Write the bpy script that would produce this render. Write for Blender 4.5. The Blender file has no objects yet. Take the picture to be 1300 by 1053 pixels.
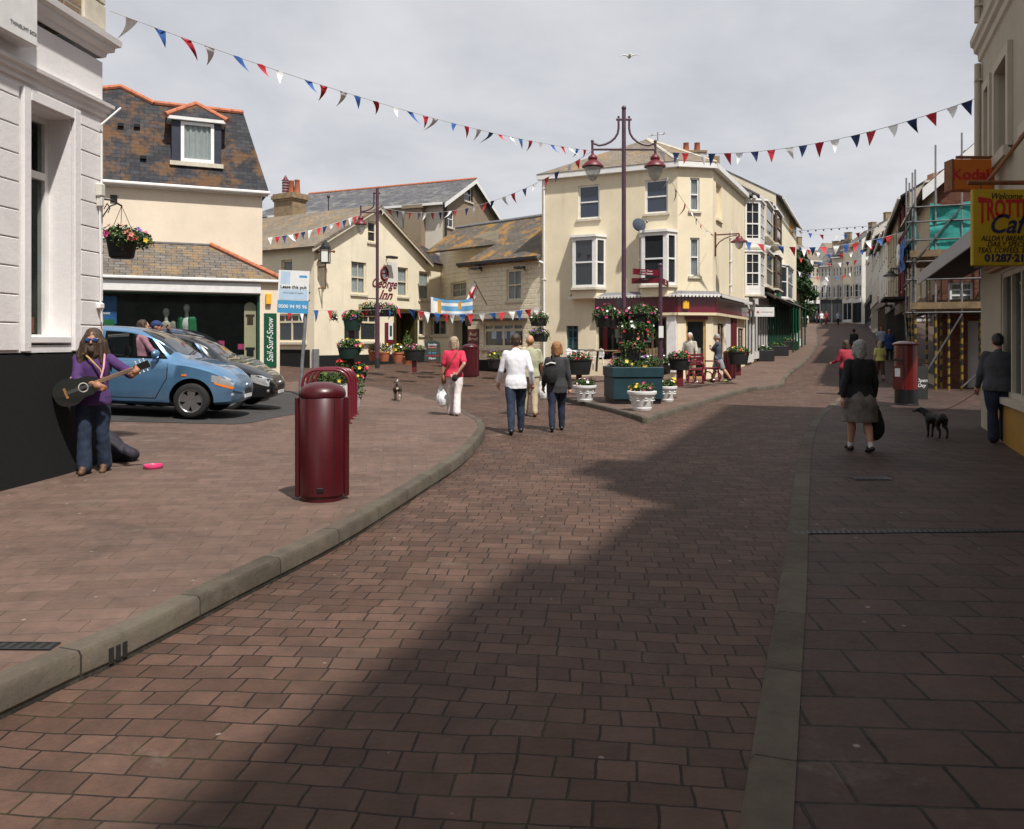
import bpy, bmesh, math, random
from mathutils import Vector, Matrix, noise
from mathutils.geometry import delaunay_2d_cdt, tessellate_polygon
R = math.radians
rnd = random.Random(7)
SC = bpy.context.scene
COL = SC.collection
V = Vector
H = 1.65            # camera height above the road
FPX, CX, HY = 1040.0, 650.0, 435.0   # focal length, principal column and horizon row measured on the photograph (1300 x 1053)

def smooth01(t):
    t = max(0.0, min(1.0, t)); return t*t*(3-2*t)
_ZP = [(-60,0),(9,0),(14,.05),(20,.11),(30,.20),(34,.42),(38,.55),(45,.76),(60,1.45),(80,2.6),(100,3.75),(112,4.3),(140,5.2),(400,9)]
def zg(y):
    for (a,za),(b,zb) in zip(_ZP,_ZP[1:]):
        if y<=b: return za+(zb-za)*(y-a)/(b-a)
    return _ZP[-1][1]
def G(x,y):
    l = .05*max(0.0,-x-2)*smooth01((y-9)/5)
    if y>14: l *= 1-.5*smooth01((y-14)/22)
    return zg(y)+l
def kx(px): return (px-CX)/FPX
def ground_at(px,py,off=0.0):
    k=(HY-py)/FPX
    lo,hi=1.5,300.0
    y=lo
    while y<hi:
        if H+k*y <= G(kx(px)*y,y)+off: break
        y+=.02
    return V((kx(px)*y,y,G(kx(px)*y,y)+off))
def at(px,py,Y): return V((kx(px)*Y,Y,H+(HY-py)/FPX*Y))

# ---------------------------------------------------------------- materials
MATS={}
def _nt(name):
    m=bpy.data.materials.new(name); m.use_nodes=True
    nt=m.node_tree; b=nt.nodes['Principled BSDF']; MATS[name]=m
    return m,nt,b
def rgb(c): return (c[0],c[1],c[2],1)
def N(nt,t,**kw):
    n=nt.nodes.new(t)
    for k,v in kw.items(): setattr(n,k,v)
    return n
def mixc(nt,fac,a,b,mode='MIX'):
    n=N(nt,'ShaderNodeMix',data_type='RGBA',blend_type=mode)
    for s,v in ((0,fac),(6,a),(7,b)):
        if hasattr(v,'is_linked') : nt.links.new(v,n.inputs[s])
        elif isinstance(v,(int,float)): n.inputs[s].default_value=v
        else: n.inputs[s].default_value=rgb(v)
    return n.outputs[2]
def noise_n(nt,scale,detail=4,rough=.6,coord=None,dist=0):
    n=N(nt,'ShaderNodeTexNoise'); n.inputs['Scale'].default_value=scale; n.inputs['Detail'].default_value=detail
    n.inputs['Roughness'].default_value=rough; n.inputs['Distortion'].default_value=dist
    if coord is not None: nt.links.new(coord,n.inputs['Vector'])
    return n.outputs['Fac']
def ramp(nt,src,p0,p1,c0=(0,0,0),c1=(1,1,1)):
    r=N(nt,'ShaderNodeValToRGB'); e=r.color_ramp.elements
    e[0].position=p0; e[1].position=p1; e[0].color=rgb(c0); e[1].color=rgb(c1)
    nt.links.new(src,r.inputs[0]); return r.outputs[0]
def bump(nt,b,h,strength=.3,dist=.02):
    n=N(nt,'ShaderNodeBump'); n.inputs['Strength'].default_value=strength; n.inputs['Distance'].default_value=dist
    nt.links.new(h,n.inputs['Height']); nt.links.new(n.outputs[0],b.inputs['Normal'])
def plain(name,c,rough=.6,var=.12,scale=6,metal=0,coat=0,bmp=0,spec=None,bscale=60,alpha=None):
    m,nt,b=_nt(name)
    geo=N(nt,'ShaderNodeTexCoord').outputs['Object']
    f=noise_n(nt,scale,4,.6,geo)
    lo=[x*(1-var) for x in c]; hi=[min(1,x*(1+var)) for x in c]
    nt.links.new(ramp(nt,f,.3,.7,lo,hi),b.inputs['Base Color'])
    b.inputs['Roughness'].default_value=rough; b.inputs['Metallic'].default_value=metal
    b.inputs['Coat Weight'].default_value=coat
    if spec is not None: b.inputs['Specular IOR Level'].default_value=spec
    if bmp: bump(nt,b,noise_n(nt,bscale,3,.6,geo),bmp,.01)
    return m
def wallmat(name,c,dirt=(.25,.2,.14),damt=.35,brick=0,rough=.85):
    "painted render: blotchy paint, vertical rain streaks, fine roughness"
    m,nt,b=_nt(name)
    tc=N(nt,'ShaderNodeTexCoord'); obj=tc.outputs['Object']
    mp=N(nt,'ShaderNodeMapping'); mp.inputs['Scale'].default_value=(1.3,1.3,.16); nt.links.new(obj,mp.inputs[0])
    st=noise_n(nt,1.6,5,.65,mp.outputs[0])
    bl=noise_n(nt,.7,6,.65,obj)
    col=mixc(nt,ramp(nt,bl,.3,.75),[x*.86 for x in c],[min(1,x*1.06) for x in c])
    mul=N(nt,'ShaderNodeMath',operation='MULTIPLY'); mul.inputs[1].default_value=damt
    nt.links.new(ramp(nt,st,.54,.86),mul.inputs[0])
    col=mixc(nt,mul.outputs[0],col,dirt)
    pt=N(nt,'ShaderNodeMath',operation='MULTIPLY'); pt.inputs[1].default_value=min(.5,damt*.9); nt.links.new(ramp(nt,noise_n(nt,.33,7,.72,obj,.5),.54,.64),pt.inputs[0]); col=mixc(nt,pt.outputs[0],col,[x*.80 for x in c])
    sp=ramp(nt,noise_n(nt,9,2,.5,obj),.70,.78)
    mu2=N(nt,'ShaderNodeMath',operation='MULTIPLY'); mu2.inputs[1].default_value=.25; nt.links.new(sp,mu2.inputs[0])
    col=mixc(nt,mu2.outputs[0],col,[x*.55 for x in c])
    nt.links.new(col,b.inputs['Base Color']); b.inputs['Roughness'].default_value=rough
    h=noise_n(nt,14,6,.7,obj)
    if brick:
        bt=N(nt,'ShaderNodeTexBrick'); nt.links.new(tc.outputs['UV'],bt.inputs['Vector'])
        bt.inputs['Scale'].default_value=1; bt.inputs['Brick Width'].default_value=.4; bt.inputs['Row Height'].default_value=.2
        bt.inputs['Mortar Size'].default_value=.02; bt.inputs['Mortar Smooth'].default_value=1
        a=N(nt,'ShaderNodeMath',operation='SUBTRACT'); nt.links.new(h,a.inputs[0]); nt.links.new(bt.outputs['Fac'],a.inputs[1])
        bump(nt,b,a.outputs[0],.7,.03)
    else: bump(nt,b,h,.25,.02)
    return m
def tilemat(name,c1,c2,mortar,w,h,msize=.008,lichen=None,lamt=.5,off=.5,rough=.75,bm=.5,dist=.0,uvrot=0,blot=.35,moss=None,spec=.3,wet=0,squash=None,fine=0,gum=0):
    "brick-texture surface in metres (UV): slates, setts, slabs, bricks"
    m,nt,b=_nt(name)
    tc=N(nt,'ShaderNodeTexCoord'); uv=tc.outputs['UV']; obj=tc.outputs['Object']
    vec=uv
    if dist or uvrot:
        mp=N(nt,'ShaderNodeMapping'); mp.inputs['Rotation'].default_value=(0,0,uvrot); nt.links.new(uv,mp.inputs[0]); vec=mp.outputs[0]
        if dist:
            nz=N(nt,'ShaderNodeTexNoise'); nz.inputs['Scale'].default_value=.55; nz.inputs['Detail'].default_value=2; nt.links.new(obj,nz.inputs['Vector'])
            sb=N(nt,'ShaderNodeVectorMath',operation='SUBTRACT'); sb.inputs[1].default_value=(.5,.5,.5); nt.links.new(nz.outputs['Color'],sb.inputs[0])
            sc=N(nt,'ShaderNodeVectorMath',operation='SCALE'); sc.inputs['Scale'].default_value=dist; nt.links.new(sb.outputs[0],sc.inputs[0])
            ad=N(nt,'ShaderNodeVectorMath',operation='ADD'); nt.links.new(vec,ad.inputs[0]); nt.links.new(sc.outputs[0],ad.inputs[1]); vec=ad.outputs[0]
    if fine:
        nz=N(nt,'ShaderNodeTexNoise'); nz.inputs['Scale'].default_value=4.5; nz.inputs['Detail'].default_value=4; nt.links.new(obj,nz.inputs['Vector'])
        sb=N(nt,'ShaderNodeVectorMath',operation='SUBTRACT'); sb.inputs[1].default_value=(.5,.5,.5); nt.links.new(nz.outputs['Color'],sb.inputs[0])
        sc=N(nt,'ShaderNodeVectorMath',operation='SCALE'); sc.inputs['Scale'].default_value=fine*2; nt.links.new(sb.outputs[0],sc.inputs[0])
        ad=N(nt,'ShaderNodeVectorMath',operation='ADD'); nt.links.new(vec,ad.inputs[0]); nt.links.new(sc.outputs[0],ad.inputs[1]); vec=ad.outputs[0]
    bt=N(nt,'ShaderNodeTexBrick'); nt.links.new(vec,bt.inputs['Vector'])
    if squash: bt.squash,bt.squash_frequency=squash
    bt.offset=off; bt.inputs['Scale'].default_value=1; bt.inputs['Brick Width'].default_value=w; bt.inputs['Row Height'].default_value=h
    bt.inputs['Mortar Size'].default_value=msize; bt.inputs['Mortar Smooth'].default_value=.5; bt.inputs['Bias'].default_value=0
    bt.inputs['Color1'].default_value=rgb(c1); bt.inputs['Color2'].default_value=rgb(c2)
    mcol=mortar
    if moss is not None: mcol=mixc(nt,ramp(nt,noise_n(nt,2.2,4,.6,obj),.5,.62),mortar,moss)
    if hasattr(mcol,'is_linked'): nt.links.new(mcol,bt.inputs['Mortar'])
    else: bt.inputs['Mortar'].default_value=rgb(mcol)
    f=noise_n(nt,.8,6,.65,obj); g=noise_n(nt,30,4,.7,obj)
    col=mixc(nt,blot,bt.outputs['Color'],ramp(nt,f,.3,.7,(.35,.35,.35),(1,1,1)),'MULTIPLY')
    col=mixc(nt,.35,col,ramp(nt,g,.3,.7,(.5,.5,.5),(1.0,1.0,1.0)),'MULTIPLY')
    col=mixc(nt,.45,col,ramp(nt,noise_n(nt,6.5,3,.6,obj),.32,.68,(.55,.55,.56),(1.15,1.1,1.08)),'MULTIPLY')
    if lichen is not None:
        l=ramp(nt,noise_n(nt,1.3,8,.75,obj),.5,.6); mu=N(nt,'ShaderNodeMath',operation='MULTIPLY'); mu.inputs[1].default_value=lamt; nt.links.new(l,mu.inputs[0])
        col=mixc(nt,mu.outputs[0],col,lichen)
    if gum:
        # trodden chewing gum, pale drips and dark oily patches
        vo=N(nt,'ShaderNodeTexVoronoi'); vo.inputs['Scale'].default_value=gum; nt.links.new(obj,vo.inputs['Vector'])
        mu=N(nt,'ShaderNodeMath',operation='MULTIPLY'); nt.links.new(ramp(nt,vo.outputs['Distance'],.07,.095,(1,1,1),(0,0,0)),mu.inputs[0]); nt.links.new(ramp(nt,noise_n(nt,5.3,2,.5,obj),.56,.60),mu.inputs[1])
        mu3=N(nt,'ShaderNodeMath',operation='MULTIPLY'); mu3.inputs[1].default_value=.55; nt.links.new(mu.outputs[0],mu3.inputs[0]); col=mixc(nt,mu3.outputs[0],col,(.36,.33,.30))
        mu4=N(nt,'ShaderNodeMath',operation='MULTIPLY'); mu4.inputs[1].default_value=.55; nt.links.new(ramp(nt,noise_n(nt,.55,6,.7,obj,.6),.56,.72),mu4.inputs[0]); col=mixc(nt,mu4.outputs[0],col,(.035,.028,.024))
        mu5=N(nt,'ShaderNodeMath',operation='MULTIPLY'); mu5.inputs[1].default_value=.30; nt.links.new(ramp(nt,noise_n(nt,1.1,7,.75,obj,.3),.60,.74),mu5.inputs[0]); col=mixc(nt,mu5.outputs[0],col,(.26,.215,.18))
    nt.links.new(col,b.inputs['Base Color']); b.inputs['Specular IOR Level'].default_value=spec
    rr=ramp(nt,g,.2,.8,(rough-.12,)*3,(min(1,rough+.12),)*3); nt.links.new(rr,b.inputs['Roughness'])
    s=N(nt,'ShaderNodeMath',operation='MULTIPLY_ADD'); nt.links.new(bt.outputs['Fac'],s.inputs[0]); s.inputs[1].default_value=-1
    g2=N(nt,'ShaderNodeMath',operation='MULTIPLY'); g2.inputs[1].default_value=.5; nt.links.new(g,g2.inputs[0]); nt.links.new(g2.outputs[0],s.inputs[2])
    bump(nt,b,s.outputs[0],bm,.02)
    return m
def glassmat(name,tint=(.02,.025,.03),trans=0.0,rough=.03):
    m,nt,b=_nt(name)
    tc=N(nt,'ShaderNodeTexCoord').outputs['Object']
    b.inputs['Base Color'].default_value=rgb(tint); b.inputs['Roughness'].default_value=rough; b.inputs['Specular IOR Level'].default_value=.7
    bump(nt,b,noise_n(nt,1.5,2,.5,tc),.05,.02)
    if trans:
        t=N(nt,'ShaderNodeBsdfTransparent'); t.inputs[0].default_value=(.9,.93,.92,1)
        lw=N(nt,'ShaderNodeLayerWeight'); lw.inputs[0].default_value=.5; fr=N(nt,'ShaderNodeMath',operation='POWER'); nt.links.new(lw.outputs['Facing'],fr.inputs[0]); fr.inputs[1].default_value=4.0
        mth=N(nt,'ShaderNodeMath',operation='ADD',use_clamp=True); mth.inputs[1].default_value=1-trans+.03; nt.links.new(fr.outputs[0],mth.inputs[0])
        mx=N(nt,'ShaderNodeMixShader'); nt.links.new(mth.outputs[0],mx.inputs[0]); nt.links.new(t.outputs[0],mx.inputs[1]); nt.links.new(b.outputs[0],mx.inputs[2])
        nt.links.new(mx.outputs[0],nt.nodes['Material Output'].inputs[0])
    return m
M=MATS

# ---------------------------------------------------------------- objects
WL={}
def tag(o,label=None,cat=None,group=None,kind=None):
    if label: o['label']=label
    if cat: o['category']=cat
    if group: o['group']=group
    if kind: o['kind']=kind
    return o
def thing(name,label,cat,loc=(0,0,0),group=None):
    o=bpy.data.objects.new(name,None); o.empty_display_size=.2; COL.objects.link(o); o.location=loc; WL[o.name]=V(loc)
    return tag(o,label,cat,group)
def link(name,me,parent=None,loc=None):
    o=bpy.data.objects.new(name,me); COL.objects.link(o)
    return o
def auto_uv(bm):
    uvl=bm.loops.layers.uv.new('UVMap'); bm.normal_update()
    for f in bm.faces:
        n=f.normal
        if abs(n.z)>.97: t=V((1,0,0)); b=V((0,1,0))
        else:
            t=V((0,0,1)).cross(n)
            if t.length<1e-6: t=V((1,0,0))
            t.normalize(); b=n.cross(t)
        for l in f.loops: l[uvl].uv=(l.vert.co.dot(t),l.vert.co.dot(b))
class MB:
    def __init__(s,T=None): s.v=[];s.f=[];s.m=[];s.T=T or Matrix.Identity(4)
    def add(s,vs,fs,mi=0):
        o=len(s.v); T=s.T
        s.v+= [T@V(p) for p in vs]; s.f+=[[i+o for i in f] for f in fs]; s.m+=[mi]*len(fs); return s
    def quad(s,a,b,c,d,mi=0): return s.add([a,b,c,d],[[0,1,2,3]],mi)
    def poly(s,pts,mi=0): return s.add(pts,[list(range(len(pts)))],mi)
    def box(s,x0,x1,y0,y1,z0,z1,mi=0,bev=0):
        if x0>x1:x0,x1=x1,x0
        if y0>y1:y0,y1=y1,y0
        if z0>z1:z0,z1=z1,z0
        if bev and min(x1-x0,y1-y0,z1-z0)>2.2*bev:
            b=bev; vs=[]
            for z,i in ((z0,b),(z0+b,0),(z1-b,0),(z1,b)):
                if i==0: 
                    vs+=[(x0+b,y0,z),(x1-b,y0,z),(x1,y0+b,z),(x1,y1-b,z),(x1-b,y1,z),(x0+b,y1,z),(x0,y1-b,z),(x0,y0+b,z)]
                else:
                    vs+=[(x0+b,y0+b,z),(x1-b,y0+b,z),(x1-b,y0+b,z),(x1-b,y1-b,z),(x1-b,y1-b,z),(x0+b,y1-b,z),(x0+b,y1-b,z),(x0+b,y0+b,z)]
            fs=[list(range(7,-1,-1)),list(range(24,32))]
            for r in range(3):
                for i in range(8):
                    j=(i+1)%8; fs.append([r*8+i,r*8+j,r*8+8+j,r*8+8+i])
            return s.add(vs,fs,mi)
        return s.add([(x0,y0,z0),(x1,y0,z0),(x1,y1,z0),(x0,y1,z0),(x0,y0,z1),(x1,y0,z1),(x1,y1,z1),(x0,y1,z1)],
            [[3,2,1,0],[4,5,6,7],[0,1,5,4],[1,2,6,5],[2,3,7,6],[3,0,4,7]],mi)
    def prism(s,pts,ax,h0,h1,mi=0):
        "pts 2-D outline; ax 'z' -> (x,y) extruded in z; 'y' -> (x,z) extruded in y; 'x' -> (y,z) extruded in x"
        def P(p,h): return (p[0],p[1],h) if ax=='z' else ((p[0],h,p[1]) if ax=='y' else (h,p[0],p[1]))
        n=len(pts); vs=[P(p,h0) for p in pts]+[P(p,h1) for p in pts]
        fs=[list(range(n-1,-1,-1)),list(range(n,2*n))]+[[i,(i+1)%n,n+(i+1)%n,n+i] for i in range(n)]
        return s.add(vs,fs,mi)
    def cyl(s,p0,p1,r0,r1=None,n=12,mi=0,cap=True):
        p0=V(p0);p1=V(p1); r1=r0 if r1 is None else r1
        d=p1-p0
        if d.length<1e-9: return s
        q=d.to_track_quat('Z','Y').to_matrix()
        vs=[]
        for p,r in ((p0,r0),(p1,r1)):
            for i in range(n):
                a=2*math.pi*i/n; vs.append(p+q@V((r*math.cos(a),r*math.sin(a),0)))
        fs=[[i,(i+1)%n,n+(i+1)%n,n+i] for i in range(n)]
        if cap: fs+=[list(range(n-1,-1,-1)),list(range(n,2*n))]
        return s.add(vs,fs,mi)
    def tube(s,pts,r,n=8,mi=0,closed=False,cap=True):
        pts=[V(p) for p in pts]; m=len(pts); rs=r if isinstance(r,(list,tuple)) else [r]*m
        vs=[]; up=None
        for i,p in enumerate(pts):
            a=pts[(i-1)%m] if (closed or i>0) else p; b=pts[(i+1)%m] if (closed or i<m-1) else p
            t=(b-a)
            if t.length<1e-9: t=V((0,0,1))
            t.normalize()
            if up is None:
                up=t.orthogonal().normalized()
            else:
                up=up-t*up.dot(t)
                up=up.normalized() if up.length>1e-6 else t.orthogonal().normalized()
            w=t.cross(up)
            for k in range(n):
                an=2*math.pi*k/n; vs.append(p+rs[i]*(math.cos(an)*up+math.sin(an)*w))
        fs=[]
        for i in range(m if closed else m-1):
            j=(i+1)%m
            for k in range(n):
                l=(k+1)%n; fs.append([i*n+k,i*n+l,j*n+l,j*n+k])
        if cap and not closed: fs+=[list(range(n-1,-1,-1)),[(m-1)*n+k for k in range(n)]]
        return s.add(vs,fs,mi)
    def lathe(s,prof,n=24,c=(0,0,0),mi=0,sx=1,sy=1,caps=True):
        vs=[];fs=[]
        for r,z in prof:
            for i in range(n):
                a=2*math.pi*i/n; vs.append((c[0]+sx*r*math.cos(a),c[1]+sy*r*math.sin(a),c[2]+z))
        for j in range(len(prof)-1):
            for i in range(n):
                k=(i+1)%n; fs.append([j*n+i,j*n+k,j*n+n+k,j*n+n+i])
        if caps and prof[0][0]>1e-4: fs.append(list(range(n-1,-1,-1)))
        if caps and prof[-1][0]>1e-4: fs.append([(len(prof)-1)*n+i for i in range(n)])
        return s.add(vs,fs,mi)
    def ball(s,c,r,nu=12,nv=8,mi=0,M3=None):
        c=V(c); r=V((r,r,r)) if isinstance(r,(int,float)) else V(r)
        vs=[];fs=[]
        for j in range(nv+1):
            t=math.pi*j/nv
            for i in range(nu):
                a=2*math.pi*i/nu; p=V((r.x*math.sin(t)*math.cos(a),r.y*math.sin(t)*math.sin(a),-r.z*math.cos(t)))
                if M3: p=M3@p
                vs.append(c+p)
        for j in range(nv):
            for i in range(nu):
                k=(i+1)%nu; fs.append([j*nu+i,j*nu+k,j*nu+nu+k,j*nu+nu+i])
        return s.add(vs,fs,mi)
    def wall(s,s0,s1,z0,z1,ops=(),y=0,rev=.12,mi=0,mrev=None):
        "front wall face in the local x-z plane with rectangular openings and their reveals"
        mrev=mi if mrev is None else mrev
        xs=sorted(set([s0,s1]+[v for o in ops for v in (o[0],o[1]) if s0<v<s1]))
        zs=sorted(set([z0,z1]+[v for o in ops for v in (o[2],o[3]) if z0<v<z1]))
        for a,b in zip(xs,xs[1:]):
            for c,d in zip(zs,zs[1:]):
                mx,mz=(a+b)/2,(c+d)/2
                if any(o[0]<mx<o[1] and o[2]<mz<o[3] for o in ops): continue
                s.quad((a,y,c),(b,y,c),(b,y,d),(a,y,d),mi)
        for o in ops:
            a,b,c,d=o[:4]; r=rev
            s.quad((a,y,c),(a,y,d),(a,y+r,d),(a,y+r,c),mrev); s.quad((b,y,d),(b,y,c),(b,y+r,c),(b,y+r,d),mrev)
            s.quad((a,y,d),(b,y,d),(b,y+r,d),(a,y+r,d),mrev); s.quad((b,y,c),(a,y,c),(a,y+r,c),(b,y+r,c),mrev)
        return s
    def mesh(s,name,mats,smooth=False,origin=V((0,0,0)),weld=False,uvf=None):
        bm=bmesh.new(); vv=[bm.verts.new(p) for p in s.v]
        for f,mi in zip(s.f,s.m):
            ids=[]
            for i in f:
                if i not in ids: ids.append(i)
            if len(ids)<3: continue
            try: fc=bm.faces.new([vv[i] for i in ids])
            except ValueError: continue
            fc.material_index=mi; fc.smooth=bool(smooth)
        if weld: bmesh.ops.remove_doubles(bm,verts=bm.verts,dist=weld)
        if smooth is not True and smooth:
            bm.normal_update()
            for e in bm.edges:
                if len(e.link_faces)==2 and e.calc_face_angle(0)>R(smooth): e.smooth=False
        elif smooth is True:
            bm.normal_update()
            for e in bm.edges:
                if len(e.link_faces)==2 and e.calc_face_angle(0)>R(50): e.smooth=False
        if uvf:
            uvl=bm.loops.layers.uv.new('UVMap')
            for f in bm.faces:
                for l in f.loops: l[uvl].uv=uvf(l.vert.co)
        else: auto_uv(bm)
        for v in bm.verts: v.co-=origin
        me=bpy.data.meshes.new(name); bm.to_mesh(me); bm.free()
        for m in (mats if isinstance(mats,(list,tuple)) else [mats]): me.materials.append(M[m] if isinstance(m,str) else m)
        return me
    def build(s,name,mats,parent=None,smooth=False,label=None,cat=None,group=None,kind=None,weld=False,uvf=None,base=False):
        if not s.v: return None
        lo=V([min(p[i] for p in s.v) for i in range(3)]); hi=V([max(p[i] for p in s.v) for i in range(3)])
        c=(lo+hi)/2
        if base: c.z=lo.z
        if kind=='structure': c=V((0,0,0))
        me=s.mesh(name,mats,smooth,c,weld,uvf)
        o=bpy.data.objects.new(name,me); COL.objects.link(o)
        if parent is not None: o.parent=parent; o.location=c-WL[parent.name]
        else: o.location=c
        WL[o.name]=c
        return tag(o,label,cat,group,kind)
def kids(o): return [c for c in bpy.data.objects if c.parent==o]
CH={}
def copy_tree(o,loc=None,rz=None,scale=None,label=None,parent=None,group=None):
    c=o.copy(); COL.objects.link(c)
    if parent: c.parent=parent
    for ch in list(o.children): copy_tree(ch,parent=c)
    if loc is not None: c.location=loc; WL[c.name]=V(loc)
    if rz is not None: c.rotation_euler=(0,0,rz)
    if scale: c.scale=(scale,)*3
    if label: c['label']=label
    if group: c['group']=group
    return c
TQ=[]
def lettering(txt,mtx,size,mat,parent,shear=0,bold=0,sx=1,align='CENTER',depth=.004,spacing=1.0,arc=None,name='lettering',fit=None):
    "mtx maps text plane (x right, y up, z out of the sign) to the world; meshes are made together in run_text()"
    TQ.append((txt,mtx,size,mat,parent,shear,bold,sx,align,depth,spacing,arc,name,fit))
def run_text():
    tmp=[]
    for txt,mtx,size,mat,parent,shear,bold,sx,align,depth,spacing,arc,name,fit in TQ:
        cu=bpy.data.curves.new('lettering','FONT'); cu.body=txt; cu.size=size; cu.extrude=depth; cu.shear=shear; cu.offset=bold
        cu.align_x=align; cu.align_y='CENTER'; cu.space_character=spacing; cu.resolution_u=3
        o=bpy.data.objects.new('tmp_lettering',cu); COL.objects.link(o); tmp.append(o)
    bpy.context.view_layer.update(); dg=bpy.context.evaluated_depsgraph_get()
    ms=[bpy.data.meshes.new_from_object(o.evaluated_get(dg)) for o in tmp]
    for o in tmp:
        cu=o.data; bpy.data.objects.remove(o); bpy.data.curves.remove(cu)
    for me,(txt,mtx,size,mat,parent,shear,bold,sx,align,depth,spacing,arc,name,fit) in zip(ms,TQ):
        mb=MB()
        if fit: w_=[v.co.x for v in me.vertices]; sx=fit/(max(w_)-min(w_))
        for v in me.vertices:
            x,y,z=v.co
            x*=sx
            if arc: x,y=arc(x,y)
            mb.v.append(mtx@V((x,y,z)))
        for p in me.polygons: mb.f.append(list(p.vertices)); mb.m.append(0)
        bpy.data.meshes.remove(me); mb.build(name,mat,parent)
    TQ.clear()
class Facade:
    "vertical plane through ground point p0 running along d; local x along, y into the building, z up (absolute height)"
    def __init__(s,p0,d,flip=False):
        s.p=V((p0[0],p0[1],0)); s.d=V((d[0],d[1],0)).normalized()
        n=V((-s.d.y,s.d.x,0))            # left of the direction
        s.n=n
        s.T=Matrix(((s.d.x,n.x,0,s.p.x),(s.d.y,n.y,0,s.p.y),(0,0,1,0),(0,0,0,1)))
    def s_at(s,px,off=0):
        k=kx(px); p=s.p+s.n*off
        return (k*p.y-p.x)/(s.d.x-k*s.d.y)
    def z_at(s,px,py,off=0):
        t=s.s_at(px,off); y=(s.p+s.n*off+s.d*t).y
        return H+(HY-py)/FPX*y
    def sz(s,px,py,off=0): return s.s_at(px,off),s.z_at(px,py,off)
    def rect(s,x0,y0,x1,y1,off=0):
        "pixel rectangle (photo) -> s0,s1,z0,z1 on this plane"
        a,b=s.s_at(x0,off),s.s_at(x1,off); xm=(x0+x1)/2
        z1=s.z_at(xm,y0,off); z0=s.z_at(xm,y1,off)
        return (min(a,b),max(a,b),z0,z1)
    def W(s,x,y,z): return s.T@V((x,y,z))
    def sign(s,x,y,z): return Matrix.Translation(s.W(x,y,z))@Matrix(((s.d.x,0,-s.n.x,0),(s.d.y,0,-s.n.y,0),(0,1,0,0),(0,0,0,1)))
SUN_E,SKY_D,SKY_L,EXPO=5.0,.56,.74,0.15

# ---------------------------------------------------------------- palette
wallmat('white_render',(.79,.76,.755),damt=.14); wallmat('cream_pub',(.80,.72,.55),damt=.34); wallmat('cream_shop',(.78,.68,.49),damt=.42)
wallmat('pink_cream',(.76,.65,.51),damt=.10); wallmat('cream_brick',(.82,.73,.54),damt=.3,brick=1); wallmat('tan_render',(.26,.20,.14),(.08,.07,.06),.5)
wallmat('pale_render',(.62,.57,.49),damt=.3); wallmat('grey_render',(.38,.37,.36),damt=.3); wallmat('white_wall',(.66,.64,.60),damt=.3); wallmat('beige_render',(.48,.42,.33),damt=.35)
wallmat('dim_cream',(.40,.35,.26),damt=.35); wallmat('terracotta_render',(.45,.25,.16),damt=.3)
wallmat('plinth_black',(.003,.003,.0035),(.020,.018,.016),.4,rough=.95); plain('black_gloss',(.008,.008,.009),.35,.2); plain('stone_trim',(.55,.50,.40),.8,.15,bmp=.3)
plain('white_wood',(.72,.71,.69),.45,.08); plain('cream_wood',(.66,.58,.42),.5,.1); plain('brown_wood',(.10,.055,.03),.55,.25); plain('pvc',(.78,.78,.77),.3,.05)
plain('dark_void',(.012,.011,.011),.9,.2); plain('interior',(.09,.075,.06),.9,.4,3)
plain('maroon',(.13,.006,.018),.28,.12,coat=.4); plain('maroon_paint',(.12,.012,.02),.45,.15); plain('bin_red',(.055,.0025,.006),.36,.16,coat=.12,bmp=.06,bscale=5); plain('bin_seam',(.02,.002,.003),.5,.1)
plain('post_plum',(.075,.035,.055),.45,.25); plain('teal_paint',(.008,.036,.047),.5,.25,3); plain('teal_door',(.03,.12,.15),.5,.15); plain('green_box',(.008,.03,.022),.5,.2); plain('shop_green',(.006,.07,.035),.4,.1); plain('tub_black',(.012,.013,.013),.55,.3)
plain('white_plastic',(.72,.72,.71),.4,.08,bmp=.15); plain('steel',(.42,.43,.45),.35,.1,metal=.8); plain('galv',(.24,.24,.25),.55,.25,metal=.5); plain('scaffold_tube',(.10,.10,.105),.6,.4,4,metal=.3); plain('lead',(.16,.16,.17),.7,.2); plain('rust',(.20,.08,.03),.8,.35); plain('iron',(.02,.02,.022),.5,.2)
plain('dormer_navy',(.022,.026,.045),.5,.2); plain('postbox_red',(.11,.006,.006),.3,.12,coat=.35); plain('orange_sign',(.50,.13,.010),.45,.06); plain('yellow_sign',(.42,.29,.010),.5,.06); plain('yellow_box',(.75,.42,.04),.5,.08); plain('yellow_tape',(.20,.13,.010),.5,.15)
plain('navy_ink',(.01,.02,.07),.5,.1); plain('red_ink',(.42,.012,.016),.5,.1); plain('black_ink',(.012,.012,.012),.5,.1); plain('white_ink',(.75,.75,.74),.5,.05); plain('grey_ink',(.18,.19,.2),.6,.05); plain('blue_sign',(.06,.30,.55),.45,.08); plain('pale_blue',(.45,.58,.72),.5,.08); plain('cream_ink',(.7,.6,.4),.5,.05)
plain('mesh_teal',(.02,.26,.23),.7,.3,8,bmp=.5); plain('plank',(.17,.115,.06),.8,.3,5); plain('ochre_panel',(.35,.18,.02),.5,.1); plain('chalk_black',(.015,.017,.018),.7,.3)
plain('red_cloth',(.50,.02,.035),.8,.12); plain('navy_cloth',(.012,.03,.11),.8,.12); plain('blue_cloth',(.03,.11,.36),.8,.12); plain('white_cloth',(.78,.78,.77),.8,.06); plain('cord_white',(.5,.5,.5),.7,.1); plain('gold_cloth',(.55,.30,.05),.8,.1)
plain('skin',(.46,.25,.17),.55,.12,20,spec=.35); plain('skin_tan',(.36,.17,.10),.55,.12,20,spec=.35); plain('lips',(.30,.10,.09),.5,.1); plain('eye_white',(.6,.58,.55),.3,.05); plain('eye_dark',(.02,.014,.01),.2,.1)
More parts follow.
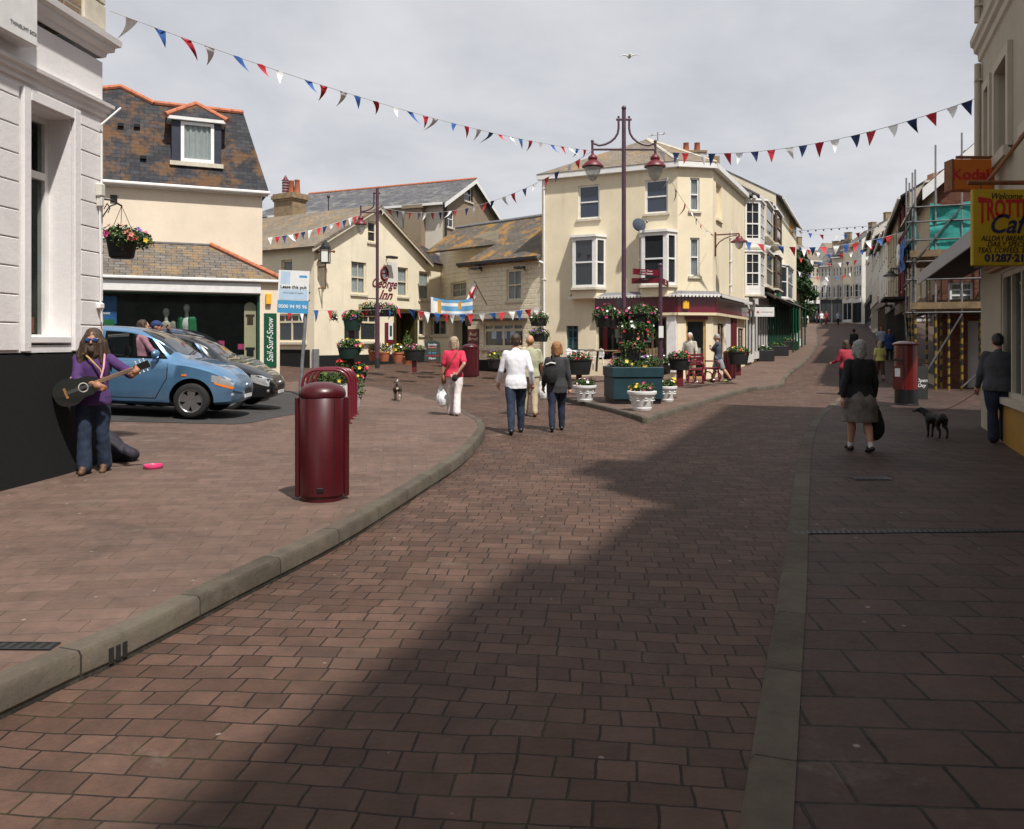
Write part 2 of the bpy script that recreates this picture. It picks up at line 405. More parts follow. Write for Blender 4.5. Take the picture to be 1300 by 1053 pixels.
plain('hair_brown',(.050,.028,.015),.6,.4,40,bmp=.9,bscale=70); plain('hair_light',(.36,.28,.19),.6,.35,40,bmp=.9,bscale=80); plain('hair_ginger',(.30,.14,.05),.6,.3,40,bmp=.8,bscale=70); plain('hair_grey',(.30,.29,.27),.6,.3,40,bmp=.8,bscale=80); plain('hair_dark',(.025,.02,.017),.6,.3,40,bmp=.8,bscale=80); plain('hair_white',(.55,.54,.52),.6,.2,40,bmp=.8,bscale=80)
def cloth(n,c,v=.18,b=.35): return plain(n,c,.9,v,7,bmp=b,bscale=18)
cloth('purple_shirt',(.068,.026,.12)); cloth('denim',(.016,.029,.058),.55); cloth('denim_dark',(.012,.018,.04),.3); cloth('black_fabric',(.010,.010,.011),.3); cloth('red_top',(.58,.03,.075)); cloth('white_trousers',(.66,.60,.60),.08); cloth('white_shirt',(.74,.74,.80),.05)
cloth('olive_shirt',(.36,.36,.24)); cloth('khaki',(.42,.34,.23)); cloth('charcoal',(.035,.034,.038)); cloth('grey_shirt',(.060,.060,.066)); cloth('slate_shirt',(.045,.06,.085)); cloth('stone_shirt',(.42,.38,.32)); cloth('grey_short',(.22,.23,.26)); cloth('tweed',(.15,.135,.12),.4); cloth('lemon',(.55,.52,.16)); cloth('blue_top',(.03,.06,.22)); cloth('pink_shirt',(.60,.28,.36)); cloth('brown_skirt',(.09,.045,.03)); cloth('pale_blue_shirt',(.42,.5,.62)); cloth('crimson',(.28,.02,.04)); cloth('tan_strap',(.42,.27,.10))
plain('leather',(.13,.05,.02),.5,.25); plain('shoe_black',(.012,.011,.011),.4,.2); plain('shoe_white',(.55,.55,.54),.6,.1); plain('lime',(.45,.65,.03),.5,.1); plain('sandal_brown',(.10,.05,.025),.6,.2); plain('carrier_bag',(.72,.74,.76),.35,.06,bmp=.4,bscale=14); plain('lens_blue',(.02,.06,.25),.08,.3)
plain('dog_brown',(.06,.04,.03),.8,.5,14,bmp=.8,bscale=90); plain('dog_cream',(.42,.36,.29),.8,.2,14,bmp=.8,bscale=90); plain('dog_black',(.010,.009,.009),.6,.3,14,bmp=.6,bscale=90)
plain('guitar_black',(.008,.008,.008),.12,.1,coat=.8); plain('guitar_wood',(.28,.14,.05),.4,.25,12); plain('pearl',(.6,.58,.52),.3,.1); plain('gig_bag',(.012,.009,.02),.7,.3,bmp=.5); plain('pink_plastic',(.62,.05,.17),.3,.1); plain('coin',(.45,.38,.25),.3,.3,metal=.7)
plain('car_blue',(.125,.27,.46),.3,.06,metal=.55,coat=1); plain('car_black',(.006,.007,.009),.3,.2,metal=.2,coat=1); plain('car_navy',(.022,.055,.13),.3,.08,metal=.5,coat=1); plain('tyre',(.012,.012,.012),.85,.2,30,bmp=.4); plain('alloy',(.55,.55,.56),.28,.08,metal=.9); plain('car_trim',(.012,.012,.013),.5,.2); plain('lamp_clear',(.55,.57,.58),.08,.1,metal=.5,coat=1); plain('lamp_amber',(.75,.20,.03),.2,.1,coat=1); plain('lamp_red',(.4,.02,.02),.2,.1,coat=1); plain('plate_white',(.75,.75,.72),.4,.04)
glassmat('glass_dark'); glassmat('glass_clear',(.02,.03,.03),.93); glassmat('glass_car',(.012,.016,.017),.82); glassmat('glass_blue',(.035,.045,.07)); glassmat('lamp_glass',(.5,.5,.48),.6,.2)
plain('net_curtain',(.62,.62,.64),.9,.12,5,bmp=.5,bscale=12); plain('lamp_white',(.75,.74,.70),.5,.04); plain('poster_blue',(.04,.16,.45),.4,.5,2); plain('poster_yellow',(.62,.5,.1),.5,.25,3); plain('poster_green',(.03,.2,.08),.5,.3,4)
plain('leaf_dark',(.018,.045,.012),.55,.4,30,spec=.3); plain('leaf_mid',(.04,.085,.02),.55,.4,30,spec=.3); plain('leaf_light',(.10,.16,.035),.55,.35,30,spec=.3); plain('soil',(.03,.02,.014),.95,.4)
plain('petal_pink',(.62,.06,.22),.6,.25,30); plain('petal_red',(.55,.02,.025),.6,.25,30); plain('petal_white',(.75,.73,.70),.6,.1,30); plain('petal_yellow',(.72,.48,.03),.6,.2,30); plain('petal_purple',(.16,.06,.30),.6,.3,30); plain('petal_salmon',(.65,.20,.17),.6,.2,30)
plain('terracotta',(.36,.11,.05),.8,.2,bmp=.2); plain('ridge_tile',(.42,.14,.07),.8,.25,9,bmp=.4); plain('chimney_render',(.24,.17,.10),.9,.35,4,bmp=.5,bscale=25); plain('kerb_edge',(.3,.28,.25),.85,.2)
tilemat('slate_dark',(.032,.034,.041),(.062,.064,.073),(.018,.018,.02),.24,.13,.005,(.19,.09,.026),.55,bm=.5,rough=.7,spec=.15)
tilemat('slate_lichen',(.11,.095,.075),(.15,.13,.105),(.03,.025,.02),.30,.16,.007,(.34,.17,.03),.78,bm=.5,rough=.7)
tilemat('slate_stone',(.15,.135,.12),(.22,.20,.175),(.04,.036,.032),.28,.135,.009,(.32,.19,.06),.5,bm=.7,rough=.8)
tilemat('slate_grey',(.09,.092,.10),(.15,.15,.16),(.035,.035,.035),.33,.18,.006,(.28,.27,.24),.4,bm=.4,rough=.6)
tilemat('slate_buff',(.22,.185,.14),(.27,.23,.18),(.07,.06,.045),.34,.2,.008,(.34,.20,.07),.4,bm=.5,rough=.8)
tilemat('red_brick',(.13,.036,.02),(.20,.065,.036),(.12,.10,.08),.22,.075,.008,bm=.5,rough=.85)
tilemat('rubble_stone',(.20,.13,.08),(.34,.24,.15),(.30,.27,.22),.3,.13,.02,bm=.9,rough=.9,dist=.12)
tilemat('setts',(.090,.049,.034),(.150,.086,.062),(.019,.013,.010),.215,.148,.0062,(.05,.038,.033),.28,off=.43,bm=.55,rough=.72,dist=.22,uvrot=R(6),blot=.5,moss=(.045,.042,.012),squash=(.72,3),fine=.016,gum=6.0)
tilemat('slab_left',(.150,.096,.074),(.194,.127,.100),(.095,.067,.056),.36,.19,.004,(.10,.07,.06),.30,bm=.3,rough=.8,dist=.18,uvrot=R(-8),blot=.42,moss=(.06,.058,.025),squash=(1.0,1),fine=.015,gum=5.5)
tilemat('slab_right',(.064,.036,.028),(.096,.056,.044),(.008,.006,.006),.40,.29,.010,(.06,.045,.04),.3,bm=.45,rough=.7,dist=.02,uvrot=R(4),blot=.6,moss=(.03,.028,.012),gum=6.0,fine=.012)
tilemat('granite',(.090,.074,.056),(.150,.126,.097),(.03,.027,.022),.9,2.0,.007,(.13,.12,.085),.4,bm=.5,rough=.85,blot=.5)
tilemat('asphalt',(.055,.053,.052),(.065,.062,.06),(.05,.05,.05),3,3,0,bm=.6,rough=.85)
plain('far_hill',(.10,.11,.075),.95,.4,.05)

# ---------------------------------------------------------------- building helpers
def window(F,r,parent,y=0,frame='white_wood',glass='glass_dark',inset=.1,fw=.06,sash=True,nx=1,nz=0,sill=True,curtain=None,sillm='stone_trim',label=None,dx=.03,name='window',bw=.022):
    a,b,c,d=r; mb=MB(F.T); y0=y+inset; y1=y0+dx
    mb.box(a,a+fw,y0,y1+.03,c,d); mb.box(b-fw,b,y0,y1+.03,c,d); mb.box(a+fw,b-fw,y0,y1+.03,c,c+fw); mb.box(a+fw,b-fw,y0,y1+.03,d-fw,d)
    if sash:
        m=(c+d)/2; mb.box(a+fw,b-fw,y0-.01,y1+.03,m-.025,m+.025)
    for i in range(1,nx):
        x=a+fw+(b-a-2*fw)*i/nx; mb.box(x-bw/2,x+bw/2,y0+.004,y1+.028,c+fw,d-fw)
    for j in range(1,nz):
        z=c+fw+(d-c-2*fw)*j/nz; mb.box(a+fw,b-fw,y0+.006,y1+.026,z-bw/2,z+bw/2)
    w=mb.build(name,frame,parent,label=label)
    g=MB(F.T); g.box(a+fw-.005,b-fw+.005,y0+.02,y0+.026,c+fw-.005,d-fw+.005); g.build('pane',glass,w)
    if curtain:
        cm=MB(F.T); n=22; yy=y0+.06
        for i in range(n):
            x0=a+(b-a)*i/n; x1=a+(b-a)*(i+1)/n
            w0=.025*math.sin(i*1.7); w1=.025*math.sin((i+1)*1.7)
            cm.quad((x0,yy+w0,c),(x1,yy+w1,c),(x1,yy+w1,d),(x0,yy+w0,d))
        cm.build('curtain',curtain,w,smooth=False)
    if sill:
        s=MB(F.T); s.box(a-.07,b+.07,y-.07,y0-.002,c-.085,c-.003); s.build('sill',sillm,w)
    return w
def strip(mb,F,s0,s1,z0,z1,out,mi=0,y=0):
    T=mb.T; mb.T=F.T; mb.box(s0,s1,y-out,y+.0,z0,z1,mi); mb.T=T
def downpipe(F,s,z0,z1,parent,mat='white_wood',y=0,r=.04):
    mb=MB(F.T); mb.cyl((s,y-.07,z0),(s,y-.07,z1),r,n=10)
    for z in (z0+.3,(z0+z1)/2,z1-.3): mb.box(s-r-.02,s+r+.02,y-.12,y-.001,z-.02,z+.02)
    mb.build('downpipe',mat,parent,smooth=40)
def quadroof(mb,a,b,c,d,t=.06,mi=0):
    "roof plane a b (eave) c d (ridge) with thickness"
    a,b,c,d=map(V,(a,b,c,d)); n=(b-a).cross(d-a).normalized()
    if n.z<0: n=-n
    o=-n*t
    mb.add([a,b,c,d,a+o,b+o,c+o,d+o],[[0,1,2,3],[7,6,5,4],[0,4,5,1],[1,5,6,2],[2,6,7,3],[3,7,4,0]],mi)
def foliage(name,blobs,n,size,mats,parent=None,weights=None,seed=1,fl=('petal_pink',),nf=0,fs=.035,post=None,**kw):
    rr=random.Random(seed); mb=MB(); allm=list(mats)+list(fl); vols=[b[1][0]*b[1][1]*b[1][2] for b in blobs]
    def pt(shell):
        c,r=rr.choices(blobs,vols)[0]
        while 1:
            d=V((rr.gauss(0,1),rr.gauss(0,1),rr.gauss(0,1)))
            if d.length>.01: break
        d.normalize(); k=rr.uniform(*shell)**.5
        return V(c)+V((d.x*r[0],d.y*r[1],d.z*r[2]))*k, d
    for i in range(n):
        p,d=pt((.15,1.1)); s=size*rr.uniform(.6,1.4)
        t=(d+V((rr.gauss(0,.7),rr.gauss(0,.7),rr.gauss(0,.7)))).normalized(); u=t.orthogonal().normalized(); u=(Matrix.Rotation(rr.uniform(0,6.28),3,t)@u); w=t.cross(u)
        mi=rr.choices(range(len(mats)),weights)[0] if weights else rr.randrange(len(mats))
        mb.add([p-u*s*.5,p-w*s*.28+t*s*.06,p+u*s*.5-t*s*.12,p+w*s*.28+t*s*.06],[[0,1,2,3]],mi)
    for i in range(nf):
        p,d=pt((.9,1.15))
        if d.z<-.5: p,d=pt((.9,1.15))
        d=(d+V((0,-.25,.2))).normalized(); s=fs*rr.uniform(.7,1.3); u=d.orthogonal().normalized(); w=d.cross(u); mi=len(mats)+rr.randrange(len(fl))
        vs=[p+d*s*.1]; 
        for k in range(10):
            a=k*math.pi/5; q=s*(1 if k%2==0 else .62); vs.append(p+u*q*math.cos(a)+w*q*math.sin(a)+d*s*(.35 if k%2==0 else .2))
        mb.add(vs,[[0,1+k,1+(k+1)%10] for k in range(10)],mi)
    if post: post(mb)
    return mb.build(name,allm,parent,**kw)
LEAF=['leaf_dark','leaf_mid','leaf_light']

# ---------------------------------------------------------------- continuous figures (voxel-fused bodies)
QUEUE=[]
def fuse(o,vox,amp=0.0,freq=9.0,smooth=2): QUEUE.append((o,vox,amp,freq,smooth))
def run_fuse():
    for o,vox,amp,freq,sm in QUEUE:
        m=o.modifiers.new('fuse','REMESH'); m.mode='VOXEL'; m.voxel_size=vox; m.use_smooth_shade=True
        if sm:
            s=o.modifiers.new('soft','SMOOTH'); s.iterations=sm; s.factor=.5
    bpy.context.view_layer.update(); dg=bpy.context.evaluated_depsgraph_get()
    new=[bpy.data.meshes.new_from_object(q[0].evaluated_get(dg)) for q in QUEUE]
    for (o,vox,amp,freq,sm),me in zip(QUEUE,new):
        if amp:
            co=[0.0]*(3*len(me.vertices)); no=list(co); me.vertices.foreach_get('co',co); me.vertices.foreach_get('normal',no)
            for i in range(0,len(co),3):
                x,y,z=co[i],co[i+1],co[i+2]; k=(noise.noise((x*freq,y*freq,z*freq*.45))+.5*noise.noise((x*freq*2.1+5,y*freq*2.1,z*freq*1.4)))*amp
                co[i]+=no[i]*k; co[i+1]+=no[i+1]*k; co[i+2]+=no[i+2]*k
            me.vertices.foreach_set('co',co)
        mats=[m for m in o.data.materials]; me.materials.clear()
        for mm in mats: me.materials.append(mm)
        n=len(me.polygons); me.polygons.foreach_set('use_smooth',[True]*n); me.polygons.foreach_set('material_index',[0]*n); me.update()
    for (o,*_),me in zip(QUEUE,new): o.modifiers.clear(); o.data=me; me.name=o.name
    QUEUE.clear()
def cap(mb,p0,p1,r0,r1,n=14):
    p0=V(p0);p1=V(p1); mb.cyl(p0,p1,r0,r1,n); mb.ball(p0,r0,n,8); mb.ball(p1,r1,n,8)
def chain(mb,pts,rs):
    for i in range(len(pts)-1): cap(mb,pts[i],pts[i+1],rs[i],rs[i+1])
def ik(a,b,l1,l2,hint):
    a=V(a);b=V(b); d=b-a; L=min(d.length,(l1+l2)*.999); u=d.normalized(); b=a+u*L
    x=(l1*l1-l2*l2+L*L)/(2*L); h=math.sqrt(max(0,l1*l1-x*x)); hv=V(hint); hv=hv-u*hv.dot(u); hv.normalize()
    return a+u*x+hv*h,b
def hand(mb,w,d,palm,side,h,curl=.5):
    "w wrist, d finger direction, palm normal, side +1 right hand; five separate fingers"
    d=V(d).normalized(); pn=V(palm); pn=(pn-d*pn.dot(d)).normalized(); s=d.cross(pn)*side
    k=h/1.72; L=.095*k
    c=V(w)+d*L*.52
    cap(mb,V(w),c+d*L*.25,.026*k,.036*k); mb.ball(c+s*.012*k,.035*k); mb.ball(c-s*.012*k,.034*k)
    for i,(o,ln) in enumerate(((-.032,.060),(-.011,.074),(.011,.078),(.032,.070))):
        b=c+d*L*.5+s*o*k; q=(d*math.cos(curl)+pn*math.sin(curl)); m=b+q*ln*k*.5; q2=(d*math.cos(curl*2.1)+pn*math.sin(curl*2.1)); e=m+q2*ln*k*.55
        chain(mb,[b-d*.02*k,m,e],[.0105*k,.0098*k,.008*k])
    b=c+s*.03*k-d*L*.2; q=(s*.75+d*.6+pn*.4).normalized(); m=b+q*.04*k; e=m+(d+pn*.6).normalized()*.032*k
    chain(mb,[b,m,e],[.014*k,.012*k,.009*k])
def person(label,pos,face,h=1.72,legs=((12,8),(-14,12)),arms=(None,None),lean=0,build=1.0,top=('white_shirt','long'),bottom=('denim','trousers'),shoes='shoe_black',hair=('hair_grey','short'),skin='skin',vox=.012,turn=0,hem=.475,group=None,nod=0,wide=1.0,female=False,sock=None,cat='person'):
    "local frame: +y forward, +x the figure's right, z up. legs=((thigh fwd, knee),right then left); arms: ('ang',fwd,out,elbow) or ('ik',(x,y,z),hint)"
    root=thing('person',label,cat,pos,group)
    T=Matrix.Translation(V(pos))@Matrix.Rotation(face,4,'Z')
    J={}
    hipz=.52*h; 
    def leg(sgn,th,kn):
        hip=V((sgn*.052*h,0,hipz)); a=R(th); k=hip+V((0,math.sin(a),-math.cos(a)))*.238*h
        b=R(th-kn); an=k+V((sgn*.004*h,math.sin(b),-math.cos(b)))*.235*h
        return hip,k,an,th-kn
    LR=leg(1,*legs[0]); LL=leg(-1,*legs[1])
    low=min(LR[2].z,LL[2].z); dz=.047*h-low
    sh=V((0,0,dz))
    LR=[LR[0]+sh,LR[1]+sh,LR[2]+sh,LR[3]]; LL=[LL[0]+sh,LL[1]+sh,LL[2]+sh,LL[3]]
    pel=V((0,0,hipz+.015*h))+sh
    Lm=Matrix.Translation(pel)@Matrix.Rotation(-R(lean),4,'X')@Matrix.Translation(-pel)
    def U(x,y,z): return Lm@(V((x*h,y*h,z*h))+sh)
    waist=U(0,0,.60); chest=U(0,.0,.72); neckb=U(0,-.006,.815); necktop=U(0,.008,.865); headc=U(0,.016,.925)
    shR=U(.099*wide,-.004,.795); shL=U(-.099*wide,-.004,.795)
    q3=(Matrix.Rotation(-R(lean),3,'X'))
    hrot=Matrix.Rotation(R(turn),3,'Z')@Matrix.Rotation(-R(lean*.35+nod),3,'X')
    b=build
    arm=[]
    for sgn,s,a in ((1,shR,arms[0]),(-1,shL,arms[1])):
        a=a or ('ang',(8 if sgn>0 else -8),8,14)
        if a[0]=='ang':
            f,o,e=R(a[1]),R(a[2]),R(a[3])
            d1=V((sgn*math.sin(o),math.sin(f)*math.cos(o),-math.cos(f)*math.cos(o))); el=s+d1*.172*h
            d2=V((sgn*math.sin(o)*.5,math.sin(f+e),-math.cos(f+e))).normalized(); wr=el+d2*.150*h
        else: el,wr=ik(s,V(a[1]),.172*h,.150*h,a[2])
        arm.append((s,el,wr,a))
    def torso(mb,g,low=None,flare=0.0):
        "smooth loft of elliptical rings from the hips to the neck"
        prof=[(.445,.080,.058),(.475,.096,.068),(.505,.099,.070),(.545,.093,.066),(.59,.086,.0615),(.64,.088,.063),(.69,.096,.067),(.735,.102,.068),(.77,.100,.062),(.795,.086,.052),(.812,.062,.044),(.828,.045,.040)] if not female else [(.445,.084,.060),(.475,.100,.071),(.505,.102,.072),(.545,.092,.064),(.60,.080,.057),(.64,.083,.060),(.69,.090,.066),(.735,.094,.066),(.77,.093,.058),(.795,.080,.050),(.812,.058,.042),(.828,.041,.037)]
        if low is not None: prof=[(low,.098,.071)]+[p for p in prof if p[0]>low+.015]
        vs=[];n=24
        for z,rx,ry in prof:
            k=b if z<.7 else 1+(b-1)*.6
            lowz=z<.56
            for i in range(n):
                a=2*math.pi*i/n; ex=abs(math.cos(a))**.85*(1 if math.cos(a)>0 else -1); q=(ex*(rx*k*(wide if z>.66 else 1)*h+g+(flare if lowz else 0)),math.sin(a)*(ry*k*h+g+(flare if lowz else 0))-.004*h,z*h)
                p=V(q)+sh
                vs.append(Lm@p if z>.5 else (p if z<.47 else p.lerp(Lm@p,(z-.47)/.03)))
        fs=[list(range(n-1,-1,-1)),[(len(prof)-1)*n+i for i in range(n)]]
        for j in range(len(prof)-1):
            for i in range(n): fs.append([j*n+i,j*n+(i+1)%n,(j+1)*n+(i+1)%n,(j+1)*n+i])
        mb.add(vs,fs)
        if female:
            for sx in (-1,1): mb.ball(U(sx*.042,.050,.715),(.036*h,.028*h,.038*h),M3=q3)
        for S in (shR,shL): cap(mb,U(0,-.004,.782),S,.036*h+g*.5,.032*h*(1+(b-1)*.4)+g)
    # body: one continuous skin surface, head to feet
    mb=MB(T); torso(mb,-.018*h,.475); cap(mb,neckb,necktop,.036*h,.033*h)
    mb.ball(headc+hrot@V((0,-.006*h,.012*h)),(.046*h,.057*h,.058*h),18,14,M3=hrot); mb.ball(headc+hrot@V((0,.014*h,-.03*h)),(.036*h,.040*h,.042*h),16,12,M3=hrot)
    hf=lambda x,y,z: headc+hrot@V((x*h,y*h,z*h))
    cap(mb,hf(0,.05,.008),hf(0,.066,-.017),.006*h,.0095*h); mb.ball(hf(0,.044,-.060),(.016*h,.014*h,.012*h)); 
    cap(mb,hf(-.02,.051,.014),hf(.02,.051,.014),.008*h,.008*h); cap(mb,hf(-.011,.05,-.037),hf(.011,.05,-.037),.006*h,.006*h)
    for sx in (-1,1): mb.ball(hf(sx*.046,-.004,-.006),(.008*h,.014*h,.020*h),M3=hrot); mb.ball(hf(sx*.024,.036,-.016),(.014*h,.014*h,.014*h))
    al_=.84 if top[1] in('long','rolled','half') else 1.0; lf=1.0 if bottom[1] in('shorts','skirt','cropped') else .80
    for S,el,wr,a in arm: chain(mb,[S,(S+el)/2,el,el.lerp(wr,.35),wr],[.031*h*b*al_,.029*h*b*al_,.022*h*al_,.0225*h,.0155*h])
    for (S,el,wr,a),sgn in zip(arm,(1,-1)):
        dd=(wr-el).normalized(); pal=V(a[3]) if a[0]=='ik' and len(a)>3 else V((-sgn,.2,0)); fd=V(a[4]) if a[0]=='ik' and len(a)>4 else dd
        cu=a[5] if a[0]=='ik' and len(a)>5 else .5
        hand(mb,wr,fd,pal,sgn,h,cu)
    for hip,k,an,ang in (LR,LL):
        chain(mb,[hip,hip.lerp(k,.5),k,k.lerp(an,.3)+V((0,-.006*h,0)),an],[.048*h*b*lf,.044*h*b*lf,.031*h*lf,.032*h*b*lf,.020*h])
        f=V((0,math.cos(R(ang*.7)),math.sin(R(ang*.7)))); hl=an+V((0,-.018*h,-.018*h)); toe=an+f*.075*h+V((0,0,-.026*h)); chain(mb,[hl,toe],[.021*h,.017*h])
    body=mb.build('body',skin,root,base=False); fuse(body,vox,0)
    # face details
    e=MB(T)
    for sx in (-1,1): e.ball(hf(sx*.0185,.0475,-.001),(.0085*h,.005*h,.0048*h),10,6,M3=hrot)
    ey=e.build('eyes','eye_dark',root,smooth=True); e=MB(T); e.ball(hf(0,.0555,-.037),(.0125*h,.004*h,.003*h),10,6,M3=hrot); e.build('mouth','lips',root,smooth=True)
    # clothing
    tm,ts=top; g=.009; ab=1+(b-1)*.45
    mb=MB(T); torso(mb,g,hem,.008)
    if ts!='vest':
        for S,el,wr,a in arm:
            if ts=='short': chain(mb,[S,S.lerp(el,.72)],[.035*h*ab+g*.5,.034*h*ab+g])
            elif ts=='half': chain(mb,[S,el,el.lerp(wr,.1)],[.034*h*ab+g*.5,.029*h*ab+g,.028*h+g])
            elif ts=='rolled': chain(mb,[S,el,el.lerp(wr,.35)],[.034*h*ab+g*.5,.026*h*ab+g,.025*h+g])
            else: chain(mb,[S,el,el.lerp(wr,.9)],[.034*h*ab+g*.5,.0255*h*ab+g,.019*h+g])
    cap(mb,U(0,-.004,.80),U(0,-.004,.825),.044*h,.040*h)
    sh_o=mb.build('shirt' if ts in('short','long','half','rolled') else ts,tm,root); fuse(sh_o,vox,(.009 if ts!='vest' else .006)*h/1.7,8.5,2)
    bm_,bs=bottom; mb=MB(T); g2=.010
    if bs in('skirt',):
        bot=.27*h+dz; topz=pel.z+.055*h
        n=28; prof=[]
        for i in range(9):
            t=i/8; z=topz+(bot-topz)*t; r=.082+.035*smooth01(t*2.2)+.012*t; prof.append((r*h*b,z))
        mb.lathe(prof+[(0.001,bot+.01)],n,(0,.0,0),sx=1.0,sy=.82)
    else:
        mb.ball(pel+V((0,-.006*h,-.006*h)),(.095*h*b+g2*.6,.066*h*b+g2,.075*h)); mb.ball(pel+V((0,-.004*h,.035*h)),(.084*h*b,.060*h*b,.045*h))
        for (hip,k,an,ang) in (LR,LL):
            if bs=='shorts': chain(mb,[hip,hip.lerp(k,.5),hip.lerp(k,.93)],[.055*h*b+g2,.053*h*b+g2,.047*h*b+g2])
            elif bs=='cropped': chain(mb,[hip,hip.lerp(k,.5),k,k.lerp(an,.45)],[.054*h*b+g2,.051*h*b+g2,.045*h+g2,.046*h+g2])
            elif bs=='loose': chain(mb,[hip,hip.lerp(k,.5),k,k.lerp(an,.5),an+V((0,0,.0*h))],[.053*h*b+g2,.050*h*b+g2,.038*h+g2,.041*h+g2,.047*h+g2*.5])
            else: chain(mb,[hip,hip.lerp(k,.5),k,k.lerp(an,.5),an+V((0,0,.004*h))],[.051*h*b+g2,.048*h*b+g2,.036*h+g2,.034*h+g2,.031*h+g2*.5])
    t_o=mb.build(bs if bs in('skirt','shorts') else 'trousers',bm_,root); fuse(t_o,vox,.010*h/1.7,10,2)
    for (hip,k,an,ang) in (LR,LL):
        mb=MB(T); f=V((0,math.cos(R(ang*.7)),math.sin(R(ang*.7)))); hl=an+V((0,-.020*h,-.022*h)); toe=an+f*.082*h+V((0,0,-.028*h)); cap(mb,hl,toe,.024*h,.021*h); mb.ball(an.lerp(toe,.4)+V((0,0,.004*h)),(.026*h,.036*h,.024*h))
        so=mb.build('shoe',shoes,root); fuse(so,max(.009,vox*.8),0)
        if sock:
            mb=MB(T); cap(mb,an+V((0,0,-.005*h)),an.lerp(k,.12),.024*h,.025*h); mb.build('sock',sock,root,smooth=True)
    hm,hs=hair; mb=MB(T)
    if hs!='bald':
        mb.ball(hf(0,-.014,.022),(.050*h,.058*h,.056*h),18,14,M3=hrot)
        if hs=='short': mb.ball(hf(0,-.030,-.005),(.046*h,.040*h,.045*h),M3=hrot)
        if hs=='fringe_back': mb=MB(T); mb.ball(hf(0,-.026,-.006),(.0475*h,.042*h,.040*h),M3=hrot)
        if hs in('bob','long'):
            for sx in (-1,1): cap(mb,hf(sx*.042,-.012,.01),hf(sx*.044,-.014,-.05),.024*h,.022*h)
            cap(mb,hf(0,-.036,.01),hf(0,-.036,-.062),.046*h,.040*h); mb.ball(hf(0,-.02,.036),(.056*h,.058*h,.048*h),M3=hrot)
        if hs=='long':
            rr=random.Random(3)
            for i in range(44):
                a=R(-210+250*i/43+90+70)+rr.uniform(-.06,.06)
                x=math.cos(a)*.054; y=math.sin(a)*.05-.012
                z0=.035; ln=rr.uniform(.10,.20)
                chain(mb,[hf(x*.8,y*.8,z0),hf(x*1.35,y*1.15,-.02),hf(x*1.60+rr.uniform(-.018,.018),y*1.2+rr.uniform(-.018,.018),-.04-ln*.55),hf(x*1.75+rr.uniform(-.035,.035),y*1.2+rr.uniform(-.025,.025),-.04-ln)],[.014*h,.015*h,.011*h,.004*h])
        if hs=='cap':
            mb.ball(hf(0,-.004,.03),(.053*h,.062*h,.048*h),M3=hrot); cap(mb,hf(-.02,.06,.022),hf(.02,.06,.022),.008*h,.008*h); cap(mb,hf(-.018,.085,.016),hf(.018,.085,.016),.006*h,.006*h)
        ho=mb.build('cap' if hs=='cap' else 'hair',hm,root); fuse(ho,vox*.8,.008*h/1.7 if hs!='cap' else 0,26 if hs!='long' else 20,1)
    info=dict(root=root,T=T,U=U,hf=hf,arm=arm,h=h,pel=pel,shR=shR,shL=shL,hrot=hrot,LR=LR,LL=LL)
    return info

# ---------------------------------------------------------------- ground, roads, kerbs
def left_off(y): return .13*(1-smooth01((y-14.6)/3.4))+.012
def Gl(x,y): return G(x,y)+left_off(y)
def sheet(name,poly,off,mat,step=.8,kind='structure'):
    "terrain-following sheet inside a plan polygon"
    P=[V((p[0],p[1])) for p in poly]; pts=[];n0=0
    for a,b in zip(P,P[1:]+P[:1]):
        k=max(1,int((b-a).length/step))
        for i in range(k): pts.append(a.lerp(b,i/k))
    nb=len(pts); xs=[p.x for p in pts]; ys=[p.y for p in pts]
    def inside(x,y):
        c=False
        for a,b in zip(P,P[1:]+P[:1]):
            if (a.y>y)!=(b.y>y) and x<(b.x-a.x)*(y-a.y)/(b.y-a.y)+a.x: c=not c
        return c
    y=min(ys)+step*.37
    while y<max(ys):
        x=min(xs)+step*.41
        while x<max(xs):
            if inside(x,y): pts.append(V((x,y)))
            x+=step*(1+max(0,(y-40)/25))
        y+=step*(1+max(0,(y-40)/25))
    r=delaunay_2d_cdt(pts,[],[list(range(nb))],1,1e-4)
    mb=MB(); f=off if callable(off) else (lambda x,y:off)
    mb.v=[V((p.x,p.y,G(p.x,p.y)+f(p.x,p.y))) for p in r[0]]; mb.f=[list(t) for t in r[2]]; mb.m=[0]*len(mb.f)
    return mb.build(name,mat,None,smooth=True,kind=kind,uvf=lambda c:(c.x,c.y))
def resample(pts,step):
    out=[V(pts[0])]
    # Catmull-Rom through the plan points
    P=[V(pts[0])]+[V(p) for p in pts]+[V(pts[-1])]
    for i in range(1,len(P)-2):
        a,b,c,d=P[i-1:i+3]; k=max(2,int((c-b).length/step))
        for j in range(1,k+1):
            t=j/k; out.append(.5*((2*b)+(c-a)*t+(2*a-5*b+4*c-d)*t*t+(3*b-a-3*c+d)*t**3))
    return out
